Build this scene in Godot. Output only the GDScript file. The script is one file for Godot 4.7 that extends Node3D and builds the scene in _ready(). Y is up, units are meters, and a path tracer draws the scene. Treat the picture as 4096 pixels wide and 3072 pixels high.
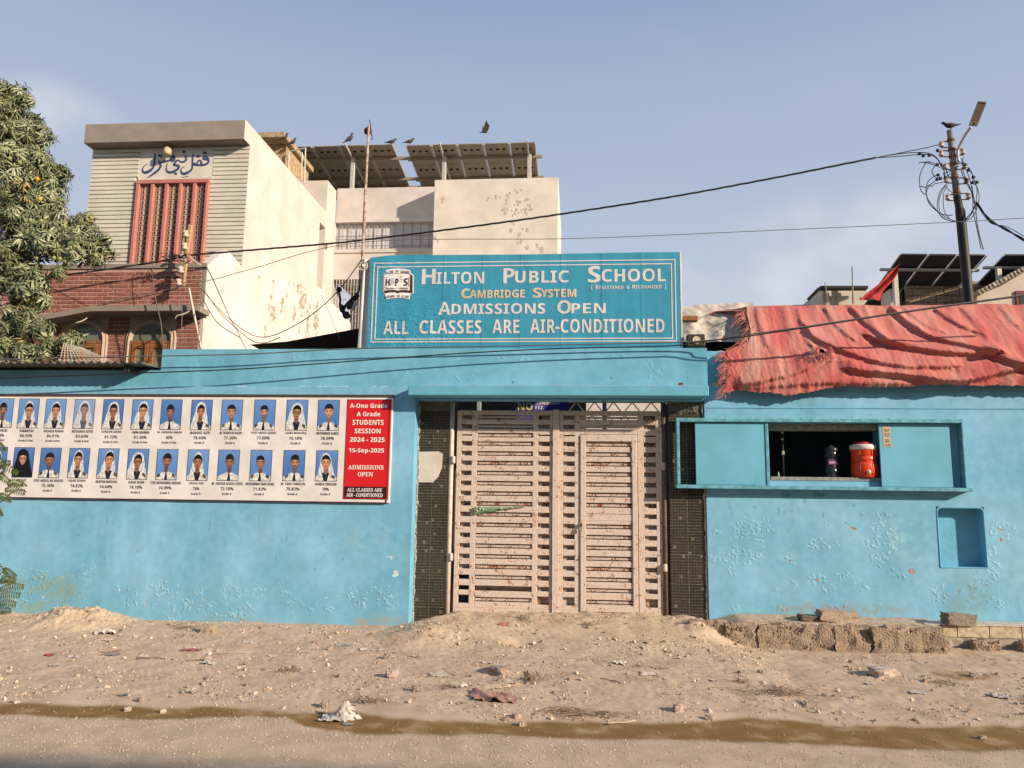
extends Node3D
# A walled school front on a dusty street: camera and light first, then the ground, walls and houses, then the things.
const F := 3076.0
var cam_pos := Vector3(0.55, 1.6, 9.2)
var cam_basis := Basis(Vector3.UP, deg_to_rad(4.837)) * Basis(Vector3.RIGHT, deg_to_rad(8.546)) * Basis(Vector3.BACK, deg_to_rad(0.799))
var rng := RandomNumberGenerator.new()
var M := {}
var T := {}
var origin_of := {}
var taken := {}

# ---- a pixel of the photograph gives a direction; the plane it touches gives the distance
func ray(u: float, v: float) -> Vector3:
	return cam_basis * Vector3((u - 2048.0) / F, -(v - 1536.0) / F, -1.0)
func pz(u: float, v: float, z: float) -> Vector3:
	var d := ray(u, v)
	return cam_pos + d * ((z - cam_pos.z) / d.z)
func px(u: float, v: float, x: float) -> Vector3:
	var d := ray(u, v)
	return cam_pos + d * ((x - cam_pos.x) / d.x)
func py(u: float, v: float, y: float) -> Vector3:
	var d := ray(u, v)
	return cam_pos + d * ((y - cam_pos.y) / d.y)

# ---- shapes
func mb(smooth := false) -> SurfaceTool:
	var st := SurfaceTool.new()
	st.begin(Mesh.PRIMITIVE_TRIANGLES)
	st.set_smooth_group(0 if smooth else -1)
	return st
func tri(st: SurfaceTool, a: Vector3, b: Vector3, c: Vector3, out: Vector3) -> void:
	if (b - a).cross(c - a).dot(out) > 0.0:
		st.add_vertex(a); st.add_vertex(c); st.add_vertex(b)
	else:
		st.add_vertex(a); st.add_vertex(b); st.add_vertex(c)
func quad(st: SurfaceTool, a: Vector3, b: Vector3, c: Vector3, d: Vector3, out: Vector3) -> void:
	tri(st, a, b, c, out)
	tri(st, a, c, d, out)
func box(st: SurfaceTool, lo: Vector3, hi: Vector3) -> void:
	var p := []
	for i in 8:
		p.append(Vector3(hi.x if i & 1 else lo.x, hi.y if i & 2 else lo.y, hi.z if i & 4 else lo.z))
	quad(st, p[0], p[1], p[3], p[2], Vector3(0, 0, -1))
	quad(st, p[4], p[5], p[7], p[6], Vector3(0, 0, 1))
	quad(st, p[0], p[1], p[5], p[4], Vector3(0, -1, 0))
	quad(st, p[2], p[3], p[7], p[6], Vector3(0, 1, 0))
	quad(st, p[0], p[2], p[6], p[4], Vector3(-1, 0, 0))
	quad(st, p[1], p[3], p[7], p[5], Vector3(1, 0, 0))
# a box with chamfered edges, placed by a transform
func bevel_box(st: SurfaceTool, size: Vector3, b: float, t := Transform3D()) -> void:
	var h := size * 0.5
	b = minf(b, minf(h.x, minf(h.y, h.z)) * 0.6)
	var q := func(sx, sy, sz, ax): # corner vertex belonging to the face along axis ax
		return t * Vector3(sx * (h.x if ax == 0 else h.x - b), sy * (h.y if ax == 1 else h.y - b), sz * (h.z if ax == 2 else h.z - b))
	for s in [-1, 1]:
		quad(st, q.call(s, -1, -1, 0), q.call(s, 1, -1, 0), q.call(s, 1, 1, 0), q.call(s, -1, 1, 0), t.basis * Vector3(s, 0, 0))
		quad(st, q.call(-1, s, -1, 1), q.call(1, s, -1, 1), q.call(1, s, 1, 1), q.call(-1, s, 1, 1), t.basis * Vector3(0, s, 0))
		quad(st, q.call(-1, -1, s, 2), q.call(1, -1, s, 2), q.call(1, 1, s, 2), q.call(-1, 1, s, 2), t.basis * Vector3(0, 0, s))
		for r in [-1, 1]:
			quad(st, q.call(s, r, -1, 0), q.call(s, r, 1, 0), q.call(s, r, 1, 1), q.call(s, r, -1, 1), t.basis * Vector3(s, r, 0))
			quad(st, q.call(s, -1, r, 0), q.call(s, 1, r, 0), q.call(s, 1, r, 2), q.call(s, -1, r, 2), t.basis * Vector3(s, 0, r))
			quad(st, q.call(-1, s, r, 1), q.call(1, s, r, 1), q.call(1, s, r, 2), q.call(-1, s, r, 2), t.basis * Vector3(0, s, r))
			for k in [-1, 1]:
				tri(st, q.call(s, r, k, 0), q.call(s, r, k, 1), q.call(s, r, k, 2), t.basis * Vector3(s, r, k))
func bb(st: SurfaceTool, lo: Vector3, hi: Vector3, b := 0.006) -> void:
	bevel_box(st, hi - lo, b, Transform3D(Basis(), (lo + hi) * 0.5))
# a bar between two points with a rectangular section (w across, h upright)
func bar(st: SurfaceTool, a: Vector3, c: Vector3, w: float, h: float, b := 0.003) -> void:
	var d := c - a
	var y := d.normalized()
	var x := y.cross(Vector3.BACK if absf(y.z) < 0.9 else Vector3.UP).normalized()
	bevel_box(st, Vector3(w, d.length(), h), b, Transform3D(Basis(x, y, x.cross(y)), (a + c) * 0.5))
func tube(st: SurfaceTool, pts: Array, r, sides := 6, cap := true) -> void:
	var rings := []
	var prev := Vector3.ZERO
	for i in pts.size():
		var d: Vector3 = (pts[mini(i + 1, pts.size() - 1)] - pts[maxi(i - 1, 0)]).normalized()
		var x := prev
		if i == 0:
			x = d.cross(Vector3.UP if absf(d.y) < 0.9 else Vector3.RIGHT).normalized()
		else:
			x = (prev - d * prev.dot(d)).normalized()
		prev = x
		var y := d.cross(x)
		var rr: float = r[i] if r is Array else r
		var ring := []
		for k in sides:
			var a := TAU * k / sides
			ring.append(pts[i] + (x * cos(a) + y * sin(a)) * rr)
		rings.append(ring)
	for i in pts.size() - 1:
		for k in sides:
			var n := (k + 1) % sides
			var m: Vector3 = (rings[i][k] + rings[i][n]) * 0.5 - pts[i]
			quad(st, rings[i][k], rings[i][n], rings[i + 1][n], rings[i + 1][k], m)
	if cap:
		for e in [0, pts.size() - 1]:
			var o: Vector3 = pts[e] - pts[1 if e == 0 else e - 1]
			for k in range(1, sides - 1):
				tri(st, rings[e][0], rings[e][k], rings[e][k + 1], o)
# a turned shape: profile of (radius, height) pairs round an upright axis
func lathe(st: SurfaceTool, base: Vector3, prof: Array, sides := 24, t := Basis()) -> void:
	for i in prof.size() - 1:
		for k in sides:
			var a := TAU * k / sides
			var b := TAU * (k + 1) / sides
			var p := func(q, ang): return base + t * Vector3(q.x * cos(ang), q.y, q.x * sin(ang))
			var d: Vector2 = prof[i + 1] - prof[i]
			var out := t * (Vector3(cos(a), 0, sin(a)) * d.y + Vector3.UP * -d.x)
			if prof[i].x < 0.0001:
				tri(st, p.call(prof[i], a), p.call(prof[i + 1], a), p.call(prof[i + 1], b), out)
			elif prof[i + 1].x < 0.0001:
				tri(st, p.call(prof[i], a), p.call(prof[i + 1], a), p.call(prof[i], b), out)
			else:
				quad(st, p.call(prof[i], a), p.call(prof[i + 1], a), p.call(prof[i + 1], b), p.call(prof[i], b), out)
# a flat outline with thickness: poly in (x, y) of the frame t, from depth 0 to -thick
func slab(st: SurfaceTool, poly: PackedVector2Array, thick: float, t := Transform3D()) -> void:
	if Geometry2D.is_polygon_clockwise(poly):
		poly.reverse()
	var idx := Geometry2D.triangulate_polygon(poly)
	var f := t.basis.z
	for i in range(0, idx.size(), 3):
		var a := poly[idx[i]]; var b := poly[idx[i + 1]]; var c := poly[idx[i + 2]]
		tri(st, t * Vector3(a.x, a.y, 0), t * Vector3(b.x, b.y, 0), t * Vector3(c.x, c.y, 0), f)
		tri(st, t * Vector3(a.x, a.y, -thick), t * Vector3(b.x, b.y, -thick), t * Vector3(c.x, c.y, -thick), -f)
	for i in poly.size():
		var a := poly[i]; var b := poly[(i + 1) % poly.size()]
		var o := t.basis * Vector3(b.y - a.y, a.x - b.x, 0)
		quad(st, t * Vector3(a.x, a.y, 0), t * Vector3(b.x, b.y, 0), t * Vector3(b.x, b.y, -thick), t * Vector3(a.x, a.y, -thick), o)
# a sheet through a grid of points
func sheet(st: SurfaceTool, g: Array, out: Vector3, uv := false) -> void:
	var n := g.size()
	var m: int = g[0].size()
	for i in n - 1:
		for j in m - 1:
			var c := [g[i][j], g[i][j + 1], g[i + 1][j + 1], g[i + 1][j]]
			var w := [Vector2(float(j) / (m - 1), float(i) / (n - 1)), Vector2(float(j + 1) / (m - 1), float(i) / (n - 1)), Vector2(float(j + 1) / (m - 1), float(i + 1) / (n - 1)), Vector2(float(j) / (m - 1), float(i + 1) / (n - 1))]
			var order := [0, 1, 2, 0, 2, 3]
			if (c[1] - c[0]).cross(c[2] - c[0]).dot(out) > 0.0:
				order = [0, 2, 1, 0, 3, 2]
			for k in order:
				if uv:
					st.set_uv(w[k])
				st.add_vertex(c[k])
func curve(pts: Array, n := 6) -> Array:
	var out := []
	for i in pts.size() - 1:
		var p0: Vector3 = pts[maxi(i - 1, 0)]; var p1: Vector3 = pts[i]; var p2: Vector3 = pts[i + 1]; var p3: Vector3 = pts[mini(i + 2, pts.size() - 1)]
		for k in n:
			out.append(p1.cubic_interpolate(p2, p0, p3, float(k) / n))
	out.append(pts[-1])
	return out
# a lump of stone: a cube sphere pushed about by noise, then squashed
func lump(st: SurfaceTool, size: Vector3, t: Transform3D, rough := 0.25, seed_ := 0, n := 3, square := 0.5) -> void:
	var nz := FastNoiseLite.new()
	nz.seed = seed_
	nz.frequency = 0.9
	var f := func(p: Vector3):
		var q := p.normalized().lerp(p, square)
		q *= 1.0 + rough * nz.get_noise_3dv(p * 1.3 + Vector3(seed_ % 97, 0, 0))
		return t * (q * size * 0.5)
	for ax in 3:
		for s in [-1, 1]:
			for i in n:
				for j in n:
					var c := []
					for w in [[0, 0], [1, 0], [1, 1], [0, 1]]:
						var a: float = -1.0 + 2.0 * (i + w[0]) / n
						var b: float = -1.0 + 2.0 * (j + w[1]) / n
						c.append(f.call(Vector3(s, a, b) if ax == 0 else (Vector3(a, s, b) if ax == 1 else Vector3(a, b, s))))
					quad(st, c[0], c[1], c[2], c[3], (c[0] + c[2]) * 0.5 - t.origin)

# ---- nodes
func numbered(called: String) -> String:
	taken[called] = taken.get(called, -1) + 1
	return called if taken[called] == 0 else "%s_%03d" % [called, taken[called]]
func meta(o: Node3D, label: String, category: String, group := "") -> Node3D:
	o.set_meta("label", label)
	o.set_meta("category", category)
	if group: o.set_meta("group", group)
	return o
func thing(called: String, label: String, category: String, at := Vector3.ZERO, group := "") -> Node3D:
	var o := Node3D.new()
	o.name = numbered(called)
	add_child(o)
	o.position = at
	origin_of[o] = at
	return meta(o, label, category, group)
# commits a shape that was built in world coordinates as one mesh under its thing or part
func obj(called: String, st: SurfaceTool, m: Material, parent: Node = null) -> MeshInstance3D:
	st.generate_normals()
	var mesh := st.commit()
	mesh.surface_set_material(0, m)
	return put(called, mesh, parent)
func put(called: String, mesh: Mesh, parent: Node = null, t := Transform3D()) -> MeshInstance3D:
	var o := MeshInstance3D.new()
	o.mesh = mesh
	if parent == null:
		o.name = numbered(called)
		add_child(o)
		o.transform = t
		origin_of[o] = t.origin
	else:
		o.name = called
		parent.add_child(o, true)
		var off: Vector3 = origin_of.get(parent, Vector3.ZERO)
		o.transform = Transform3D(t.basis, t.origin - off)
		origin_of[o] = t.origin
	return o
func commit(st: SurfaceTool, m: Material) -> Mesh:
	st.generate_normals()
	var mesh := st.commit()
	mesh.surface_set_material(0, m)
	return mesh
func structure(called: String, st: SurfaceTool, m: Material, label := "", category := "") -> MeshInstance3D:
	var o := obj(called, st, m)
	o.set_meta("kind", "structure")
	if label: meta(o, label, category)
	return o
# lettering that fills the rectangle lo..hi on an upright plane
var fonts := {}
func letters(s: String, lo: Vector3, hi: Vector3, m: Material, parent: Node, called := "lettering", font := "Droid Sans", weight := 700, turn := 0.0) -> MeshInstance3D:
	var key := font + str(weight)
	if not fonts.has(key):
		var sf := SystemFont.new()
		sf.font_names = PackedStringArray([font])
		sf.font_weight = weight
		fonts[key] = sf
	var tm := TextMesh.new()
	tm.font = fonts[key]
	tm.text = s
	tm.font_size = 64
	tm.pixel_size = 0.01
	tm.depth = 0.01
	tm.curve_step = 3.0
	tm.material = m
	var bx := tm.get_aabb()
	var sx := absf(hi.x - lo.x) / bx.size.x
	var sy := (hi.y - lo.y) / bx.size.y
	if turn != 0.0:
		sx = (hi.y - lo.y) / bx.size.x
		sy = absf(hi.x - lo.x) / bx.size.y
	var b := Basis(Vector3.BACK, turn) * Basis.from_scale(Vector3(sx, sy, 0.1))
	var c := bx.get_center()
	return put(called, tm, parent, Transform3D(b, (lo + hi) * 0.5 - b * Vector3(c.x, c.y, c.z)))

# ---- materials
func noise_tex(called: String, freq: float, oct: int, lo: Color, hi: Color, size := 512, kind := FastNoiseLite.TYPE_SIMPLEX_SMOOTH, a := 0.25, b := 0.75) -> Texture2D:
	if T.has(called): return T[called]
	var n := FastNoiseLite.new()
	n.noise_type = kind
	n.frequency = freq
	n.seed = called.hash() % 9999
	n.fractal_octaves = oct
	n.fractal_gain = 0.55
	var t := NoiseTexture2D.new()
	t.width = size
	t.height = size
	t.seamless = true
	t.noise = n
	t.normalize = true
	var g := Gradient.new()
	g.offsets = PackedFloat32Array([a, b])
	g.colors = PackedColorArray([lo, hi])
	t.color_ramp = g
	T[called] = t
	return t
func mat(c: Color, rough := 0.85, scale := 0.5, relief := 0.0, vary := "soft", metal := 0.0) -> StandardMaterial3D:
	var m := StandardMaterial3D.new()
	m.albedo_color = c
	m.roughness = rough
	m.metallic = metal
	m.metallic_specular = 0.35
	m.uv1_triplanar = true
	m.uv1_world_triplanar = true
	m.uv1_scale = Vector3.ONE * scale
	match vary:
		"soft": m.albedo_texture = noise_tex("soft", 0.006, 6, Color(0.94, 0.94, 0.935), Color(1, 1, 1))
		"worn": m.albedo_texture = noise_tex("worn", 0.016, 7, Color(0.82, 0.80, 0.78), Color(1, 1, 1))
		"speck": m.albedo_texture = noise_tex("speck", 0.06, 5, Color(0.68, 0.66, 0.64), Color(1, 1, 1))
		"none": pass
	if relief > 0.0:
		m.heightmap_enabled = true
		m.heightmap_scale = relief
		m.heightmap_texture = noise_tex("relief", 0.03, 6, Color(0, 0, 0), Color(1, 1, 1), 512, FastNoiseLite.TYPE_SIMPLEX_SMOOTH, 0.0, 1.0)
	return m
func plain(c: Color, rough := 0.7, metal := 0.0) -> StandardMaterial3D:
	var m := StandardMaterial3D.new()
	m.albedo_color = c
	m.roughness = rough
	m.metallic = metal
	m.metallic_specular = 0.4
	return m
func lin(r: float, g: float, b: float) -> Color:
	return Color(r, g, b).linear_to_srgb()
# the bytes of a grey noise picture, for painting
func grain(freq: float, oct: int, w: int, h: int, seed_: int, stretch := 1.0, kind := FastNoiseLite.TYPE_SIMPLEX_SMOOTH) -> PackedByteArray:
	var n := FastNoiseLite.new()
	n.noise_type = kind
	n.frequency = freq
	n.fractal_octaves = oct
	n.seed = seed_
	var im := n.get_image(w, maxi(1, int(h * stretch)), false, false, true)
	if stretch != 1.0:
		im.resize(w, h)
	im.convert(Image.FORMAT_L8)
	return im.get_data()
func _ready() -> void:
	rng.seed = 7
	var cam := Camera3D.new()
	cam.name = "camera"
	cam.transform = Transform3D(cam_basis, cam_pos)
	cam.fov = 2.0 * rad_to_deg(atan(1536.0 / F))
	cam.near = 0.05
	cam.far = 4000.0
	add_child(cam)
	cam.current = true
	var env := Environment.new()
	env.background_mode = Environment.BG_SKY
	var sky := Sky.new()
	var psm := PanoramaSkyMaterial.new()
	psm.panorama = sky_picture()
	sky.sky_material = psm
	env.sky = sky
	env.background_energy_multiplier = 1.0
	env.tonemap_mode = Environment.TONE_MAPPER_LINEAR
	env.tonemap_exposure = 1.5
	env.sdfgi_enabled = true
	env.ssao_enabled = true
	env.ssil_enabled = true
	var we := WorldEnvironment.new()
	we.name = "world_environment"
	we.environment = env
	add_child(we)
	var sun := DirectionalLight3D.new()
	sun.name = "sun"
	sun.light_energy = 1.6
	sun.light_color = Color(1.0, 0.915, 0.82)
	sun.light_angular_distance = 0.9
	sun.shadow_enabled = true
	sun.directional_shadow_max_distance = 120.0
	var dir := Vector3(-2.5, -1.1, -1.33).normalized()
	sun.basis = Basis.looking_at(dir, Vector3.UP)
	add_child(sun)

	make_materials()
	build_ground()
	build_left_wall()
	build_right_wall()
	build_house()
	build_wing()
	build_right_houses()
	build_street_opposite()
	build_gate()
	build_sign()
	build_poster()
	build_kiosk()
	build_tarp()
	build_mast_and_pole()
	build_wires()
	build_trees()
	build_litter()

# sky: a hazy late-afternoon gradient with a few thin clouds low down
func sky_picture() -> ImageTexture:
	var w := 1024
	var h := 512
	var im := Image.create(w, h, false, Image.FORMAT_RGBF)
	var n := FastNoiseLite.new()
	n.seed = 5
	n.frequency = 2.6
	n.fractal_octaves = 5
	var stops := [[-0.2, Color(0.30, 0.27, 0.25)], [-0.01, Color(0.46, 0.465, 0.50)], [0.1, Color(0.43, 0.455, 0.51)], [0.27, Color(0.345, 0.39, 0.475)], [0.44, Color(0.262, 0.322, 0.432)], [0.6, Color(0.19, 0.257, 0.385)], [1.0, Color(0.14, 0.205, 0.34)]]
	var puffs := []
	for c in [[3450, 895, 0.085, 0.024], [3330, 1090, 0.075, 0.04], [3180, 1150, 0.05, 0.03], [130, 430, 0.05, 0.022], [3700, 930, 0.04, 0.012], [2600, 1120, 0.05, 0.02]]:
		puffs.append([ray(c[0], c[1]).normalized(), c[2], c[3]])
	for y in h:
		var el := PI * (0.5 - (y + 0.5) / h)
		var up := sin(el)
		var base: Color = stops[0][1]
		for i in stops.size() - 1:
			if up >= stops[i][0]:
				base = stops[i][1].lerp(stops[i + 1][1], smoothstep(stops[i][0], stops[i + 1][0], up) if i > 3 else clampf((up - stops[i][0]) / (stops[i + 1][0] - stops[i][0]), 0, 1))
		for x in w:
			var az := TAU * (x + 0.5) / w
			var d := Vector3(sin(az) * cos(el), up, -cos(az) * cos(el))
			var c := base
			if up > 0.0 and up < 0.7:
				var k := 0.0
				for p in puffs:
					var e: Vector3 = d - p[0]
					var s := Vector2(Vector2(e.x, e.z).length() / p[1], e.y / p[2]).length()
					if s < 2.2:
						k = maxf(k, (1.0 - smoothstep(0.2, 2.2, s)) * (0.75 + 1.1 * n.get_noise_3dv(d * 5.0)))
				var thin := smoothstep(0.1, 0.7, n.get_noise_3dv(Vector3(d.x, d.y * 2.5, d.z) * 1.6)) * 0.035
				c = c.lerp(Color(0.60, 0.58, 0.60), clampf(k * 0.36 + thin, 0.0, 0.6))
			im.set_pixel(x, y, c)
	return ImageTexture.create_from_image(im)

func make_materials() -> void:
	M.blue = mat(lin(0.14, 0.41, 0.57), 0.75, 0.7, 0.25)
	M.blue_trim = mat(lin(0.13, 0.40, 0.54), 0.6, 0.8, 0.08)
	M.shutter = mat(lin(0.15, 0.43, 0.57), 0.45, 0.6, 0.03)
	M.white = mat(lin(0.57, 0.525, 0.48), 0.9, 0.35, 0.2)
	M.cream = mat(lin(0.60, 0.575, 0.48), 0.9, 0.4, 0.15)
	M.stone_grey = mat(lin(0.27, 0.235, 0.195), 0.9, 0.7, 0.15)
	M.concrete = mat(lin(0.40, 0.36, 0.31), 0.95, 0.8, 0.6, "worn")
	M.groove = mat(lin(0.16, 0.07, 0.05), 0.9, 1.0)
	M.pink = mat(lin(0.45, 0.17, 0.14), 0.75, 0.8, 0.1)
	M.dark = plain(Color(0.03, 0.03, 0.035), 0.8)
	M.near_black = mat(lin(0.035, 0.033, 0.03), 0.9, 1.0)  # even near-black tone, also for the dark filler under the tarpaulin
	M.steel = mat(lin(0.42, 0.43, 0.40), 0.5, 2.0, 0.0, "worn", 0.3)
	M.galv = mat(lin(0.55, 0.55, 0.50), 0.5, 2.0, 0.0, "worn", 0.25)
	M.wire = plain(lin(0.02, 0.02, 0.022), 0.6)
	M.wire_grey = plain(lin(0.12, 0.11, 0.10), 0.6)
	M.rust = mat(lin(0.22, 0.10, 0.05), 0.9, 4.0, 0.2, "speck")
	M.wood = mat(lin(0.30, 0.13, 0.05), 0.6, 2.0, 0.05, "worn")
	M.porcelain = plain(lin(0.50, 0.42, 0.36), 0.25)
	M.white_print = plain(lin(0.78, 0.74, 0.70), 0.6)
	M.black_print = plain(lin(0.02, 0.016, 0.02), 0.6)
	M.bone = mat(lin(0.62, 0.58, 0.52), 0.85, 4.0, 0.1)
	M.glass = plain(lin(0.05, 0.06, 0.05), 0.12)
	M.hole_black = plain(lin(0.03, 0.03, 0.03), 0.8)  # black of the sheet that stands for shade in the gate holes
var edge_up := []   # wet strip, far edge, as (x, z)
var edge_low := []
var hill := FastNoiseLite.new()
func along(e: Array, x: float) -> float:
	for i in e.size() - 1:
		if x <= e[i + 1].x or i == e.size() - 2:
			return lerpf(e[i].y, e[i + 1].y, clampf((x - e[i].x) / (e[i + 1].x - e[i].x), 0, 1))
	return e[0].y
func bump(x: float, z: float, cx: float, cz: float, rx: float, rz: float) -> float:
	var s := Vector2((x - cx) / rx, (z - cz) / rz).length()
	return 0.5 + 0.5 * cos(PI * s) if s < 1.0 else 0.0
func ground_y(x: float, z: float) -> float:
	var lo := along(edge_low, x)
	var up := along(edge_up, x)
	var n1 := hill.get_noise_2d(x * 1.0, z * 1.0)
	var n2 := hill.get_noise_2d(x * 6.0 + 50.0, z * 6.0)
	var n3 := hill.get_noise_2d(x * 30.0 + 90.0, z * 30.0)
	var n4 := hill.get_noise_2d(x * 75.0 + 10.0, z * 75.0)
	if z > lo + 0.1:
		return 0.006 * n1 + 0.0016 * n3 + 0.0035 * n4
	var rise := 0.105 + 0.045 * smoothstep(-2.5, 1.5, x) - 0.095 * smoothstep(2.0, 2.6, x)
	var t := clampf((up - z) / (up - 0.1), 0.0, 1.0)
	var y := rise * pow(t, 1.25)
	y += (0.013 * n1 + 0.008 * n2 + 0.010 * n3 + 0.006 * n4) * smoothstep(0.0, 0.12, t)
	y -= 0.014 * smoothstep(0.0, 0.2, z - up + 0.15) * (1.0 - smoothstep(-0.15, 0.1, z - lo))
	# the ramp of spoil in front of the gate
	var ramp := smoothstep(-1.75, -0.95, x + 0.35 * (z - 0.3)) * (1.0 - smoothstep(1.75, 2.35, x))
	var toe := 1.35 + 0.25 * n1 - 0.25 * smoothstep(0.8, 2.0, x)
	y += ramp * 0.145 * (1.0 - smoothstep(0.0, toe, z + 0.1 * n2)) * (1.0 + 0.15 * n2)
	# heaps
	y += 0.16 * bump(x, z, -5.35, 0.25, 0.8, 0.7) * (1.0 + 0.3 * n2 + 0.25 * n3)
	y += 0.05 * bump(x, z, -6.4, 0.2, 0.9, 0.7)
	y -= 0.05 * bump(x, z, -0.02, 0.85, 0.28, 0.2)
	y += 0.05 * bump(x, z, -1.05, 0.75, 0.6, 0.5) * (1.0 + 0.6 * n2)
	y += 0.055 * bump(x, z, -0.2, 1.95, 0.2, 0.12)
	y += 0.05 * bump(x, z, 1.95, 0.25, 0.45, 0.4) * (1.0 + 0.9 * n2 + 0.5 * n3)
	y += 0.02 * smoothstep(4.35, 4.7, x) * (1.0 - smoothstep(0.15, 0.42, z + 0.05 * n2))

	return y
func build_ground() -> void:
	hill.seed = 11
	hill.frequency = 0.5
	hill.fractal_octaves = 3
	for p in [[-2500, 2790], [-900, 2795], [0, 2800], [203, 2807], [542, 2817], [630, 2827], [780, 2819], [1017, 2824], [1193, 2841], [1417, 2845], [1576, 2866], [1981, 2886], [2162, 2875], [2430, 2883], [2700, 2888], [3006, 2864], [3276, 2887], [3614, 2901], [4096, 2897], [5200, 2900], [6800, 2900]]:
		var g := py(p[0], p[1], 0.0)
		edge_up.append(Vector2(g.x, g.z))
	for p in [[-2500, 2850], [-900, 2850], [0, 2856], [271, 2868], [712, 2878], [814, 2868], [1153, 2866], [1220, 2905], [1356, 2929], [1489, 2936], [1923, 2940], [2430, 2957], [2700, 2958], [3209, 2972], [3614, 2995], [3817, 3006], [4020, 2999], [4096, 2999], [5200, 3000], [6800, 3000]]:
		var g := py(p[0], p[1], 0.0)
		edge_low.append(Vector2(g.x, g.z))
	var dirt_part := mb(true)
	var road_part := mb(true)
	var x0 := -9.5
	var x1 := 10.5
	var z0 := -0.35
	var z1 := 6.5
	var dx := 0.026
	var nx := int((x1 - x0) / dx)
	var nzz := int((z1 - z0) / dx)
	var fine := FastNoiseLite.new()
	fine.seed = 3
	fine.frequency = 3.0
	fine.fractal_octaves = 4
	var pts := PackedVector3Array()
	var cols := PackedColorArray()
	for j in nzz + 1:
		for i in nx + 1:
			var x := x0 + i * dx
			var z := z0 + j * dx
			pts.append(Vector3(x, ground_y(x, z), z))
			var lo := along(edge_low, x) + 0.05 * fine.get_noise_2d(x * 0.6, z * 0.6)
			var up := along(edge_up, x) + 0.05 * fine.get_noise_2d(x * 0.6 + 7, z * 0.6)
			var k := fine.get_noise_2d(x, z)
			var k2 := hill.get_noise_2d(x * 3.0 + 30, z * 3.0)
			var sand := Color(0.59, 0.465, 0.34).lerp(Color(0.48, 0.37, 0.265), clampf(0.5 + 1.2 * k, 0, 1))
			sand = sand.lerp(Color(0.64, 0.52, 0.385), clampf(0.2 + 1.3 * k2, 0, 1) * 0.6)
			var tar := Color(0.575, 0.455, 0.335).lerp(Color(0.49, 0.385, 0.28), clampf(0.5 + 1.6 * k, 0, 1))
			var wet := Color(0.29, 0.18, 0.075).lerp(Color(0.24, 0.145, 0.06), clampf(0.5 + 1.5 * k, 0, 1))
			var c := tar.lerp(sand, 1.0 - smoothstep(-0.06, 0.10, z - lo))
			var damp := smoothstep(-0.05, 0.05, z - up) * (1.0 - smoothstep(-0.06, 0.06, z - lo))
			var s := Vector2((x - 4.15) / 0.42, (z - 1.35) / 0.22).length() + 0.5 * k
			damp = maxf(damp, 0.75 * (1.0 - smoothstep(0.5, 0.95, s)))
			damp *= clampf(0.85 + 0.9 * k + 0.5 * k2, 0.0, 1.0) if damp < 0.98 else clampf(1.0 + 0.9 * minf(0.0, k + 0.18), 0.3, 1.0)
			cols.append(c.lerp(wet, damp))
	var idx := [0, 0, 0, 0, 0, 0]
	for j in nzz:
		for i in nx:
			var a := j * (nx + 1) + i
			var w := nx + 1
			var st := road_part if z0 + (j + 0.5) * dx > along(edge_low, x0 + (i + 0.5) * dx) + 0.04 else dirt_part
			idx = [a, a + 1, a + w + 1, a, a + w + 1, a + w]
			for q in idx:
				st.set_color(cols[q])
				st.add_vertex(pts[q])
	var m := StandardMaterial3D.new()
	m.vertex_color_use_as_albedo = true
	m.roughness = 0.95
	m.metallic_specular = 0.2
	m.uv1_triplanar = true
	m.uv1_world_triplanar = true
	m.uv1_scale = Vector3.ONE * 1.1
	m.albedo_texture = noise_tex("grit", 0.11, 4, Color(0.86, 0.85, 0.84), Color(1, 1, 1), 1024, FastNoiseLite.TYPE_SIMPLEX_SMOOTH, 0.3, 0.6)
	m.heightmap_enabled = true
	m.heightmap_scale = 0.5
	m.heightmap_texture = noise_tex("gritrelief", 0.09, 5, Color(0, 0, 0), Color(1, 1, 1), 1024, FastNoiseLite.TYPE_SIMPLEX_SMOOTH, 0.0, 1.0)
	M.dirt = m
	structure("road", road_part, m, "worn dusty road surface with loose stones", "road")
	structure("ground", dirt_part, m, "dusty rubble-strewn roadside with a damp strip along the road", "ground")
	var far := mb()
	quad(far, Vector3(-900, -0.06, -900), Vector3(900, -0.06, -900), Vector3(900, -0.06, 900), Vector3(-900, -0.06, 900), Vector3.UP)
	structure("terrain", far, mat(lin(0.34, 0.26, 0.19), 0.95, 0.2), "wide dusty ground of the neighbourhood", "ground")
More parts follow.
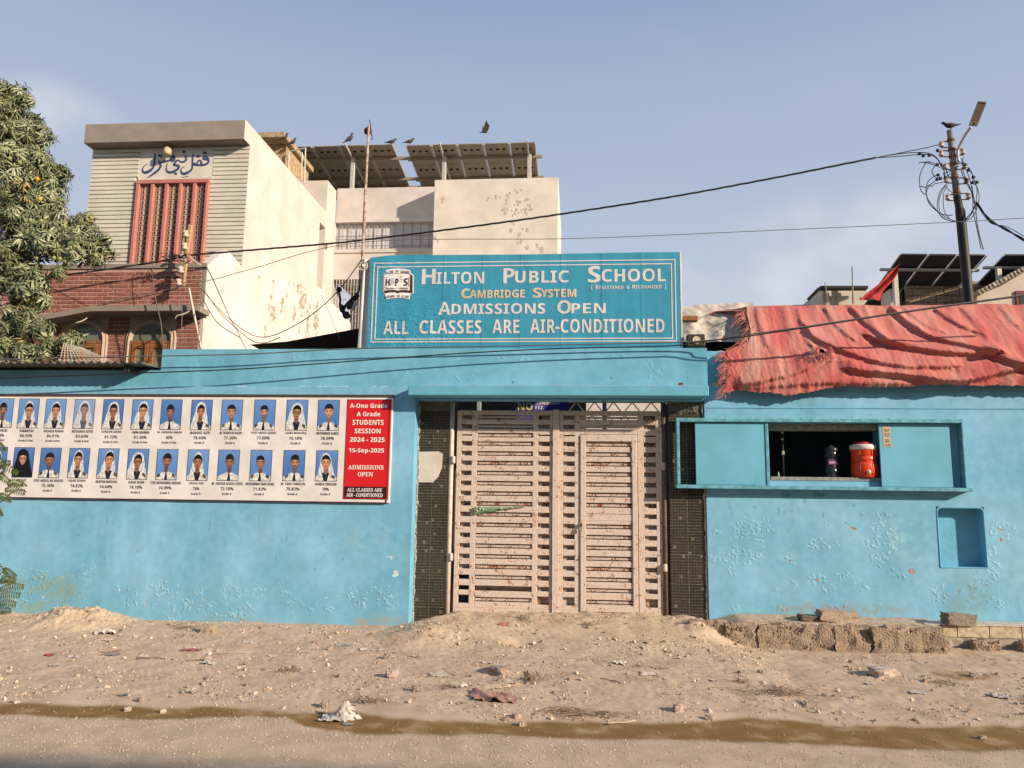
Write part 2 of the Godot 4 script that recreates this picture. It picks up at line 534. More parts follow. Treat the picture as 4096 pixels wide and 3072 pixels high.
# paints a plastered wall: colour and relief pictures that cover the rectangle (x0,y0)-(x1,y1) in metres
func paint_wall(x0: float, y0: float, x1: float, y1: float, res: float, base: Color, marks: Array, seed_: int) -> StandardMaterial3D:
	var w := int((x1 - x0) * res)
	var h := int((y1 - y0) * res)
	var n1 := grain(0.006, 4, w, h, seed_)
	var n2 := grain(0.05, 5, w, h, seed_ + 1)
	var n3 := grain(0.02, 3, w, h, seed_ + 2, 0.12)
	var n4 := grain(0.13, 4, w, h, seed_ + 3)
	var px_ := PackedByteArray()
	px_.resize(w * h * 3)
	var hh := PackedFloat32Array()
	hh.resize(w * h)
	var b := base.linear_to_srgb()
	for i in w * h:
		var a := n1[i] / 255.0 - 0.5
		var f := n2[i] / 255.0 - 0.5
		var s := n3[i] / 255.0 - 0.5
		var k := 1.0 + 0.12 * a + 0.09 * f + 0.07 * s
		px_[i * 3] = int(clampf(b.r * (k + 0.12 * a) * 255.0, 0, 255))
		px_[i * 3 + 1] = int(clampf(b.g * k * 255.0, 0, 255))
		px_[i * 3 + 2] = int(clampf(b.b * (k - 0.02 * f) * 255.0, 0, 255))
		hh[i] = 0.45 + 0.16 * a + 0.10 * f + 0.03 * (n4[i] / 255.0 - 0.5)
	for m in marks:
		# [kind, x, y, half width, half height, strength or colour]
		var cx := int((m[1] - x0) * res)
		var cy := int((y1 - m[2]) * res)
		var rx: float = m[3] * res
		var ry: float = m[4] * res
		for yy in range(maxi(0, cy - int(ry * 1.5) - 1), mini(h, cy + int(ry * 1.5) + 2)):
			for xx in range(maxi(0, cx - int(rx * 1.5) - 1), mini(w, cx + int(rx * 1.5) + 2)):
				var i := yy * w + xx
				var s := Vector2((xx - cx) / rx, (yy - cy) / ry).length()
				if s > 1.45: continue
				var f := n2[i] / 255.0 - 0.5
				var g := n4[i] / 255.0 - 0.5
				if m[0] == "blister":
					var k := clampf((g * 2.4 + f * 1.8 + 0.02 - s * 0.30) * 3.0, 0.0, 1.0)
					hh[i] += k * 0.5 * m[5]
					if g > 0.20 and k > 0.6 and m[5] > 0.6:
						var old := OLD if f > 0.0 else Color(0.56, 0.60, 0.60)
						px_[i * 3] = int(lerpf(px_[i * 3], old.r * 255, 0.45))
						px_[i * 3 + 1] = int(lerpf(px_[i * 3 + 1], old.g * 255, 0.45))
						px_[i * 3 + 2] = int(lerpf(px_[i * 3 + 2], old.b * 255, 0.45))
						if g > 0.27: hh[i] -= 0.2
				elif m[0] == "chip":
					var e := 1.0 - s + f * 2.4 + g * 1.6
					if e > 0.35:
						var col: Color = m[5]
						var v := 1.0 + g * 0.3
						px_[i * 3] = int(clampf(col.r * v * 255, 0, 255))
						px_[i * 3 + 1] = int(clampf(col.g * v * 255, 0, 255))
						px_[i * 3 + 2] = int(clampf(col.b * v * 255, 0, 255))
						hh[i] -= 0.28
				elif m[0] == "stain":
					var col: Color = m[5]
					var k := clampf((1.0 - s + f * 1.8 + g * 1.2) * 1.6, 0.0, 1.0) * col.a
					px_[i * 3] = int(lerpf(px_[i * 3], col.r * 255, k))
					px_[i * 3 + 1] = int(lerpf(px_[i * 3 + 1], col.g * 255, k))
					px_[i * 3 + 2] = int(lerpf(px_[i * 3 + 2], col.b * 255, k))
	var hb := PackedByteArray()
	hb.resize(w * h)
	for i in w * h:
		hb[i] = int(clampf(hh[i] * 255.0, 0, 255))
	var mt := StandardMaterial3D.new()
	mt.albedo_texture = ImageTexture.create_from_image(Image.create_from_data(w, h, false, Image.FORMAT_RGB8, px_))
	mt.heightmap_enabled = true
	mt.heightmap_texture = ImageTexture.create_from_image(Image.create_from_data(w, h, false, Image.FORMAT_L8, hb))
	mt.heightmap_scale = 0.7
	mt.roughness = 0.7
	mt.metallic_specular = 0.3
	mt.texture_repeat = false
	return mt
# one upright face cut into cells, with openings left out; reveals are added by the caller
func face(st: SurfaceTool, lo: Vector2, hi: Vector2, z: float, holes: Array, uv0: Vector2, uv1: Vector2, step := 0.12, wob := 0.004) -> void:
	var xs := [lo.x, hi.x]
	var ys := [lo.y, hi.y]
	for r in holes:
		xs.append_array([r.position.x, r.end.x])
		ys.append_array([r.position.y, r.end.y])
	xs.sort()
	ys.sort()
	var gx := []
	var gy := []
	for a in [[xs, gx], [ys, gy]]:
		for i in a[0].size() - 1:
			var d: float = a[0][i + 1] - a[0][i]
			if d < 0.0001: continue
			var n := maxi(1, int(round(d / step)))
			for k in n: a[1].append(a[0][i] + d * k / n)
		a[1].append(a[0][-1])
	for j in gy.size() - 1:
		for i in gx.size() - 1:
			var c := Vector2((gx[i] + gx[i + 1]) * 0.5, (gy[j] + gy[j + 1]) * 0.5)
			var skip := false
			for r in holes:
				if r.has_point(c): skip = true
			if skip: continue
			for k in [[0, 0], [0, 1], [1, 1], [0, 0], [1, 1], [1, 0]]:
				var x: float = gx[i + k[0]]
				var y: float = gy[j + k[1]]
				var edge: bool = x < lo.x + 0.01 or x > hi.x - 0.01 or y < lo.y + 0.01 or y > hi.y - 0.01
				st.set_uv(Vector2((x - uv0.x) / (uv1.x - uv0.x), (uv1.y - y) / (uv1.y - uv0.y)))
				st.add_vertex(Vector3(x, y, z + (0.0 if edge else wob * hill.get_noise_2d(x * 2.0, y * 2.0))))
func uvq(st: SurfaceTool, a: Vector3, b: Vector3, c: Vector3, d: Vector3, out: Vector3, uv0: Vector2, uv1: Vector2) -> void:
	var o := [a, b, c, a, c, d]
	if (b - a).cross(c - a).dot(out) > 0.0: o = [a, c, b, a, d, c]
	for p in o:
		st.set_uv(Vector2((p.x + absf(p.z) * 0.5 - uv0.x) / (uv1.x - uv0.x), (uv1.y - p.y) / (uv1.y - uv0.y)))
		st.add_vertex(p)

const PLASTER := Color(0.62, 0.49, 0.43)
const DUST := Color(0.54, 0.60, 0.60, 0.45)
const OLD := Color(0.74, 0.80, 0.80)
func build_left_wall() -> void:
	var t := thing("school_wall", "long sky-blue plastered boundary wall carrying the student poster", "wall", Vector3(-5.0, 0, 0))
	rng.seed = 21
	var marks := []
	for i in 46:  # flaking along the foot of the wall
		var u := rng.randf_range(20, 1600)
		var p := pz(u, rng.randf_range(2330, 2465) if u > 550 else rng.randf_range(2280, 2440), 0)
		marks.append(["blister", p.x, p.y, rng.randf_range(0.04, 0.14), rng.randf_range(0.03, 0.10), rng.randf_range(0.5, 1.0)])
	for p in [[300, 2295, 0.05, 0.03], [250, 2310, 0.04, 0.03], [585, 2410, 0.02, 0.05], [170, 2388, 0.05, 0.03], [1310, 2390, 0.03, 0.02], [1555, 2230, 0.03, 0.05], [1580, 2290, 0.03, 0.04], [820, 2395, 0.04, 0.02], [60, 2400, 0.06, 0.05], [480, 2360, 0.03, 0.02]]:
		var q := pz(p[0], p[1], 0)
		marks.append(["chip", q.x, q.y, p[2], p[3], OLD if rng.randf() < 0.6 else Color(0.52, 0.62, 0.66)])
	for i in 26:
		var u := rng.randf_range(-200, 1640)
		var q := pz(u, 2488 + rng.randf_range(-12, 14), 0)
		marks.append(["stain", q.x, q.y, rng.randf_range(0.10, 0.3), rng.randf_range(0.03, 0.07), Color(0.58, 0.60, 0.56, 0.45)])
	for i in 16:
		var q := pz(rng.randf_range(0, 260), rng.randf_range(2330, 2480), 0)
		marks.append(["stain", q.x, q.y, rng.randf_range(0.1, 0.25), rng.randf_range(0.06, 0.16), Color(0.50, 0.62, 0.60, 0.5)])
	for i in 14:  # scuffs
		var q := pz(rng.randf_range(200, 1600), rng.randf_range(2060, 2300), 0)
		marks.append(["stain", q.x, q.y, rng.randf_range(0.01, 0.03), rng.randf_range(0.02, 0.09), Color(0.36, 0.50, 0.56, 0.4)])
	for i in 26:  # rain runs and rubbed places
		var q := pz(rng.randf_range(0, 1640), rng.randf_range(2040, 2420), 0)
		marks.append(["stain", q.x, q.y, rng.randf_range(0.01, 0.16), rng.randf_range(0.06, 0.22), Color(0.40, 0.60, 0.68, 0.28) if i % 2 else Color(0.58, 0.74, 0.80, 0.25)])
	var a0 := Vector2(-9.5, -0.3)
	var a1 := Vector2(-1.41, 2.95)
	var m := paint_wall(a0.x, a0.y, a1.x, a1.y, 150, Color(0.18, 0.42, 0.58), marks, 41)
	var st := mb(true)
	face(st, a0, a1, 0.0, [], a0, a1)
	obj("wall_face", st, m, t)
	st = mb()
	quad(st, Vector3(-1.41, -0.3, 0), Vector3(-1.41, 2.95, 0), Vector3(-1.41, 2.95, -0.26), Vector3(-1.41, -0.3, -0.26), Vector3.RIGHT)
	quad(st, Vector3(-9.5, 2.95, 0), Vector3(-1.41, 2.95, 0), Vector3(-1.41, 2.95, -0.02), Vector3(-9.5, 2.95, -0.02), Vector3.UP)
	box(st, Vector3(-9.5, -0.3, -0.26), Vector3(-1.412, 2.948, -0.02))
	obj("wall_body", st, M.blue, t)
	marks = []
	for i in 30:
		marks.append(["chip", rng.randf_range(-7, 2.0), 2.955 + rng.randf_range(-0.004, 0.01), rng.randf_range(0.03, 0.12), 0.006, Color(0.80, 0.84, 0.82)])
	for i in 16:
		marks.append(["chip", rng.randf_range(-4.6, 2.0), rng.randf_range(3.0, 3.42), 0.012, 0.010, Color(0.30, 0.45, 0.50) if i % 2 else OLD])
	for i in 10:
		marks.append(["blister", rng.randf_range(-4.6, 2.0), rng.randf_range(3.0, 3.42), 0.1, 0.05, 0.6])
	var b0 := Vector2(-9.5, 2.95)
	var b1 := Vector2(2.11, 3.43)
	var mu := paint_wall(b0.x, b0.y, b1.x, b1.y, 110, Color(0.15, 0.40, 0.53), marks, 77)
	st = mb(true)
	face(st, Vector2(-9.5, 2.95), Vector2(-4.70, 3.16), -0.015, [], b0, b1)
	face(st, Vector2(-4.70, 2.95), Vector2(2.11, 3.43), -0.015, [], b0, b1)
	obj("parapet_face", st, mu, t)
	st = mb()
	box(st, Vector3(-9.5, 2.951, -0.24), Vector3(-4.70, 3.158, -0.02))
	box(st, Vector3(-4.70, 2.951, -0.24), Vector3(2.108, 3.428, -0.02))
	box(st, Vector3(-1.41, 2.80, -0.24), Vector3(2.06, 2.95, -0.02))
	obj("parapet_body", st, M.blue, t)
	st = mb()
	bb(st, Vector3(-1.46, 2.815, -0.016), Vector3(2.08, 2.94, 0.22), 0.008)
	var c := obj("canopy", st, M.blue_trim, t)
	c.set_meta("label", "thin blue concrete canopy over the gate")
	st = mb()   # bare strip of old mortar along the top of the canopy
	for i in 26:
		var x := -1.2 + i * 0.12 + rng.randf_range(-0.03, 0.03)
		lump(st, Vector3(rng.randf_range(0.08, 0.2), 0.012, 0.05), Transform3D(Basis(), Vector3(x, 2.942, 0.17 + rng.randf_range(-0.03, 0.02))), 0.3, i, 2)
	obj("mortar", st, M.concrete, t)
	# corrugated roofing sheet resting on the low end of the wall
	st = mb(true)
	var g := []
	for j in 5:
		var row := []
		for i in 160:
			var x := -9.4 + i * (4.64 / 159.0)
			row.append(Vector3(x, 3.205 + 0.018 * sin(x * TAU / 0.105) + 0.012 * j, 0.30 - 0.6 * j))
		g.append(row)
	sheet(st, g, Vector3.UP)
	var r := thing("roof_sheet", "rusty corrugated roofing sheet lying on the low end of the blue wall", "roof sheet", Vector3(-7, 3.2, 0))
	obj("corrugated_sheet", st, mat(lin(0.23, 0.20, 0.17), 0.7, 1.5, 0.1, "worn", 0.3), r)
	st = mb()
	bb(st, Vector3(-9.4, 3.162, -0.22), Vector3(-4.78, 3.185, -0.12))
	bb(st, Vector3(-5.05, 3.10, 0.0), Vector3(-4.98, 3.184, 0.22))
	obj("batten", st, M.near_black, r)
	# a wire mesh panel leaning over that roof
	var w := thing("mesh_panel", "pale welded wire mesh panel lying on the corrugated roof sheet", "wire mesh", pz(340, 1440, -0.6))
	st = mb()
	var c0 := pz(238, 1452, -0.5); var c1 := pz(255, 1372, -0.75); var c2 := pz(330, 1392, -0.75); var c3 := pz(455, 1448, -0.5)
	for k in 13:
		tube(st, [c0.lerp(c3, k / 12.0), c1.lerp(c2, k / 12.0)], 0.004, 4)
	for k in 9:
		tube(st, [c0.lerp(c1, k / 8.0), c3.lerp(c2, k / 8.0)], 0.004, 4)
	obj("grid", st, plain(lin(0.55, 0.48, 0.38), 0.6), w)

const WZ := -0.18   # plane of the right-hand wall
func build_right_wall() -> void:
	var t := thing("kiosk_wall", "sky-blue plastered wall with a serving hatch and a small niche", "wall", Vector3(5.0, 0, 0))
	rng.seed = 33
	var marks := []
	var B2 := func(x, y): return pz(2650 + x * 0.6537, 1640 + y * 0.6537, WZ)
	for p in [[560, 730, 0.20, 0.12], [480, 890, 0.18, 0.08], [590, 870, 0.08, 0.05], [970, 830, 0.14, 0.06], [940, 800, 0.05, 0.05], [1350, 790, 0.14, 0.12], [1330, 900, 0.10, 0.08], [1290, 840, 0.06, 0.08], [1340, 650, 0.10, 0.03], [1330, 700, 0.06, 0.04], [780, 920, 0.06, 0.04], [950, 1040, 0.08, 0.05], [1110, 1010, 0.12, 0.04], [1220, 1070, 0.08, 0.04], [1440, 1000, 0.10, 0.05], [1015, 1100, 0.05, 0.05], [690, 1100, 0.04, 0.04], [420, 985, 0.04, 0.05], [1690, 1120, 0.10, 0.08], [2020, 950, 0.06, 0.16], [2060, 740, 0.14, 0.07], [1950, 1070, 0.10, 0.06], [2050, 1190, 0.08, 0.06], [540, 520, 0.08, 0.04], [330, 745, 0.04, 0.04], [430, 1210, 0.05, 0.03], [720, 1210, 0.08, 0.03], [1080, 1200, 0.08, 0.03], [800, 1050, 0.03, 0.06], [320, 900, 0.05, 0.05], [1010, 690, 0.04, 0.04]]:
		var q: Vector3 = B2.call(p[0], p[1])
		marks.append(["blister", q.x, q.y, p[2], p[3], 1.0])
	for p in [[1165, 722, 0.035, 0.018], [1120, 695, 0.012, 0.015], [972, 737, 0.018, 0.014], [778, 922, 0.016, 0.012], [945, 1040, 0.022, 0.016], [1520, 985, 0.045, 0.03], [2085, 733, 0.055, 0.016], [2068, 795, 0.022, 0.022], [1800, 1110, 0.028, 0.018], [660, 508, 0.06, 0.008], [1985, 1075, 0.02, 0.02]]:
		var q: Vector3 = B2.call(p[0], p[1])
		marks.append(["chip", q.x, q.y, p[2], p[3], PLASTER])
	for i in 22:  # dried splashes at the foot, greenish below the hatch and the niche
		var q: Vector3 = B2.call(rng.randf_range(700, 1450), 1225 + rng.randf_range(-30, 20))
		marks.append(["stain", q.x, q.y, rng.randf_range(0.06, 0.2), rng.randf_range(0.03, 0.06), DUST])
	for p in [[1870, 1060, 0.18, 0.16], [1800, 1160, 0.2, 0.12], [1930, 1150, 0.14, 0.14], [1850, 1210, 0.26, 0.06]]:
		var q: Vector3 = B2.call(p[0], p[1])
		marks.append(["stain", q.x, q.y, p[2], p[3], Color(0.46, 0.60, 0.62, 0.5)])
	for p in [[950, 515, 0.10, 0.03], [760, 520, 0.08, 0.03]]:
		var q: Vector3 = B2.call(p[0], p[1])
		marks.append(["stain", q.x, q.y, p[2], p[3], Color(0.28, 0.52, 0.56, 0.7)])
	for i in 12:
		var q: Vector3 = B2.call(rng.randf_range(400, 1400), rng.randf_range(540, 640))
		marks.append(["stain", q.x, q.y, rng.randf_range(0.01, 0.03), rng.randf_range(0.02, 0.06), Color(0.36, 0.52, 0.58, 0.5)])
	for i in 26:
		var q: Vector3 = B2.call(rng.randf_range(300, 2200), rng.randf_range(500, 1200))
		marks.append(["stain", q.x, q.y, rng.randf_range(0.02, 0.2), rng.randf_range(0.06, 0.22), Color(0.40, 0.60, 0.68, 0.28) if i % 2 else Color(0.58, 0.74, 0.80, 0.25)])
	var a0 := Vector2(2.09, -0.2)
	var a1 := Vector2(9.7, 3.03)
	var m := paint_wall(a0.x, a0.y, a1.x, a1.y, 150, Color(0.18, 0.42, 0.58), marks, 55)
	var hatch := Rect2(2.834, 1.865, 1.285, 0.678)
	var niche := Rect2(4.695, 0.891, 0.53, 0.699)
	var st := mb(true)
	face(st, a0, a1, WZ, [hatch, niche], a0, a1)
	obj("wall_face", st, m, t)
	st = mb()
	# body round the openings, and the reveals
	for r in [[2.092, -0.2, 2.834, 3.03], [2.834, -0.2, 4.119, 1.865], [2.834, 2.543, 4.119, 3.03], [4.119, -0.2, 4.695, 3.03], [4.695, -0.2, 5.225, 0.891], [4.695, 1.59, 5.225, 3.03], [5.225, -0.2, 9.7, 3.03]]:
		box(st, Vector3(r[0], r[1], WZ - 0.24), Vector3(r[2], r[3], WZ - 0.006))
	quad(st, Vector3(2.09, -0.2, WZ), Vector3(2.09, 3.03, WZ), Vector3(2.09, 3.03, WZ - 0.24), Vector3(2.09, -0.2, WZ - 0.24), Vector3.LEFT)
	quad(st, Vector3(2.09, 3.03, WZ), Vector3(9.7, 3.03, WZ), Vector3(9.7, 3.03, WZ - 0.24), Vector3(2.09, 3.03, WZ - 0.24), Vector3.UP)
	obj("wall_body", st, M.blue, t)
	# niche: sunk back panel with soft corners, lip all round
	st = mb()
	bb(st, Vector3(4.68, 0.875, WZ - 0.235), Vector3(5.24, 1.61, WZ - 0.13), 0.004)
	var nb := obj("niche_back", st, M.blue, t)
	st = mb(true)
	var ring := []
	for k in 4:
		var cx: float = [5.225, 4.695, 4.695, 5.225][k]
		var cy: float = [1.59, 1.59, 0.891, 0.891][k]
		var dx: float = [-1, 1, 1, -1][k]
		var dy: float = [-1, -1, 1, 1][k]
		var rr := 0.05 if k < 2 else 0.015
		for s in 5:
			var an := PI * 0.5 * (k + s / 4.0)
			ring.append(Vector3(cx + dx * rr + cos(an) * rr, cy + dy * rr + sin(an) * rr, WZ))
	for prof in [[[0.0, 0.0], [-0.012, 0.008], [-0.022, 0.004], [-0.024, -0.03], [-0.016, -0.135]]]:
		var mid := Vector3(4.96, 1.24, WZ)
		for i in ring.size():
			var a: Vector3 = ring[i]
			var b: Vector3 = ring[(i + 1) % ring.size()]
			for s in prof.size() - 1:
				var f := func(p: Vector3, q: Array): return p + (p - mid).normalized() * q[0] + Vector3(0, 0, q[1])
				quad(st, f.call(a, prof[s]), f.call(b, prof[s]), f.call(b, prof[s + 1]), f.call(a, prof[s + 1]), (mid - a) + Vector3(0, 0, 0.4))
	obj("niche_lip", st, M.blue, t)
	# the upper strip of the wall stands 12 mm proud above a groove
	st = mb()
	bb(st, Vector3(2.12, 2.722, WZ - 0.004), Vector3(9.7, 2.737, WZ + 0.007), 0.003)
	obj("plaster_ridge", st, M.blue, t)
	st = mb()
	bb(st, Vector3(2.112, 3.031, WZ - 0.2), Vector3(2.52, 3.425, WZ), 0.012)
	obj("parapet_stub", st, M.blue, t)
	# room behind the hatch
	var k := thing("kiosk_room", "dark little room behind the serving hatch", "room", Vector3(3.5, 0.3, -1.4))
	st = mb()
	box(st, Vector3(2.3, 0.2, -2.8), Vector3(5.7, 3.2, -2.7))
	box(st, Vector3(2.2, 0.2, -2.7), Vector3(2.3, 3.2, -0.43))
	box(st, Vector3(5.6, 0.2, -2.7), Vector3(5.7, 3.2, -0.43))
	obj("wall", st, mat(lin(0.22, 0.33, 0.35), 0.9, 1.0), k)
	st = mb()
	box(st, Vector3(2.2, 2.9, -2.7), Vector3(5.7, 3.0, -0.43))
	obj("ceiling", st, mat(lin(0.22, 0.33, 0.35), 0.9, 1.0), k)
	st = mb()
	box(st, Vector3(2.3, 0.2, -2.7), Vector3(5.6, 0.3, -0.43))
	obj("floor", st, mat(lin(0.22, 0.33, 0.35), 0.9, 1.0), k)
# cream gate paint with rust flecks, as one repeating picture
func rusty_paint(base: Color, amount: float, seed_: int, size := 1024) -> ImageTexture:
	var n1 := grain(0.012, 4, size, size, seed_)
	var n2 := grain(0.09, 4, size, size, seed_ + 1)
	var n3 := grain(0.03, 5, size, size, seed_ + 2)
	var b := base.linear_to_srgb()
	var d := PackedByteArray()
	d.resize(size * size * 3)
	for i in size * size:
		var a := n1[i] / 255.0
		var f := n2[i] / 255.0
		var s := n3[i] / 255.0
		var k := 0.95 + 0.10 * (s - 0.5) + 0.06 * (a - 0.5)
		var r := clampf((f * 0.55 + a * 0.5 + s * 0.25 - (0.98 - amount)) * 9.0, 0.0, 1.0)
		var c := Color(b.r * k, b.g * k, b.b * k).lerp(Color(0.36, 0.21, 0.13).lerp(Color(0.56, 0.36, 0.20), s), r)
		d[i * 3] = int(clampf(c.r * 255, 0, 255)); d[i * 3 + 1] = int(clampf(c.g * 255, 0, 255)); d[i * 3 + 2] = int(clampf(c.b * 255, 0, 255))
	return ImageTexture.create_from_image(Image.create_from_data(size, size, false, Image.FORMAT_RGB8, d))
func g8(x: float) -> float:
	return pz(1600 + x * 0.639, 1500 + 850 * 0.639, -0.25).x
func g8y(y: float) -> float:
	return pz(1600 + 650 * 0.639, 1500 + y * 0.639, -0.25).y
const GZ := -0.25
func plank(called: String, x0: float, x1: float, y0: float, y1: float, z: float, thick: float, m: Material, parent: Node) -> void:
	var st := mb()
	bb(st, Vector3(x0, y0, z - thick), Vector3(x1, y1, z), 0.004)
	obj(called, st, m, parent)
func build_gate() -> void:
	var gm := mat(lin(0.58, 0.44, 0.36), 0.55, 0.55, 0.0, "none")
	gm.albedo_color = Color.WHITE
	gm.albedo_texture = rusty_paint(Color(0.63, 0.535, 0.46), 0.185, 91)
	M.gate = gm
	var sheetm := mat(Color.WHITE, 0.6, 0.8, 0.0, "none")
	sheetm.albedo_texture = rusty_paint(Color(0.57, 0.48, 0.41), 0.30, 17, 512)
	# rows: the slots, as (centre, height) in zoomed pixels
	var slots := [264, 322, 377, 430, 492, 552, 615, 679, 743, 807, 874, 940, 1006, 1072, 1138, 1203, 1269, 1336, 1408]
	var y0 := g8y(1490)
	var y1 := g8y(222)
	for side in 2:
		var right := side == 1
		var xl := g8(345) if not right else g8(953)
		var xr := g8(951) if not right else g8(1640)
		var leaf := thing("gate_leaf", "blush-cream slatted steel gate leaf with a green cloth stuck in it" if not right else "blush-cream slatted steel gate leaf holding a small padlocked wicket door", "gate", Vector3((xl + xr) * 0.5, y0, GZ), "leaves of the entrance gate")
		# columns: [left, right, kind]
		var cols := [[375, 441, "hole"], [475, 828, "slat"], [862, 935, "hole"]] if not right else [[1020, 1092, "hole"], [1125, 1492, "door"], [1530, 1606, "hole"]]
		# stiles and rails
		var edges := [[345, 375], [441, 475], [828, 862], [935, 951]] if not right else [[995, 1020], [1092, 1125], [1492, 1530], [1606, 1640]]
		for e in edges:
			plank("stile", g8(e[0]), g8(e[1]), y0 + 0.05, y1 - 0.05, GZ, 0.04, gm, leaf)
		plank("rail", xl, xr, y1 - 0.05, y1, GZ + 0.002, 0.042, gm, leaf)
		plank("rail", xl, xr, y0, y0 + 0.05, GZ + 0.002, 0.042, gm, leaf)
		if right:
			plank("meeting_stile", g8(953), g8(995), y0 - 0.01, y1 + 0.012, GZ + 0.022, 0.062, gm, leaf)
		# backing sheet behind the small openings; the see-through top rows are left open, an added black sheet darkens the broken holes
		for c in cols:
			if c[2] != "hole": continue
			var lo := y0 + 0.02
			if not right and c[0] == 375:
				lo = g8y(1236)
				plank("added_black_sheet", g8(c[0] - 8), g8(c[1] + 8), y0 + 0.02, g8y(1238), GZ - 0.072, 0.004, M.hole_black, leaf)  # black sheet added so the broken holes look dark
			plank("backing_sheet", g8(c[0] - 8), g8(c[1] + 8), lo, g8y(232), GZ - 0.066, 0.004, sheetm, leaf)
			plank("backing_bar", g8(c[0] - 8), g8(c[0] + (c[1] - c[0]) * 0.42), lo, g8y(232), GZ - 0.052, 0.010, sheetm, leaf)
		for c in cols:
			var door: bool = c[2] == "door"
			var host: Node = leaf
			var cx0: float = c[0]
			var cx1: float = c[1]
			var zz := GZ
			if door:
				# top openings above the wicket
				for k in 2:
					var yb := g8y(slots[k] + 13)
					plank("slat", g8(1125), g8(1492), g8y(slots[k + 1] - 13) if k == 0 else g8y(368), yb, GZ, 0.03, gm, leaf)
					plank("slot_strip", g8(1128), g8(1490), g8y(slots[k] + 7), g8y(slots[k] - 7), GZ - 0.02, 0.012, gm, leaf)
				plank("slat", g8(1125), g8(1492), g8y(slots[0] - 13), y1 - 0.05, GZ, 0.03, gm, leaf)
				var st0 := mb()
				bb(st0, Vector3(g8(1129), g8y(1468), GZ - 0.02), Vector3(g8(1165), g8y(372), GZ + 0.016), 0.004)
				host = obj("wicket_door", st0, gm, leaf)
				plank("door_stile", g8(1455), g8(1487), g8y(1468), g8y(372), GZ + 0.016, 0.036, gm, host)
				plank("door_rail", g8(1165), g8(1455), g8y(412), g8y(372), GZ + 0.016, 0.036, gm, host)
				plank("door_rail", g8(1165), g8(1455), g8y(1468), g8y(1428), GZ + 0.016, 0.036, gm, host)
				plank("door_backing", g8(1165), g8(1455), g8y(1428), g8y(412), GZ - 0.075, 0.004, sheetm, host)
				cx0 = 1165
				cx1 = 1455
			var first := 3 if door else 0
			for k in range(first, slots.size()):
				var low: bool = k == slots.size() - 1
				var half := 14.0
				if c[2] == "hole" and k == 2: half = 4.0
				if c[2] == "hole" and low: half = 26.0
				if c[2] == "slat" and k == 17: half = 18.0
				var top_of_slat := g8y(slots[k] + half)
				var nk := 14.0
				if k + 1 < slots.size():
					if c[2] == "hole" and k + 1 == slots.size() - 1: nk = 26.0
					if c[2] == "hole" and k + 1 == 2: nk = 4.0
				var bottom := g8y(slots[k + 1] - nk) if not low else (y0 + 0.05 if not door else g8y(1428))
				plank("slat", g8(cx0), g8(cx1), bottom, top_of_slat, zz + rng.randf_range(-0.001, 0.001), 0.03, gm, host)
				if c[2] != "hole" and k >= 2 and not (c[2] == "slat" and k == 17) and not (door and k in [10]):
					plank("slot_strip", g8(cx0 + 2), g8(cx1 - 2), g8y(slots[k] + 8.5), g8y(slots[k] - 6.0), zz - 0.016, 0.010, sheetm, host)
				elif door and k == 10:
					plank("lock_plate", g8(cx0), g8(cx1), g8y(slots[k] + 28), g8y(slots[k] - 12), zz + 0.004, 0.012, gm, host)
				elif c[2] == "slat" and k < 2:
					plank("slot_strip", g8(cx0 + 2), g8(cx1 - 2), g8y(slots[k] + 7), g8y(slots[k] - 7), zz - 0.016, 0.010, gm, host)
			plank("slat", g8(cx0), g8(cx1), g8y(slots[first] - (4.0 if false else 14.0)), (y1 - 0.05) if not door else g8y(412), zz, 0.03, gm, host)
			if c[2] == "slat":
				plank("backing_sheet", g8(cx0), g8(cx1), y0 + 0.03, g8y(355), GZ - 0.085, 0.004, sheetm, leaf)
		# hinges on the outer stile
		for hy in ([535, 1145] if not right else [560, 1185]):
			var st := mb(true)
			var hx := g8(328) if not right else g8(1652)
			lathe(st, Vector3(hx, g8y(hy) - 0.045, GZ + 0.03), [Vector2(0.0, 0), Vector2(0.022, 0), Vector2(0.026, 0.02), Vector2(0.026, 0.07), Vector2(0.022, 0.09), Vector2(0.0, 0.09)], 12)
			obj("hinge", st, gm, leaf)
	# posts
	for side in 2:
		var x := g8(316) if side == 0 else g8(1662)
		var p := thing("gate_post", "slim pale steel pipe post beside the left tiled pillar" if side == 0 else "slim brown steel post beside the right tiled pillar", "post", Vector3(x, 0.2, GZ), "posts of the entrance gate")
		var st := mb(true)
		tube(st, [Vector3(x - 0.008, y0 - 0.06, GZ + 0.0), Vector3(x - 0.008, 2.79, GZ + 0.0)], 0.03, 12)
		obj("pipe", st, gm if side == 0 else mat(lin(0.16, 0.11, 0.085), 0.7, 1.0, 0.0, "worn"), p)
		st = mb()
		bb(st, Vector3(x - 0.03, y0 - 0.08, GZ - 0.09), Vector3(x + 0.03, 2.80, GZ - 0.04), 0.004)
		obj("back_plate", st, mat(lin(0.16, 0.11, 0.085), 0.7, 1.0, 0.0, "worn"), p)
	build_pillars()
	build_gate_bits()
	build_yard()

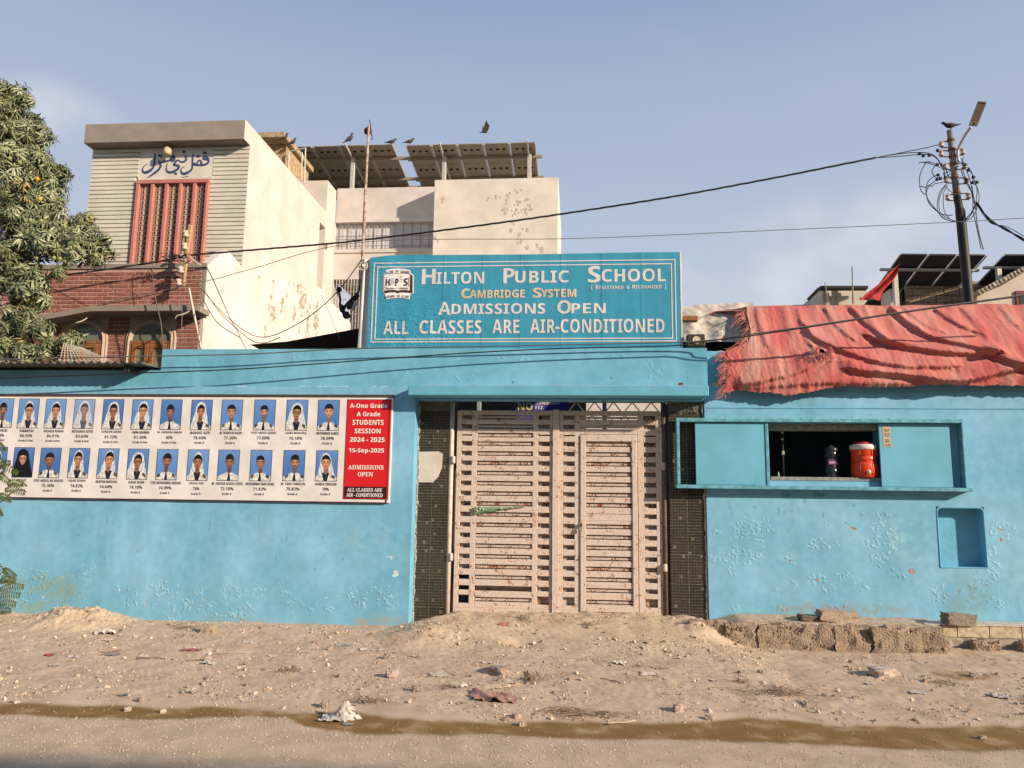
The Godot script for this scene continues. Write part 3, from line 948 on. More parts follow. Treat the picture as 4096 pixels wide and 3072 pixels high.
func build_pillars() -> void:
	var tm := []
	for k in 4:
		var v: float = [0.046, 0.055, 0.04, 0.062][k]
		tm.append(mat(lin(v * 1.12, v, v * 0.78), 0.45, 3.0, 0.05, "speck"))
	var grout := mat(lin(0.17, 0.15, 0.12), 0.95, 2.0, 0.2, "worn")
	var cell := 0.0335
	var sheets := []
	for v in 4:   # a sheet of small square mosaic tiles with recessed joints
		rng.seed = 60 + v
		var st := mb()
		var nx := 6
		var ny := 10
		for j in ny:
			for i in nx:
				if rng.randf() < 0.015: continue
				var c := Vector3((i - (nx - 1) * 0.5) * cell, (j - (ny - 1) * 0.5) * cell, rng.randf_range(-0.001, 0.001))
				var h := cell * 0.5 - 0.0028
				var tx := rng.randf_range(-0.03, 0.03)
				var b := Basis(Vector3.RIGHT, tx) * Basis(Vector3.UP, rng.randf_range(-0.03, 0.03))
				var q := func(sx, sy, k, zz): return c + b * Vector3(sx * (h - k), sy * (h - k), zz)
				var k := 0.003
				quad(st, q.call(-1, -1, k, 0.004), q.call(1, -1, k, 0.004), q.call(1, 1, k, 0.004), q.call(-1, 1, k, 0.004), Vector3.BACK)
				quad(st, q.call(-1, -1, 0, 0), q.call(1, -1, 0, 0), q.call(1, -1, k, 0.004), q.call(-1, -1, k, 0.004), Vector3.DOWN)
				quad(st, q.call(-1, 1, 0, 0), q.call(1, 1, 0, 0), q.call(1, 1, k, 0.004), q.call(-1, 1, k, 0.004), Vector3.UP)
				quad(st, q.call(-1, -1, 0, 0), q.call(-1, 1, 0, 0), q.call(-1, 1, k, 0.004), q.call(-1, -1, k, 0.004), Vector3.LEFT)
				quad(st, q.call(1, -1, 0, 0), q.call(1, 1, 0, 0), q.call(1, 1, k, 0.004), q.call(1, -1, k, 0.004), Vector3.RIGHT)
		sheets.append(commit(st, tm[v]))
	rng.seed = 64
	for side in 2:
		var x0 := -1.41 if side == 0 else g8(1686)
		var x1 := g8(300) if side == 0 else 2.088
		var z := -0.235 if side == 0 else -0.21
		var p := thing("gate_pillar", "dark mosaic-tiled gate pillar with a torn white notice on it" if side == 0 else "dark mosaic-tiled gate pillar half covered by the hatch frame", "pillar", Vector3((x0 + x1) * 0.5, 0.1, z), "pillars of the entrance gate")
		var st := mb()
		box(st, Vector3(x0, -0.1, -0.5), Vector3(x1, 2.80, z))
		obj("mortar_bed", st, grout, p)
		var cw := (x1 - x0) / 2.0
		for r in 9:
			for c in 2:
				var cy := 0.05 + 0.3385 * r + 0.17 - 0.08
				if cy > 2.75: continue
				var t := Transform3D(Basis.from_scale(Vector3(minf(1.04, (cw - 0.004) / (cell * 6.0)), 1, 1)), Vector3(x0 + cw * (c + 0.5), cy, z + 0.001))
				put("tile_sheet", sheets[rng.randi() % 4], p, t)
		# ragged plaster edge left along the outer side
		st = mb(true)
		var ex := x0 + 0.004 if side == 0 else x1 - 0.012
		for k in 46:
			var y := 0.06 + k * 0.0595
			lump(st, Vector3(rng.randf_range(0.014, 0.04), rng.randf_range(0.06, 0.10), 0.03), Transform3D(Basis(Vector3.BACK, rng.randf_range(-0.2, 0.2)), Vector3(ex + rng.randf_range(-0.006, 0.006), y, z + 0.004)), 0.5, k + side * 100, 2)
		obj("plaster_edge", st, M.concrete if side == 0 else mat(lin(0.5, 0.45, 0.38), 0.9, 2.0, 0.2, "worn"), p)

func r8(x: float, y: float, z: float) -> Vector3:
	return pz(1600 + x * 0.639, 1500 + y * 0.639, z)
func build_gate_bits() -> void:
	# torn white notice on the left pillar
	var poly := PackedVector2Array()
	for p in [[118, 480], [240, 478], [268, 492], [262, 580], [238, 640], [205, 672], [116, 672]]:
		var q := r8(p[0], p[1], -0.222)
		poly.append(Vector2(q.x, q.y))
	var st := mb()
	slab(st, poly, 0.005, Transform3D(Basis(), Vector3(0, 0, -0.222)))
	var o := obj("notice_board", st, mat(lin(0.60, 0.54, 0.46), 0.8, 1.5, 0.05))
	meta(o, "blank cream notice board with a broken corner on the tiled pillar", "notice")
	# padlock on the wicket door
	var c := r8(1133, 955, GZ + 0.045)
	var pl := thing("padlock", "small worn steel padlock hanging on the wicket door", "padlock", c)
	st = mb()
	bevel_box(st, Vector3(0.045, 0.05, 0.022), 0.006, Transform3D(Basis(), c + Vector3(0, -0.02, 0)))
	obj("body", st, M.steel, pl)
	st = mb(true)
	var arc := []
	for k in 11:
		var a := PI * k / 10.0
		arc.append(c + Vector3(cos(a) * 0.014, 0.045 + sin(a) * 0.02 - (0.0 if k > 0 and k < 10 else 0.05), 0))
	tube(st, arc, 0.004, 6)
	obj("shackle", st, M.steel, pl)
	st = mb()
	bb(st, c + Vector3(-0.01, 0.005, -0.035), c + Vector3(0.012, 0.05, -0.006), 0.003)
	obj("hasp", st, M.rust, pl)
	# folded green cloth pushed through a slot
	st = mb(true)
	var g := []
	for i in 15:
		var s := i / 14.0
		var row := []
		for j in 9:
			var t := j / 8.0
			var top := r8(lerpf(468, 782, s), lerpf(828, 824, s), GZ)
			var bot := r8(lerpf(470, 782, s), lerpf(878, 828, pow(s, 0.7)), GZ)
			var q := top.lerp(bot, t)
			q.z = GZ + 0.012 + 0.028 * sin(PI * t) * (1.0 - s * 0.8) + 0.008 * sin(s * 13.0 + t * 9.0) * (1.0 - s)
			row.append(q)
		g.append(row)
	sheet(st, g, Vector3.BACK)
	var cl := thing("green_cloth", "faded green cloth tucked into a slot of the gate", "cloth", r8(600, 850, GZ))
	obj("folded_cloth", st, mat(lin(0.20, 0.32, 0.19), 0.9, 3.0, 0.15, "worn"), cl)
	st = mb(true)
	for p in [[478, 828], [500, 838], [482, 850], [508, 826], [632, 835], [700, 830], [520, 842]]:
		lump(st, Vector3(0.026, 0.02, 0.02), Transform3D(Basis(), r8(p[0], p[1], GZ + 0.04)), 0.3, int(p[0]), 2, 0.1)
	obj("knots", st, mat(lin(0.5, 0.55, 0.42), 0.9, 3.0), cl)
	# red stub on the canopy and the red dot lamp under the gate
	st = mb()
	var rc := pz(2723, 1534, 0.12)
	bevel_box(st, Vector3(0.055, 0.045, 0.05), 0.006, Transform3D(Basis(), Vector3(rc.x, 2.963, 0.12)))
	meta(obj("red_block", st, mat(lin(0.14, 0.03, 0.03), 0.7, 3.0)), "small dark red block standing on the gate canopy", "block")
	st = mb(true)
	var rd := r8(331, 1492, GZ + 0.01)
	lathe(st, rd, [Vector2(0.0, 0.012), Vector2(0.008, 0.01), Vector2(0.012, 0.0), Vector2(0.012, -0.02), Vector2(0, -0.02)], 12, Basis(Vector3.RIGHT, PI / 2))
	meta(obj("reflector", st, plain(lin(0.55, 0.04, 0.03), 0.3)), "tiny round red reflector at the foot of the gate", "reflector")

# what shows over the gate: a roofed yard with trusses, a pale school wall, a sign
func build_yard() -> void:
	var t := thing("yard_shed", "dark sheet-roofed yard shed on light steel trusses behind the wall", "shed", Vector3(-1.5, 0, -3.5))
	var st := mb()
	var a := pz(1000, 1378, -1.6)
	var b := pz(1442, 1322, -1.6)
	var roof_l := a.y
	var roof_r := b.y
	var g := []
	for j in 5:
		var row := []
		for i in 13:
			var x := lerpf(a.x, 2.4, i / 12.0)
			row.append(Vector3(x, lerpf(roof_l, roof_r + 0.1, smoothstep(0.0, 0.35, i / 12.0)) - 0.02 * j, -1.6 - 1.1 * j))
		g.append(row)
	sheet(st, g, Vector3.UP)
	obj("roof", st, mat(lin(0.05, 0.05, 0.05), 0.8, 1.0, 0.1, "worn"), t)
	for z in [-1.75, -3.6, -5.6]:
		st = mb()
		var lo := 2.62
		bar(st, Vector3(a.x, lo + 0.62, z), Vector3(2.4, lo + 0.62, z), 0.05, 0.05)
		bar(st, Vector3(a.x, lo + 0.40, z), Vector3(2.4, lo + 0.40, z), 0.04, 0.04)
		for k in 22:
			var x := a.x + k * 0.31
			bar(st, Vector3(x, lo + 0.41, z), Vector3(x + 0.155, lo + 0.61, z), 0.02, 0.02)
			bar(st, Vector3(x + 0.155, lo + 0.61, z), Vector3(x + 0.31, lo + 0.41, z), 0.02, 0.02)
		obj("truss", st, mat(lin(0.07, 0.08, 0.08), 0.7, 1.0), t)
	for x in [-4.2, -0.85, 0.95, 2.3]:
		st = mb()
		bb(st, Vector3(x - 0.03, 0, -1.78), Vector3(x + 0.03, 3.25, -1.72))
		obj("post", st, mat(lin(0.25, 0.30, 0.30), 0.6, 1.0), t)
	st = mb()
	box(st, Vector3(-5.4, -0.05, -6.5), Vector3(0.75, 3.9, -6.42))
	obj("added_dark_sheet", st, mat(lin(0.10, 0.09, 0.08), 0.8, 1.0, 0.0, "worn"), t)  # dark sheet added to blacken the view through and over the gate
	var s := thing("school_block", "pale school wall seen through the gap over the gate", "building", Vector3(0, 0, -9))
	st = mb()
	box(st, Vector3(-5.5, -0.05, -9.6), Vector3(4.5, 4.6, -9.0))
	obj("wall", st, M.white, s)
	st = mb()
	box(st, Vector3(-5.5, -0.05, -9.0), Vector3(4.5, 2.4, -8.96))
	obj("added_dark_band", st, mat(lin(0.14, 0.085, 0.06), 0.8, 1.0), s)  # dark band added to this wall to keep the gate holes dark
	var n := thing("fee_sign", "violet sign with yellow and white lettering over the gate", "sign", pz(2170, 1625, -1.4))
	var lo := pz(2062, 1642, -1.4)
	var hi := pz(2274, 1585, -1.4)
	st = mb()
	bb(st, Vector3(lo.x, lo.y - 0.2, -1.43), Vector3(hi.x, hi.y + 0.03, -1.4), 0.004)
	obj("board", st, plain(lin(0.05, 0.04, 0.25), 0.5), n)
	var yl := plain(lin(0.62, 0.60, 0.06), 0.5)
	var c5 := func(x, y): return pz(1780 + x * 0.2803, 1600 + y * 0.2803, -1.396)
	letters("NO", c5.call(1040, 142), c5.call(1250, 38), yl, n)
	letters("ADMISSION", c5.call(1285, 66), c5.call(1640, 18), M.white_print, n, "lettering", "Droid Serif")
	letters("FEE", c5.call(1285, 130), c5.call(1402, 84), M.white_print, n, "lettering", "Droid Serif")
func r7(x: float, y: float, z: float) -> Vector3:
	return pz(1400 + x * 0.633, 980 + y * 0.633, z)
func build_sign() -> void:
	var z := -0.10
	var tl := pz(1487, 1028, z); var br := pz(2718, 1388, z)
	var lo := Vector3(-2.075, 3.432, z)
	var hi := Vector3(1.815, 4.655, z)
	var t := thing("school_sign", "large blue vinyl school sign with white lettering standing on the wall", "sign", Vector3(-0.1, 3.43, z))
	# crumpled vinyl: shared relief for the sheet and all the print on it
	var w := 1024
	var h := 330
	var n1 := grain(0.02, 4, w, h, 5, 3.0)
	var n2 := grain(0.012, 4, w, h, 6)
	var hb := PackedByteArray()
	hb.resize(w * h)
	for y in h:
		for x in w:
			var i := y * w + x
			var u := float(x) / w
			var v := float(y) / h
			var k := 0.5 + 0.10 * (n2[i] / 255.0 - 0.5)
			# creases fanning from the tied lower left and top left corners
			var low := clampf(1.0 - Vector2((u - 0.14) / 0.30, (v - 0.8) / 0.62).length(), 0, 1)
			var d := (u * 3.2 + v * 0.9)
			var rid := absf(fposmod(d * 9.0 + (n1[i] / 255.0) * 2.2, 1.0) - 0.5) * 2.0
			k += low * 0.55 * (pow(rid, 3.0) + (n1[i] / 255.0 - 0.5))
			var top := clampf(1.0 - Vector2((u - 0.04) / 0.16, (v - 0.12) / 0.22).length(), 0, 1)
			k += top * 0.45 * pow(absf(fposmod((v - u * 0.6) * 22.0 + n1[i] / 255.0, 1.0) - 0.5) * 2.0, 2.0)
			for s in [0.245, 0.372, 0.495, 0.625, 0.755, 0.88]:
				var e := absf(u - s - 0.0008 * sin(v * 9.0))
				if e < 0.006: k += 0.22 * (1.0 - e / 0.006) * (0.3 + n1[i] / 255.0)
			k += 0.05 * (n1[i] / 255.0 - 0.5)
			hb[i] = int(clampf(k * 255.0, 0, 255))
	var ht := ImageTexture.create_from_image(Image.create_from_data(w, h, false, Image.FORMAT_L8, hb))
	var ab := PackedByteArray()
	ab.resize(w * h)
	var n5 := grain(0.02, 4, w, h, 8, 0.1)
	for y in h:
		for x in w:
			var u := float(x) / w
			var k := 0.955 + 0.09 * (n5[y * w + x] / 255.0 - 0.5) + 0.07 * (n2[y * w + x] / 255.0 - 0.5)
			for s in [0.245, 0.372, 0.495, 0.625, 0.755, 0.88]:
				var e := absf(u - s)
				if e < 0.005: k -= 0.12 * (1.0 - e / 0.005) * (n1[y * w + x] / 255.0)
			ab[y * w + x] = int(clampf(k * 255.0, 0, 255))
	var at := ImageTexture.create_from_image(Image.create_from_data(w, h, false, Image.FORMAT_L8, ab))
	var vinyl := func(c: Color):
		var m := StandardMaterial3D.new()
		m.albedo_color = c
		m.albedo_texture = at
		m.roughness = 0.42
		m.metallic_specular = 0.4
		m.heightmap_enabled = true
		m.heightmap_texture = ht
		m.heightmap_scale = 1.0
		m.uv1_triplanar = true
		m.uv1_world_triplanar = true
		m.uv1_scale = Vector3(1.0 / 3.89, 1.0 / 1.223, 0.3)
		m.uv1_offset = Vector3(2.075 / 3.89, -3.432 / 1.223, 0)
		return m
	var blue: Material = vinyl.call(lin(0.045, 0.30, 0.44))
	var white: Material = vinyl.call(lin(0.66, 0.64, 0.62))
	var gold: Material = vinyl.call(lin(0.62, 0.52, 0.30))
	M.sign_blue = blue
	var st := mb(true)
	var g := []
	for j in 25:
		var row := []
		for i in 79:
			var u := i / 78.0
			var v := j / 24.0
			var x := lerpf(lo.x, hi.x, u)
			var y := lerpf(hi.y, lo.y, v)
			y += 0.012 * sin(u * 9.0) * (1.0 - v) * (1.0 if u < 0.2 else 0.3) - (0.02 * (1.0 - u / 0.06) * (1.0 - v) if u < 0.06 else 0.0)
			row.append(Vector3(x, y, z + 0.001 * hill.get_noise_2d(x * 3.0, y * 3.0)))
		g.append(row)
	sheet(st, g, Vector3.BACK)
	obj("vinyl_sheet", st, blue, t)
	# steel frame behind, white edge returns
	st = mb()
	for x in [lo.x + 0.02, -0.8, 0.5, hi.x - 0.02]:
		bb(st, Vector3(x - 0.02, lo.y - 0.001, z - 0.06), Vector3(x + 0.02, hi.y - 0.03, z - 0.02))
	bb(st, Vector3(lo.x + 0.05, hi.y - 0.06, z - 0.058), Vector3(hi.x - 0.05, hi.y - 0.02, z - 0.022))
	bb(st, Vector3(lo.x + 0.05, lo.y + 0.01, z - 0.058), Vector3(hi.x - 0.05, lo.y + 0.05, z - 0.022))
	obj("frame", st, M.steel, t)
	st = mb(true)  # loose white vinyl edge folded round the left end
	g = []
	for j in 21:
		var v := j / 20.0
		var row := []
		for i in 9:
			var u := i / 8.0
			var x := lerpf(lo.x - 0.135 + 0.03 * (1.0 - v), lo.x + 0.012, u)
			row.append(Vector3(x, lerpf(hi.y - 0.02, lo.y + 0.005, v), z - 0.03 + 0.032 * sin(u * PI * 2.2 + 0.6) * (0.7 + 0.3 * sin(v * 5.0)) + 0.03 * (u - 1.0)))
		g.append(row)
	sheet(st, g, Vector3.BACK)
	var wv := mat(lin(0.60, 0.58, 0.55), 0.5, 1.5, 0.1)
	obj("folded_edge", st, wv, t)
	st = mb()
	bb(st, Vector3(hi.x + 0.002, lo.y, z - 0.04), Vector3(hi.x + 0.022, hi.y + 0.01, z + 0.004), 0.004)
	obj("edge_trim", st, wv, t)
	# double white border
	for k in 2:
		var zz := z + 0.004
		var a := r7([150, 172][k], [112, 136][k], zz)
		var b := r7([2066, 2042][k], [610, 592][k], zz)
		var th := 0.014
		st = mb()
		bb(st, Vector3(a.x, a.y - th, z + 0.0012), Vector3(b.x, a.y, zz), 0.001)
		bb(st, Vector3(a.x, b.y, z + 0.0012), Vector3(b.x, b.y + th, zz), 0.001)
		bb(st, Vector3(a.x, b.y + th, z + 0.0012), Vector3(a.x + th, a.y - th, zz), 0.001)
		bb(st, Vector3(b.x - th, b.y + th, z + 0.0012), Vector3(b.x, a.y - th, zz), 0.001)
		obj("border", st, white, t)
	# lettering, each word set out from its own box; capitals larger than the rest
	var zl := z + 0.0035
	for wd in [["H", 452, 543, 150, 248], ["ILTON", 545, 848, 168, 246], ["P", 968, 1040, 146, 242], ["UBLIC", 1042, 1384, 160, 240], ["S", 1502, 1584, 132, 238], ["CHOOL", 1590, 1994, 148, 233], ["A", 556, 638, 361, 442], ["DMISSIONS", 640, 1234, 367, 438], ["O", 1310, 1396, 349, 434], ["PEN", 1398, 1616, 367, 432], ["ALL", 210, 370, 480, 564], ["CLASSES", 437, 832, 474, 562], ["ARE", 898, 1072, 470, 558], ["AIR-CONDITIONED", 1138, 1986, 464, 556], ["(", 1524, 1533, 252, 286], ["R", 1552, 1572, 254, 281], ["EGISTERED", 1574, 1728, 257, 279], ["&", 1748, 1766, 254, 279], ["R", 1784, 1804, 252, 277], ["ECOGNIZED", 1806, 1968, 253, 276], [")", 1988, 1997, 248, 282]]:
		letters(wd[0], r7(wd[1], wd[4], zl), r7(wd[2], wd[3], zl), white, t)
	for wd in [["C", 706, 756, 278, 334], ["AMBRIDGE", 758, 1102, 284, 332], ["S", 1158, 1206, 273, 330], ["YSTEM", 1208, 1426, 280, 329]]:
		letters(wd[0], r7(wd[1] - 4, wd[4] + 3, z + 0.0025), r7(wd[2] + 4, wd[3] - 3, z + 0.0025), white, t, "letter_outline")
		letters(wd[0], r7(wd[1], wd[4], zl + 0.001), r7(wd[2], wd[3], zl + 0.001), gold, t)
	build_emblem(t, z)
# the school's emblem: an open book with letters, a motto above and below
func build_emblem(t: Node3D, z: float) -> void:
	var c2 := func(x, y, zz): return pz(1500 + x * 0.0964, 1060 + y * 0.0964, zz)
	var outline := func(pts: Array, zz: float, m: Material, parent: Node, called: String):
		var poly := PackedVector2Array()
		for p in pts:
			var q: Vector3 = c2.call(p[0], p[1], zz)
			poly.append(Vector2(q.x, q.y))
		var st := mb()
		slab(st, poly, 0.003, Transform3D(Basis(), Vector3(0, 0, zz)))
		return obj(called, st, m, parent)
	var zz := z + 0.005
	var e: Node = outline.call([[340, 400], [450, 350], [440, 230], [470, 210], [700, 160], [960, 145], [1250, 170], [1450, 215], [1470, 240], [1465, 330], [1600, 410], [1600, 1180], [1450, 1190], [1465, 1250], [1420, 1420], [1200, 1370], [950, 1360], [700, 1375], [470, 1420], [415, 1290], [430, 1220], [390, 1200], [325, 1090]], zz, M.white_print, t, "emblem")
	var dark := plain(lin(0.045, 0.03, 0.025), 0.6)
	outline.call([[378, 1060], [560, 1035], [780, 1030], [870, 1040], [955, 1065], [1060, 1035], [1250, 1030], [1450, 1060], [1470, 385], [1560, 430], [1560, 1160], [1250, 1135], [1070, 1130], [945, 1170], [850, 1125], [640, 1130], [410, 1175], [370, 1085]], zz + 0.0035, dark, e, "book_edge")
	outline.call([[376, 420], [520, 365], [700, 340], [860, 350], [962, 380], [1080, 350], [1250, 345], [1400, 370], [1470, 395], [1470, 380], [1400, 355], [1250, 330], [1080, 335], [962, 366], [860, 335], [700, 326], [520, 350], [366, 405], [366, 1080], [378, 1080]], zz + 0.0035, dark, e, "book_line")
	var brown := plain(lin(0.16, 0.09, 0.07), 0.6)
	for w in [["H", 440, 625, 570, 860, dark], ["P", 838, 985, 560, 860, dark], ["S", 1190, 1360, 545, 860, dark], ["HILTON", 440, 780, 940, 1005, brown], ["PUBLIC", 1040, 1390, 930, 1000, brown]]:
		letters(w[0], c2.call(w[1], w[4], zz + 0.004), c2.call(w[2], w[3], zz + 0.004), w[5], e)
	letters("SCHOOL", c2.call(1372, 880, zz + 0.004), c2.call(1440, 490, zz + 0.004), brown, e, "lettering", "Droid Sans", 700, PI / 2)
	for row in [["LIVE TO LEARN", 480, 1430, 285, -1], ["LEARN TO LIVE", 450, 1420, 1310, -1]]:
		var s: String = row[0]
		var lw: float = (row[2] - row[1]) / s.length()
		for i in s.length():
			if s[i] == " ": continue
			var u := (i + 0.5) / s.length() * 2.0 - 1.0
			var y: float = row[3] + 40.0 * u * u - 25.0
			var x: float = row[1] + lw * i
			letters(s[i], c2.call(x + (lw * 0.3 if s[i] == "I" else 6.0), y + 48, zz + 0.004), c2.call(x + lw - (lw * 0.3 if s[i] == "I" else 6.0), y - 48, zz + 0.004), brown, e)
	var st := mb()
	for p in [[600, 408], [670, 408], [740, 408], [412, 525], [462, 520], [515, 515], [680, 575], [725, 570], [775, 565], [662, 628], [708, 624], [760, 616], [684, 690], [730, 686], [782, 678], [676, 744], [725, 740], [778, 728], [650, 800], [692, 796], [742, 788], [1024, 464], [1075, 458], [1125, 454], [1048, 528], [1095, 524], [1070, 598], [1118, 586], [1046, 674], [1094, 668], [410, 920], [458, 912], [510, 908], [820, 970], [872, 962], [968, 958], [1016, 950]]:
		var q: Vector3 = c2.call(p[0], p[1], zz + 0.004)
		lathe(st, q, [Vector2(0, 0.001), Vector2(0.0042, 0.0), Vector2(0.0042, -0.003)], 6, Basis(Vector3.RIGHT, PI / 2))
	obj("dots", st, dark, e)

# the long printed poster with two rows of portraits
func build_poster() -> void:
	var z := 0.022
	var r5 := func(x, y, zz): return pz(x * 0.3707, 1560 + y * 0.3707, zz)
	var r6 := func(x, y, zz): return pz(800 + x * 0.3888, 1560 + y * 0.3888, zz)
	var tr: Vector3 = r6.call(1998, 78, z)
	var bl: Vector3 = r6.call(1945, 1165, z)
	var x0 := -7.4
	var x1 := tr.x - 0.01
	var y0 := bl.y
	var y1 := tr.y
	var t := thing("student_poster", "long white poster of student portraits with a red panel at its end", "poster", Vector3(-4.4, 1.54, 0))
	var st := mb()
	bb(st, Vector3(x0, y0, 0.002), Vector3(x1, y1, z), 0.003)
	obj("board", st, mat(lin(0.71, 0.69, 0.66), 0.5, 0.8, 0.0), t)
	st = mb()
	bb(st, Vector3(x0, y1 + 0.001, 0.004), Vector3(x1 + 0.012, y1 + 0.035, z + 0.006), 0.003)
	obj("top_batten", st, mat(lin(0.08, 0.055, 0.05), 0.8, 2.0, 0.1, "worn"), t)
	st = mb()
	var ly: float = r6.call(0, 1136, z).y
	bb(st, Vector3(x0, ly - 0.009, z + 0.001), Vector3(x1 - 0.035, ly + 0.009, z + 0.004), 0.001)
	bb(st, Vector3(x1 - 0.053, ly + 0.009, z + 0.001), Vector3(x1 - 0.035, y1 - 0.03, z + 0.004), 0.001)
	obj("border", st, plain(lin(0.045, 0.02, 0.04), 0.6), t)
	# portraits: [left x, top, right, bottom (zoomed), which zoom, kind, name, mark, grade]
	var P := [
		[-82, 95, 135, 403, 5, 1, "KHAIRI", "4%", "-One"], [178, 97, 424, 408, 5, 0, "SUMMAIYAH", "86.55%", "Grade A-One"], [468, 100, 716, 411, 5, 0, "BASHAIR ADNAN", "84.91%", "Grade A-One"], [778, 103, 1026, 414, 5, 3, "MUSFARAH AZFAR", "83.64%", "Grade A-One"],
		[1088, 103, 1338, 420, 5, 0, "ZUBAIDA JAHAN", "81.73%", "Grade A-One"], [1402, 105, 1656, 423, 5, 0, "AMNA NAUMAN", "81.36%", "Grade A-One"], [1714, 105, 1970, 425, 5, 1, "M. IBRAHIM AMJAD", "80%", "Grade A-One"], [-110, 104, 130, 408, 6, 0, "MANAHIL RIZVI", "78.64%", "Grade A"],
		[200, 103, 446, 409, 6, 1, "M TAIMOOR KHAN", "77.36%", "Grade A"], [536, 103, 784, 410, 6, 1, "SYED ABDUL QADIR", "77.09%", "Grade A"], [870, 104, 1116, 412, 6, 0, "LAIBA MUSHTAQ", "76.18%", "Grade A"], [1193, 105, 1442, 413, 6, 1, "MUHAMMAD HaMZA", "76.09%", "Grade A"],
		[-160, 616, 72, 936, 5, 0, "", "", ""], [128, 622, 366, 940, 5, 2, "MIDHAT", "75.55%", "Grade A"], [412, 626, 660, 945, 5, 1, "SYED ABDULLAH RASHID", "75.36%", "Grade A"], [720, 630, 970, 948, 5, 0, "HIJAB ZEHRA", "74.82%", "Grade A"], [1034, 634, 1286, 956, 5, 0, "MARYAM NAUSHAD", "74.64%", "Grade A"],
		[1355, 638, 1608, 962, 5, 0, "AISHA KHAN", "74.18%", "Grade A"], [1670, 642, 1922, 968, 5, 1, "SYED MUHAMMAD HASSAN", "74.09%", "Grade A"], [-148, 615, 94, 930, 6, 0, "UROOJ NAZ", "74%", "Grade A"], [165, 617, 411, 931, 6, 1, "M. HASHIR KHAN LODHI", "73.18%", "Grade A"],
		[498, 620, 746, 934, 6, 1, "MUHAMMAD IBAD KHAN", "71.82%", "Grade A"], [838, 622, 1086, 934, 6, 1, "M. TAHA TAMKEEN", "70.82%", "Grade A"], [1176, 624, 1422, 936, 6, 0, "HAMDA IBRAHIM", "70%", "Grade A"]]
	var zp := z + 0.003
	var ink := plain(lin(0.03, 0.02, 0.035), 0.6)
	rng.seed = 99
	for p in P:
		var rr: Callable = r5 if p[4] == 5 else r6
		var a: Vector3 = rr.call(p[0], p[1], zp)
		var b: Vector3 = rr.call(p[2], p[3], zp)
		var cx: float = (a.x + b.x) * 0.5 + 0.006
		var hw := 0.130
		var top: float = a.y
		var bot: float = b.y
		st = mb()
		bb(st, Vector3(cx - hw - 0.006, bot - 0.006, z + 0.0005), Vector3(cx + hw + 0.006, top + 0.006, zp), 0.0005)
		var po := obj("portrait", st, ink, t)
		st = mb()
		var uvs := [Vector2(0, 1), Vector2(0, 0), Vector2(1, 0), Vector2(1, 1)]
		var cs := [Vector3(cx - hw, bot, zp + 0.001), Vector3(cx - hw, top, zp + 0.001), Vector3(cx + hw, top, zp + 0.001), Vector3(cx + hw, bot, zp + 0.001)]
		for k in [0, 1, 2, 0, 2, 3]:
			st.set_uv(uvs[k])
			st.add_vertex(cs[k])
		var pm := plain(Color.WHITE, 0.5)
		pm.albedo_texture = face_print(p[5])
		obj("print", st, pm, po)
		if p[6] == "": continue
		var first: bool = p[1] < 300
		var hgt := (top - bot)
		var lines := [[p[6], 0.108, 0.034, mini(p[6].length(), 20) * 0.0185 + 0.02, 700], [p[7], 0.275, 0.040, p[7].length() * 0.0275, 700], [p[8], 0.44, 0.030, p[8].length() * 0.0175, 600]]
		for l in lines:
			var cy: float = bot - l[1] * hgt
			if p[6] == "KHAIRI":
				var rx: float = r5.call({"KHAIRI": 80, "4%": 46, "-One": 56}[l[0]], 450, z).x
				letters(l[0], Vector3(rx - l[3], cy - l[2] * 0.5, z + 0.001), Vector3(rx, cy + l[2] * 0.5, z + 0.001), ink, t, "caption", "Droid Sans", 700)
				continue
			letters(l[0], Vector3(cx - l[3] * 0.5, cy - l[2] * 0.5, z + 0.001), Vector3(cx + l[3] * 0.5, cy + l[2] * 0.5, z + 0.001), ink, t, "caption", "Droid Sans", 700)
	# the red panel
	var ra: Vector3 = r6.call(1485, 1118, zp)
	var rb: Vector3 = r6.call(1968, 102, zp)
	var rx0: float = r6.call(1496, 600, zp).x
	var rx1: float = r6.call(1948, 600, zp).x
	st = mb()
	bb(st, Vector3(rx0 - 0.006, ra.y - 0.006, z + 0.0005), Vector3(rx1 + 0.006, rb.y + 0.006, zp - 0.001), 0.0005)
	obj("panel_border", st, ink, t)
	st = mb()
	bb(st, Vector3(rx0, ra.y, zp - 0.0008), Vector3(rx1, rb.y, zp + 0.001), 0.0005)
	var red := obj("red_panel", st, plain(lin(0.55, 0.015, 0.02), 0.45), t)
	st = mb()
	var b0: Vector3 = r6.call(1475, 1110, zp)
	var b1: Vector3 = r6.call(1905, 998, zp)
	bb(st, Vector3(rx0 + 0.012, b0.y, zp + 0.0012), Vector3(rx1 - 0.012, b1.y, zp + 0.003), 0.0005)
	obj("black_label", st, plain(lin(0.03, 0.008, 0.01), 0.5), red)
	for l in [["A-One Grade", 1542, 1932, 138, 184, 1], ["A Grade", 1612, 1854, 224, 270, 1], ["STUDENTS", 1568, 1890, 308, 358, 1], ["SESSION", 1590, 1858, 398, 445, 1], ["2024 - 2025", 1540, 1900, 487, 534, 1], ["15-Sep-2025", 1530, 1894, 600, 655, 1], ["ADMISSIONS", 1522, 1888, 776, 816, 2], ["OPEN", 1622, 1780, 846, 888, 2], ["ALL CLASSES ARE", 1512, 1874, 1012, 1044, 2], ["AIR - CONDITIONED", 1504, 1880, 1064, 1098, 2]]:
		letters(l[0], r6.call(l[1], l[4], zp + 0.004), r6.call(l[2], l[3], zp + 0.004), M.white_print, red, "lettering", "Droid Sans" if l[5] == 1 else "Droid Serif")

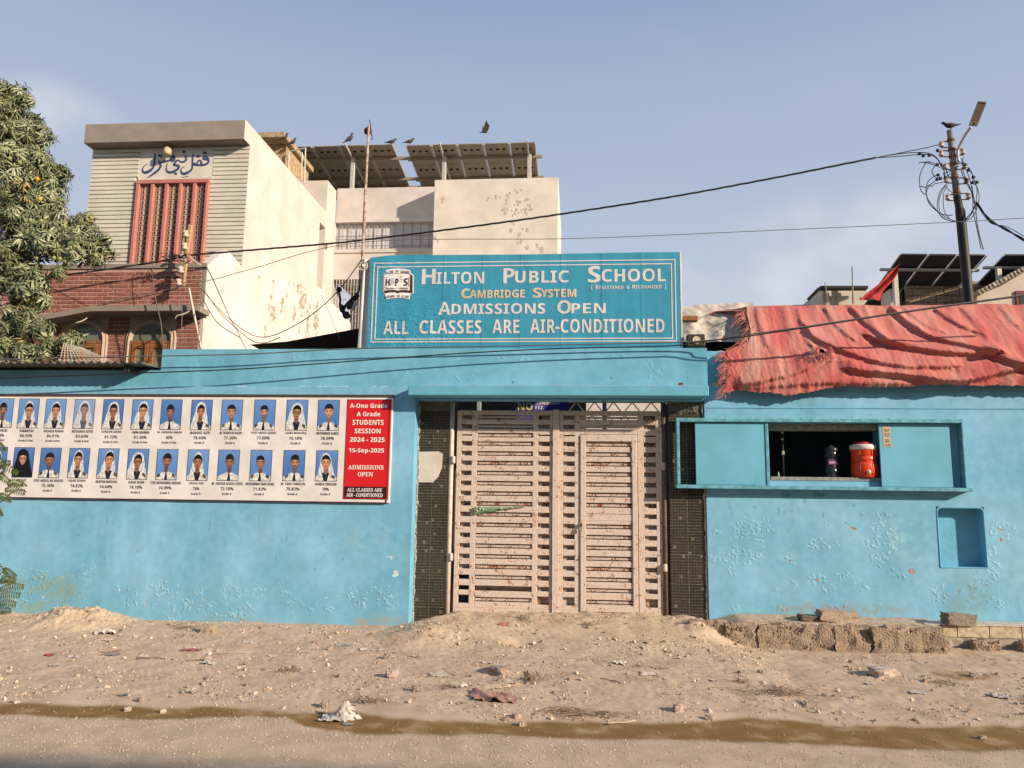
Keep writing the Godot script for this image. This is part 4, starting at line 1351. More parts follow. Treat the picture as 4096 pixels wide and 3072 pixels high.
# a small printed head-and-shoulders: 0 white scarf, 1 shirt and tie, 2 black scarf, 3 faded
func face_print(kind: int) -> ImageTexture:
	var w := 120
	var h := 152
	var im := Image.create(w, h, false, Image.FORMAT_RGB8)
	var n := FastNoiseLite.new()
	n.seed = rng.randi() % 9999
	n.frequency = 0.05
	n.fractal_octaves = 3
	var skin := Color(0.80, 0.58, 0.42).lerp(Color(0.56, 0.35, 0.23), rng.randf())
	var bgc := Color(0.25, 0.42, 0.68).lerp(Color(0.38, 0.57, 0.80), rng.randf())
	var hair := Color(0.08, 0.06, 0.055)
	var cx := 60.0 + rng.randf_range(-6, 6)
	var tilt := rng.randf_range(-0.10, 0.10)
	var k := rng.randf_range(0.92, 1.12)
	var fw := 22.0 * k * rng.randf_range(0.93, 1.07)
	var fh := 31.0 * k
	var fy := 60.0 + rng.randf_range(-3, 6)
	var shirt := Color(0.90, 0.90, 0.87)
	var navy := Color(0.11, 0.11, 0.19)
	var specs := rng.randf() < 0.35 and kind != 1
	var beard := kind == 1 and rng.randf() < 0.5
	var wide := rng.randf_range(0.85, 1.2)
	var quiff := rng.randf_range(0.0, 8.0)
	var board := rng.randf() < 0.7
	for y in h:
		for x in w:
			var g := n.get_noise_2d(x, y)
			var c := bgc.lightened(clampf(0.10 - y * 0.0012 + 0.05 * g, 0, 1))
			var dx := x - cx + (y - fy) * tilt * 0.6
			var dy := y - fy
			var sh := 106.0 + absf(x - cx) * 0.30 + (x - cx) * (x - cx) * 0.0022
			if kind != 1:
				var vw := (27.0 + maxf(0.0, y - 34.0) * 0.26) * wide
				var cap := Vector2(dx / (31.0 * wide), (y - fy + 12.0) / 40.0).length()
				if cap < 1.0 or (y > 44 and absf(dx) < vw):
					c = Color(0.86, 0.88, 0.89) if kind != 2 else Color(0.05, 0.05, 0.055)
					var fold := sin(absf(dx) * 0.42 + y * 0.05 + 4.0 * g)
					c = c.darkened(clampf(0.10 - 0.16 * fold, 0.0, 0.30)) if kind != 2 else c.lightened(maxf(0.0, fold * 0.05))
			if y > sh:
				c = shirt.darkened(clampf(0.06 + 0.22 * g + absf(x - cx) * 0.002, 0, 0.3)) if kind != 2 else Color(0.06, 0.06, 0.065)
				if kind == 1:
					if board and absf(absf(x - cx) - 44.0) < 9.0 and y < sh + 15: c = navy if fposmod(y + absf(x - cx), 5.0) > 1.6 else Color(0.72, 0.62, 0.28)
					if absf(x - cx) < 3.5 + maxf(0.0, (y - 116) * 0.16) and y > 110: c = navy
					if absf(absf(x - cx) - (y - 100) * 0.9) < 1.6 and y < 126: c = c.darkened(0.25)
				elif kind != 2:
					if absf(x - cx) < 24.0 - (y - 104) * 0.30 and y > 98: c = navy.lightened(maxf(0.0, g * 0.2))
					if absf(x - cx - 44) < 10.0 and y < sh + 16: c = Color(0.70, 0.6, 0.28) if fposmod(y + x, 6.0) > 3.0 else navy
			if kind != 2:
				if absf(dx) < 11.5 and y > fy + 16 and y < 114: c = skin.darkened(0.32)
				if kind != 1 and y >= 102 and y < 122 and absf(x - cx) < (122 - y) * 0.62: c = skin.darkened(0.22)
				if Vector2(dx / (fw + 3.0), (dy + 7.0) / (fh + 2.0)).length() < 1.0 and dy < 4: c = hair
			if kind == 1 and Vector2(dx / (fw + 3.0), (dy + 17.0) / (21.0 + quiff)).length() < 1.0: c = hair.lightened(maxf(0.0, 0.10 * sin(dx * 0.9)))
			if kind == 1 and absf(absf(dx) - fw - 1.5) < 2.6 and absf(dy - 1.0) < 6.0: c = skin.darkened(0.15)
			var fd := Vector2(dx / (fw if dy < 0 else fw * (1.0 - 0.010 * dy)), dy / fh).length()
			if fd < 1.0 and dy > -fh * (0.56 if kind == 1 else 0.66) + absf(dx) * (0.28 if kind != 1 else 0.05):
				var lit := 0.10 * exp(-pow(dx / 6.0, 2.0)) + 0.12 * exp(-pow((dy + 12.0) / 8.0, 2.0)) - 0.26 * pow(fd, 4.0) + 0.08 * g
				lit += 0.10 * exp(-pow((absf(dx) - 11.0) / 5.0, 2.0) - pow((dy - 6.0) / 6.0, 2.0))
				c = skin.lightened(lit) if lit > 0 else skin.darkened(-lit)
				var ex := absf(dx) - 9.4
				c = c.darkened(0.42 * exp(-pow(ex / 5.5, 2.0) - pow((dy + 2.0) / 4.2, 2.0)))
				if absf(ex) < 5.4 and absf(dy + 8.5 - absf(ex) * 0.15) < 1.4: c = hair.lightened(0.06)
				if absf(ex) < 3.6 and absf(dy + 2.0) < 1.7: c = Color(0.80, 0.76, 0.72) if absf(ex) > 1.7 else hair
				c = c.darkened(0.30 * exp(-pow(dx / 4.5, 2.0) - pow((dy - 10.5) / 2.2, 2.0)))
				if absf(dx) < 7.5 and absf(dy - 17.5 + 0.02 * dx * dx) < 2.0: c = Color(0.50, 0.25, 0.21).lerp(skin, 0.25)
				c = c.darkened(0.18 * exp(-pow(dx / 8.0, 2.0) - pow((dy - 22.0) / 2.0, 2.0)))
				if beard and absf(dx) < 8.5 and absf(dy - 13.6) < 1.5: c = hair.lightened(0.08)
				if beard and fd > 0.80 and dy > 8: c = c.darkened(0.35)
				if specs and absf(Vector2(ex, dy + 2.0).length() - 7.2) < 0.9: c = hair
			if kind == 3: c = c.lerp(Color(0.66, 0.68, 0.76), 0.35)
			im.set_pixel(x, y, c)
	im.resize(60, 76, Image.INTERPOLATE_LANCZOS)
	return ImageTexture.create_from_image(im)
func b2(x: float, y: float, z: float) -> Vector3:
	return pz(2650 + x * 0.6537, 1640 + y * 0.6537, z)
func b3(x: float, y: float, z: float) -> Vector3:
	return pz(3050 + x * 0.2486, 1650 + y * 0.2486, z)
func build_kiosk() -> void:
	var zf := -0.06
	var t := thing("hatch_frame", "shallow blue timber frame of the serving hatch with a projecting sill", "frame", Vector3(3.3, 1.75, 0.06))
	var x0 := 1.738
	var x1 := 5.007
	var y0 := 1.804
	var y1 := 2.591
	var bt := mat(lin(0.14, 0.41, 0.52), 0.6, 1.0, 0.1, "worn")
	plank("head", x0, x1, y1 - 0.045, y1, zf, 0.118, bt, t)
	plank("sill", x0 - 0.012, x1 + 0.05, y0 - 0.045, y0 - 0.001, zf + 0.008, 0.126, bt, t)
	plank("jamb", x0, x0 + 0.035, y0, y1 - 0.046, zf, 0.118, bt, t)
	plank("jamb", x1 - 0.02, x1, y0, y1 - 0.046, zf, 0.118, bt, t)
	plank("inner_ledge", 2.84, 4.11, 1.867, 1.911, -0.18, 0.22, mat(lin(0.30, 0.33, 0.28), 0.8, 2.0, 0.2, "worn"), t)
	plank("inner_head", 2.84, 4.11, 2.47, 2.54, -0.20, 0.2, mat(lin(0.30, 0.33, 0.28), 0.8, 2.0, 0.2, "worn"), t)
	var st := mb(true)
	rng.seed = 5
	for p in [[362, 45], [552, 45], [740, 45], [940, 45], [1170, 45], [1400, 45], [1800, 47]]:
		var q := b2(p[0], p[1], zf)
		lump(st, Vector3(0.035, 0.012, 0.012), Transform3D(Basis(), Vector3(q.x, y1 + 0.003, zf - 0.01)), 0.3, int(p[0]), 2, 0.2)
	obj("nail_head", st, mat(lin(0.5, 0.55, 0.5), 0.6, 3.0), t)
	# sliding shutters
	for k in 2:
		var a := b2([205, 1343][k], 455, -0.11).x
		var b := b2([636, 1780][k], 455, -0.11).x
		var s := thing("shutter", "blue sheet shutter slid to the pillar side of the hatch" if k == 0 else "blue sheet shutter with paper price notes beside the cooler", "shutter", Vector3((a + b) * 0.5, y0, 0.06), "sliding shutters of the hatch")
		plank("panel", a, b, y0 + 0.002, y1 - 0.05, -0.095 - 0.02 * k, 0.018, M.shutter, s)
		if k == 0:
			plank("edge_strip", b + 0.001, b + 0.036, y0 + 0.002, y1 - 0.05, -0.085, 0.03, bt, s)
	# price notes
	for k in 2:
		var c0 := b3([1935, 1948][k], [375, 552][k], -0.112)
		var c1 := b3([2056, 2066][k], [228, 392][k], -0.112)
		var n := thing("price_note", "paper price note for fifty pasted higher on the blue shutter" if k == 0 else "paper price note for thirty pasted just under the other note", "note", Vector3(c0.x, c0.y, -0.114), "handwritten price notes")
		st = mb()
		bb(st, Vector3(c0.x, c0.y, -0.1145), Vector3(c1.x, c1.y, -0.1128), 0.0003)
		obj("paper", st, mat(lin(0.55, 0.42, 0.26), 0.8, 4.0), n)
		var pen := plain(lin(0.06, 0.04, 0.03), 0.7)
		var h := c1.y - c0.y
		letters(["50/-", "30/-"][k], Vector3(c0.x + 0.014, c0.y + h * 0.42, -0.112), Vector3(c1.x - 0.004, c1.y - h * 0.22, -0.112), pen, n, "writing", "Droid Sans", 400)
		letters(["19LTR", "12LTR"][k], Vector3(c0.x + 0.012, c0.y + h * 0.04, -0.112), Vector3(c1.x - 0.01, c0.y + h * 0.28, -0.112), pen, n, "writing", "Droid Sans", 400)
	# water cooler
	var base := b3(1645, 1095, -0.28)
	base.y = 1.912
	var px_m := (b3(1840, 1000, -0.28).x - b3(1430, 1000, -0.28).x) * 0.5
	var top := b3(1620, 478, -0.28).y
	var hh := top - base.y
	var c := thing("water_cooler", "orange-red water cooler with white lid on the hatch ledge", "cooler", base)
	var r := px_m * 1.02
	var body := plain(lin(0.62, 0.055, 0.015), 0.32)
	st = mb(true)
	lathe(st, base, [Vector2(0, 0.0), Vector2(r * 0.86, 0.0), Vector2(r * 0.93, 0.012), Vector2(r * 0.985, 0.05), Vector2(r, hh * 0.2), Vector2(r * 0.975, hh * 0.36), Vector2(r * 0.93, hh * 0.425), Vector2(r * 0.915, hh * 0.43), Vector2(r * 0.915, hh * 0.445), Vector2(r * 0.93, hh * 0.45), Vector2(r * 0.945, hh * 0.575), Vector2(r * 0.93, hh * 0.58), Vector2(r * 0.93, hh * 0.59), Vector2(r * 0.95, hh * 0.6), Vector2(r * 0.96, hh * 0.78)], 36)
	obj("body", st, body, c)
	st = mb(true)
	for a in [-0.62, 0.35, 0.95]:
		for seg in [[0.07, 0.40], [0.62, 0.77]]:
			var d := Vector3(sin(a), 0, cos(a))
			tube(st, [base + d * r * 0.985 + Vector3.UP * hh * seg[0], base + d * r * 0.965 + Vector3.UP * hh * seg[1]], 0.008, 6)
	obj("rib", st, body, c)
	st = mb(true)
	lathe(st, base, [Vector2(r * 0.9, hh * 0.775), Vector2(r * 1.0, hh * 0.775), Vector2(r * 1.03, hh * 0.80), Vector2(r * 1.03, hh * 0.86), Vector2(r * 0.98, hh * 0.915), Vector2(r * 0.88, hh * 0.93), Vector2(0.0, hh * 0.93)], 36)
	obj("lid", st, plain(lin(0.62, 0.55, 0.50), 0.35), c)
	st = mb(true)
	lathe(st, base, [Vector2(r * 0.72, hh * 0.925), Vector2(r * 0.72, hh * 0.985), Vector2(r * 0.66, hh), Vector2(0.0, hh)], 36)
	obj("cap", st, plain(lin(0.30, 0.02, 0.02), 0.35), c)
	st = mb(true)
	lathe(st, base + Vector3(-0.002, hh * 0.155, r * 0.98), [Vector2(0, 0.03), Vector2(0.012, 0.03), Vector2(0.014, 0.008), Vector2(0.024, 0.006), Vector2(0.024, 0.0), Vector2(0, 0)], 14, Basis(Vector3.RIGHT, PI / 2))
	obj("tap", st, plain(lin(0.6, 0.55, 0.48), 0.35), c)
	# dark water bottle behind
	base = b3(1120, 1070, -0.36)
	base.y = 1.912
	var bt2 := thing("water_bottle", "big dark ribbed water bottle with a violet label in the hatch", "bottle", base)
	r = (b3(1215, 800, -0.48).x - b3(1010, 800, -0.48).x) * 0.52
	hh = b3(1100, 552, -0.48).y - base.y
	st = mb(true)
	var prof := [Vector2(0, 0), Vector2(r * 0.92, 0)]
	for k in 21:
		var f := k / 20.0
		var rr := r * (0.97 + 0.06 * cos(f * TAU * 5.0))
		if f > 0.36 and f < 0.66: rr = r * 0.9
		prof.append(Vector2(rr, hh * (0.02 + 0.88 * f)))
	prof.append_array([Vector2(r * 0.85, hh * 0.95), Vector2(r * 0.4, hh * 0.985), Vector2(r * 0.3, hh * 1.02), Vector2(0, hh * 1.02)])
	lathe(st, base, prof, 28)
	obj("body", st, plain(lin(0.03, 0.032, 0.04), 0.25), bt2)
	st = mb()
	var lb := base + Vector3(0, 0, r * 0.93)
	bb(st, lb + Vector3(-r * 0.75, hh * 0.41, -0.01), lb + Vector3(r * 0.6, hh * 0.56, 0.004), 0.002)
	var label := obj("label", st, plain(lin(0.04, 0.02, 0.14), 0.4), bt2)
	st = mb()
	bb(st, lb + Vector3(-r * 0.72, hh * 0.413, 0.0042), lb + Vector3(r * 0.58, hh * 0.44, 0.006), 0.0008)
	bb(st, lb + Vector3(-r * 0.72, hh * 0.53, 0.0042), lb + Vector3(r * 0.2, hh * 0.55, 0.006), 0.0008)
	obj("stripe", st, plain(lin(0.45, 0.12, 0.25), 0.4), label)
	letters("FORTEN", lb + Vector3(-r * 0.62, hh * 0.45, 0.005), lb + Vector3(r * 0.5, hh * 0.50, 0.005), M.white_print, label)
	# hanging chain of small pieces and a little bottle on the ledge
	var ch := thing("hanging_rod", "dark rod with pale clips hanging inside the hatch", "rod", b3(330, 1060, -0.38))
	st = mb(true)
	tube(st, [b3(318, 240, -0.38), b3(330, 640, -0.38), b3(345, 1065, -0.38)], 0.009, 6)
	obj("rod", st, plain(lin(0.03, 0.03, 0.03), 0.5), ch)
	for p in [[318, 270, 26], [318, 320, 30], [320, 430, 32], [331, 650, 58]]:
		st = mb()
		bevel_box(st, Vector3(0.03, p[2] * 0.0008, 0.024), 0.004, Transform3D(Basis(), b3(p[0], p[1], -0.37)))
		obj("clip", st, mat(lin(0.42, 0.38, 0.24), 0.6, 4.0), ch)
	base = b3(260, 1068, -0.30)
	base.y = 1.912
	st = mb(true)
	lathe(st, base, [Vector2(0, 0), Vector2(0.012, 0), Vector2(0.013, 0.03), Vector2(0.006, 0.045), Vector2(0.005, 0.06), Vector2(0, 0.062)], 10)
	meta(obj("small_bottle", st, plain(lin(0.35, 0.32, 0.22), 0.4)), "tiny pale bottle standing on the hatch ledge", "bottle")

func b1(x: float, y: float, z: float) -> Vector3:
	return pz(2650 + x * 0.6537, 1150 + y * 0.6537, z)
func build_tarp() -> void:
	# what the tarpaulin hangs over: a row of stacked boards and an old pale sheet
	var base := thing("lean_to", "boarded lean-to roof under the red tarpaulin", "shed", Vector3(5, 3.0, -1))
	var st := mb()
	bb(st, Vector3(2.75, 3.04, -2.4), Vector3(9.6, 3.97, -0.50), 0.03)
	bb(st, Vector3(1.90, 3.04, -2.4), Vector3(2.749, 3.86, -0.62), 0.03)  # extension added as dark filler for the shaded gap behind the pale sheet
	obj("boarding", st, M.near_black, base)
	var cloth := FastNoiseLite.new()
	cloth.seed = 8
	cloth.frequency = 0.8
	cloth.fractal_octaves = 3
	# the hem of the cloth along its length, from the photograph
	var hem := []
	for p in [[330, 655], [460, 632], [600, 640], [780, 660], [900, 640], [1100, 603], [1450, 610], [1700, 596], [1900, 600], [2212, 602], [2700, 605], [3900, 605]]:
		var q := b1(p[0], p[1], -0.06)
		hem.append([q.x, q.y])
	var hem_y := func(x: float) -> float:
		for i in hem.size() - 1:
			if x <= hem[i + 1][0]: return lerpf(hem[i][1], hem[i + 1][1], clampf((x - hem[i][0]) / (hem[i + 1][0] - hem[i][0]), 0, 1))
		return 3.0
	# sagging folds: lines (in photograph) from upper left, sweeping down to the right
	var folds := [[[870, 90, 880, 240, 905, 340], 0.05], [[1050, 90, 1085, 200, 1150, 290], 0.05], [[1215, 90, 1290, 220, 1370, 330, 1460, 350], 0.09], [[1470, 100, 1540, 200, 1640, 290, 1830, 350, 2000, 400], 0.13], [[1540, 90, 1620, 190, 1700, 250], 0.05], [[1750, 100, 1830, 190, 1900, 240], 0.06], [[1900, 80, 1950, 170, 1975, 270], 0.04], [[1290, 100, 1310, 200, 1360, 320], 0.04], [[905, 250, 960, 320, 1200, 430, 1450, 490, 1730, 490], 0.11], [[1290, 300, 1480, 360, 1720, 400, 1990, 410], 0.15], [[480, 600, 760, 540, 930, 470, 960, 440], 0.10], [[1150, 510, 1450, 540, 1700, 580, 1900, 560, 2212, 480], 0.16], [[480, 620, 900, 590, 1300, 590, 1800, 600], 0.06], [[1990, 410, 2120, 470, 2300, 520], 0.15], [[610, 90, 620, 250, 640, 350], 0.03], [[780, 90, 790, 250], 0.03], [[2160, 90, 2200, 200], 0.04]]
	var lines := []
	for f in folds:
		var l := []
		for k in range(0, f[0].size(), 2):
			l.append(b1(f[0][k], f[0][k + 1], -0.12))
		var cv := curve(l, 5)
		var fl := PackedVector2Array()
		for p in cv: fl.append(Vector2(p.x, p.y))
		lines.append([fl, f[1]])
	st = mb(true)
	var g := []
	var nv := 96
	var nu := 380
	for j in nv + 1:
		var v := float(j) / nv
		var row := []
		for i in nu + 1:
			var u := float(i) / nu
			var x := lerpf(2.28, 9.6, pow(u, 1.25))
			var y1 := 4.055 + 0.02 * cloth.get_noise_1d(x * 2.0) - 0.05 * clampf(1.0 - (x - 2.28) / 0.35, 0, 1)
			var q := Vector3(x, 0, 0)
			if v < 0.12:   # over the flat top
				var s := v / 0.12
				q.y = y1 + 0.015 * sin(s * PI) + 0.01 * cloth.get_noise_2d(x * 3.0, s * 3.0)
				q.z = lerpf(-1.7, -0.46, s)
			else:
				var s := (v - 0.12) / 0.88
				var yb: float = hem_y.call(x)
				q.y = lerpf(y1, yb, s)
				var belly := 0.30 * smoothstep(0.0, 0.75, s) + 0.09 * sin(s * PI)
				q.z = -0.44 + belly + 0.10 * smoothstep(0.5, 1.0, s)
				var amp := 0.0
				for l in lines:
					var best := 9.0
					var fl: PackedVector2Array = l[0]
					var sgn := 1.0
					var p2 := Vector2(q.x, q.y)
					if q.x > fl[0].x - 0.5 and q.x < fl[-1].x + 0.5 or fl[-1].x < fl[0].x:
						for e in fl.size() - 1:
							var cp := Geometry2D.get_closest_point_to_segment(p2, fl[e], fl[e + 1])
							var dd := cp.distance_to(p2)
							if dd < best:
								best = dd
								sgn = signf((fl[e + 1] - fl[e]).cross(p2 - cp))
					if best < 0.25:
						# a ridge with a steep fall on its lower side
						amp += l[1] * (exp(-pow(best / (0.028 if sgn < 0 else 0.10), 2.0)) - 0.30 * exp(-pow((best - 0.06) / 0.035, 2.0)) * (1.0 if sgn < 0 else 0.0))
				q.z += amp * smoothstep(0.0, 0.08, s) * 0.42
				q.z += 0.012 * cloth.get_noise_2d(x * 7.0, q.y * 1.4) + 0.009 * absf(cloth.get_noise_2d(x * 26.0, q.y * 3.0)) + 0.004 * cloth.get_noise_2d(x * 60.0, q.y * 16.0)
				for sy in [3.30, 3.72]:
					q.z += 0.010 * exp(-pow((q.y - sy - 0.03 * sin(x * 1.3)) / 0.010, 2.0))
				q.z = maxf(q.z, -0.14) if q.y < 3.06 else q.z
				q.y += (0.015 * cloth.get_noise_2d(x * 6.0, 3.0) + 0.018 * cloth.get_noise_2d(x * 30.0, 8.0)) * s
				q.x += 0.10 * (1.0 - smoothstep(0.0, 0.35, x - 2.28)) * (cloth.get_noise_1d(s * 9.0) + 0.9 * (0.7 - absf(s - 0.45)))
				if x < 2.75: q.x += (2.62 - 2.28) * (1.0 - smoothstep(2.28, 2.75, x)) * (1.0 - smoothstep(0.30, 0.60, s))
			row.append(q)
		g.append(row)
	var n := nv + 1
	var t := thing("tarpaulin", "faded red cloth tarpaulin draped in folds over the wall top", "tarpaulin", Vector3(5, 3.0, 0))
	# a ragged hole near its middle seam
	var hole := b1(968, 392, -0.1)
	for i in n - 1:
		for j in nu:
			var c: Array = [g[i][j], g[i][j + 1], g[i + 1][j + 1], g[i + 1][j]]
			var m: Vector3 = (c[0] + c[2]) * 0.5
			if Vector2((m.x - hole.x) / 0.035, (m.y - hole.y) / 0.03).length() < 1.0: continue
			for k in [0, 1, 2, 0, 2, 3]:
				var p: Vector3 = c[k]
				var top := 0.45 + 1.1 * cloth.get_noise_2d(p.x * 2.5, p.y * 1.2)
				var bl := clampf(top, 0, 1) * (0.9 if p.x < 3.2 else 0.6)
				var col := Color(0.47, 0.125, 0.115).lerp(Color(0.50, 0.29, 0.24), bl)
				st.set_color(col)
				st.add_vertex(p)
	var cm := StandardMaterial3D.new()
	cm.vertex_color_use_as_albedo = true
	cm.roughness = 0.9
	cm.metallic_specular = 0.2
	cm.uv1_triplanar = true
	cm.uv1_world_triplanar = true
	cm.uv1_scale = Vector3.ONE * 0.9
	cm.albedo_texture = noise_tex("soft", 0.006, 6, Color(0.94, 0.94, 0.935), Color(1, 1, 1))
	cm.heightmap_enabled = true
	cm.heightmap_texture = noise_tex("crumple", 0.02, 5, Color(0, 0, 0), Color(1, 1, 1), 512, FastNoiseLite.TYPE_CELLULAR, 0.0, 1.0)
	cm.heightmap_scale = 0.6
	M.red_cloth = cm
	obj("cloth", st, cm, t)
	# frayed threads at the torn left edge and round the hole
	rng.seed = 17
	st = mb()
	for k in 420:
		var a: Vector3
		var d: Vector3
		if k < 300:
			var s := rng.randf()
			var row: Array = g[int(lerpf(10, n - 1, s))]
			a = row[rng.randi() % 5]
			d = Vector3(rng.randf_range(-0.14, 0.05), rng.randf_range(-0.12, 0.03), rng.randf_range(-0.02, 0.07))
		else:
			var an := rng.randf() * TAU
			a = hole + Vector3(cos(an) * 0.06, sin(an) * 0.05, 0.16)
			a.z = -0.02 + rng.randf_range(-0.02, 0.06)
			d = Vector3(cos(an) * 0.04, sin(an) * 0.03 - 0.03, rng.randf_range(0.0, 0.05))
		var b := a + d * 0.5 + Vector3(rng.randf_range(-0.02, 0.02), rng.randf_range(-0.02, 0.02), 0.01)
		tube(st, [a, b, a + d + Vector3(0, -0.02, 0)], 0.0022, 3, false)
	obj("fringe", st, mat(lin(0.55, 0.20, 0.17), 0.9, 2.0), t)
	# grey-white old tarpaulin showing at the left end
	var o := thing("pale_tarpaulin", "crumpled grey-white tarpaulin beside the end of the school sign", "tarpaulin", b1(380, 320, -0.3))
	st = mb(true)
	g = []
	for j in 27:
		var v := j / 26.0
		var row := []
		for i in 31:
			var u := i / 30.0
			var tl := b1(112, 112, -0.58)
			var trr := b1(560, 85, -0.58)
			var bl := b1(130, 335, -0.45)
			var brr := b1(540, 332, -0.45)
			var p := tl.lerp(trr, u).lerp(bl.lerp(brr, u), v)
			p.z = lerpf(-0.60, -0.46, v) + 0.03 * cloth.get_noise_2d(u * 5.0, v * 4.0) + 0.035 * pow(absf(sin(u * 7.0 + v * 1.2)), 6.0) * (0.4 + v)
			row.append(p)
		g.append(row)
	sheet(st, g, Vector3.BACK)
	obj("cloth", st, mat(lin(0.58, 0.55, 0.50), 0.7, 0.9, 0.1, "worn"), o)
	st = mb()
	var q0 := b1(120, 190, -0.25)
	bb(st, q0 + Vector3(0, -0.03, -0.1), q0 + Vector3(0.19, 0.03, 0.02), 0.005)
	obj("timber_end", st, M.wood, o)
	# torn pale rag under the fringe
	st = mb(true)
	g = []
	for j in 9:
		var row := []
		for i in 6:
			var p := b1(lerpf(400, 470, i / 5.0) - j * 11.0 * (1.0 - i / 9.0) + 9.0 * sin(j * 2.1 + i * 0.7), lerpf(470, 610 - 12.0 * absf(i - 2.0) + 14.0 * sin(i * 2.7), j / 8.0), -0.10)
			p.z = -0.10 + 0.04 * sin(j * 1.3 + i * 1.1)
			row.append(p)
		g.append(row)
	sheet(st, g, Vector3.BACK)
	obj("torn_rag", st, mat(lin(0.45, 0.38, 0.30), 0.9, 2.0, 0.3, "worn"), o)
	# caged lamp on the corner
	var lc := b1(207, 322, -0.05)
	var lt := thing("caged_lamp", "round lamp in a dark perforated housing at the sign's end", "lamp", Vector3(lc.x, 3.43, -0.1))
	st = mb()
	bevel_box(st, Vector3(0.215, 0.155, 0.10), 0.012, Transform3D(Basis(), lc + Vector3(0, 0, -0.055)))
	var hs := obj("housing", st, mat(lin(0.10, 0.085, 0.06), 0.7, 3.0, 0.0, "worn"), lt)
	st = mb()
	for iy in 7:
		for ix in 10:
			var c := lc + Vector3((ix - 4.5 + 0.5 * (iy % 2)) * 0.021, (iy - 3) * 0.021, -0.003)
			if (c - lc).length() < 0.052 or absf(c.x - lc.x) > 0.098: continue
			bevel_box(st, Vector3(0.010, 0.010, 0.006), 0.002, Transform3D(Basis(Vector3.BACK, PI / 4), c))
	obj("perforations", st, M.near_black, hs)
	st = mb(true)
	lathe(st, lc + Vector3(0, 0, -0.006), [Vector2(0, 0.022), Vector2(0.02, 0.020), Vector2(0.035, 0.010), Vector2(0.036, 0.016), Vector2(0.046, 0.014), Vector2(0.048, 0.0)], 22, Basis(Vector3.RIGHT, PI / 2))
	obj("lens", st, plain(lin(0.62, 0.55, 0.38), 0.2), lt)
	st = mb()
	bb(st, Vector3(lc.x - 0.03, 3.43, -0.14), Vector3(lc.x + 0.03, lc.y - 0.07, -0.10), 0.004)
	obj("bracket", st, M.rust, lt)
func r2(x: float, y: float, z: float) -> Vector3:
	return pz(300 + x * 0.463, 400 + y * 0.463, z)
func r3(x: float, y: float, z: float) -> Vector3:
	return pz(1000 + x * 0.5877, 440 + y * 0.5877, z)
func r4(x: float, y: float, z: float) -> Vector3:
	return pz(x * 0.452, 950 + y * 0.452, z)
const SIDE := -6.65
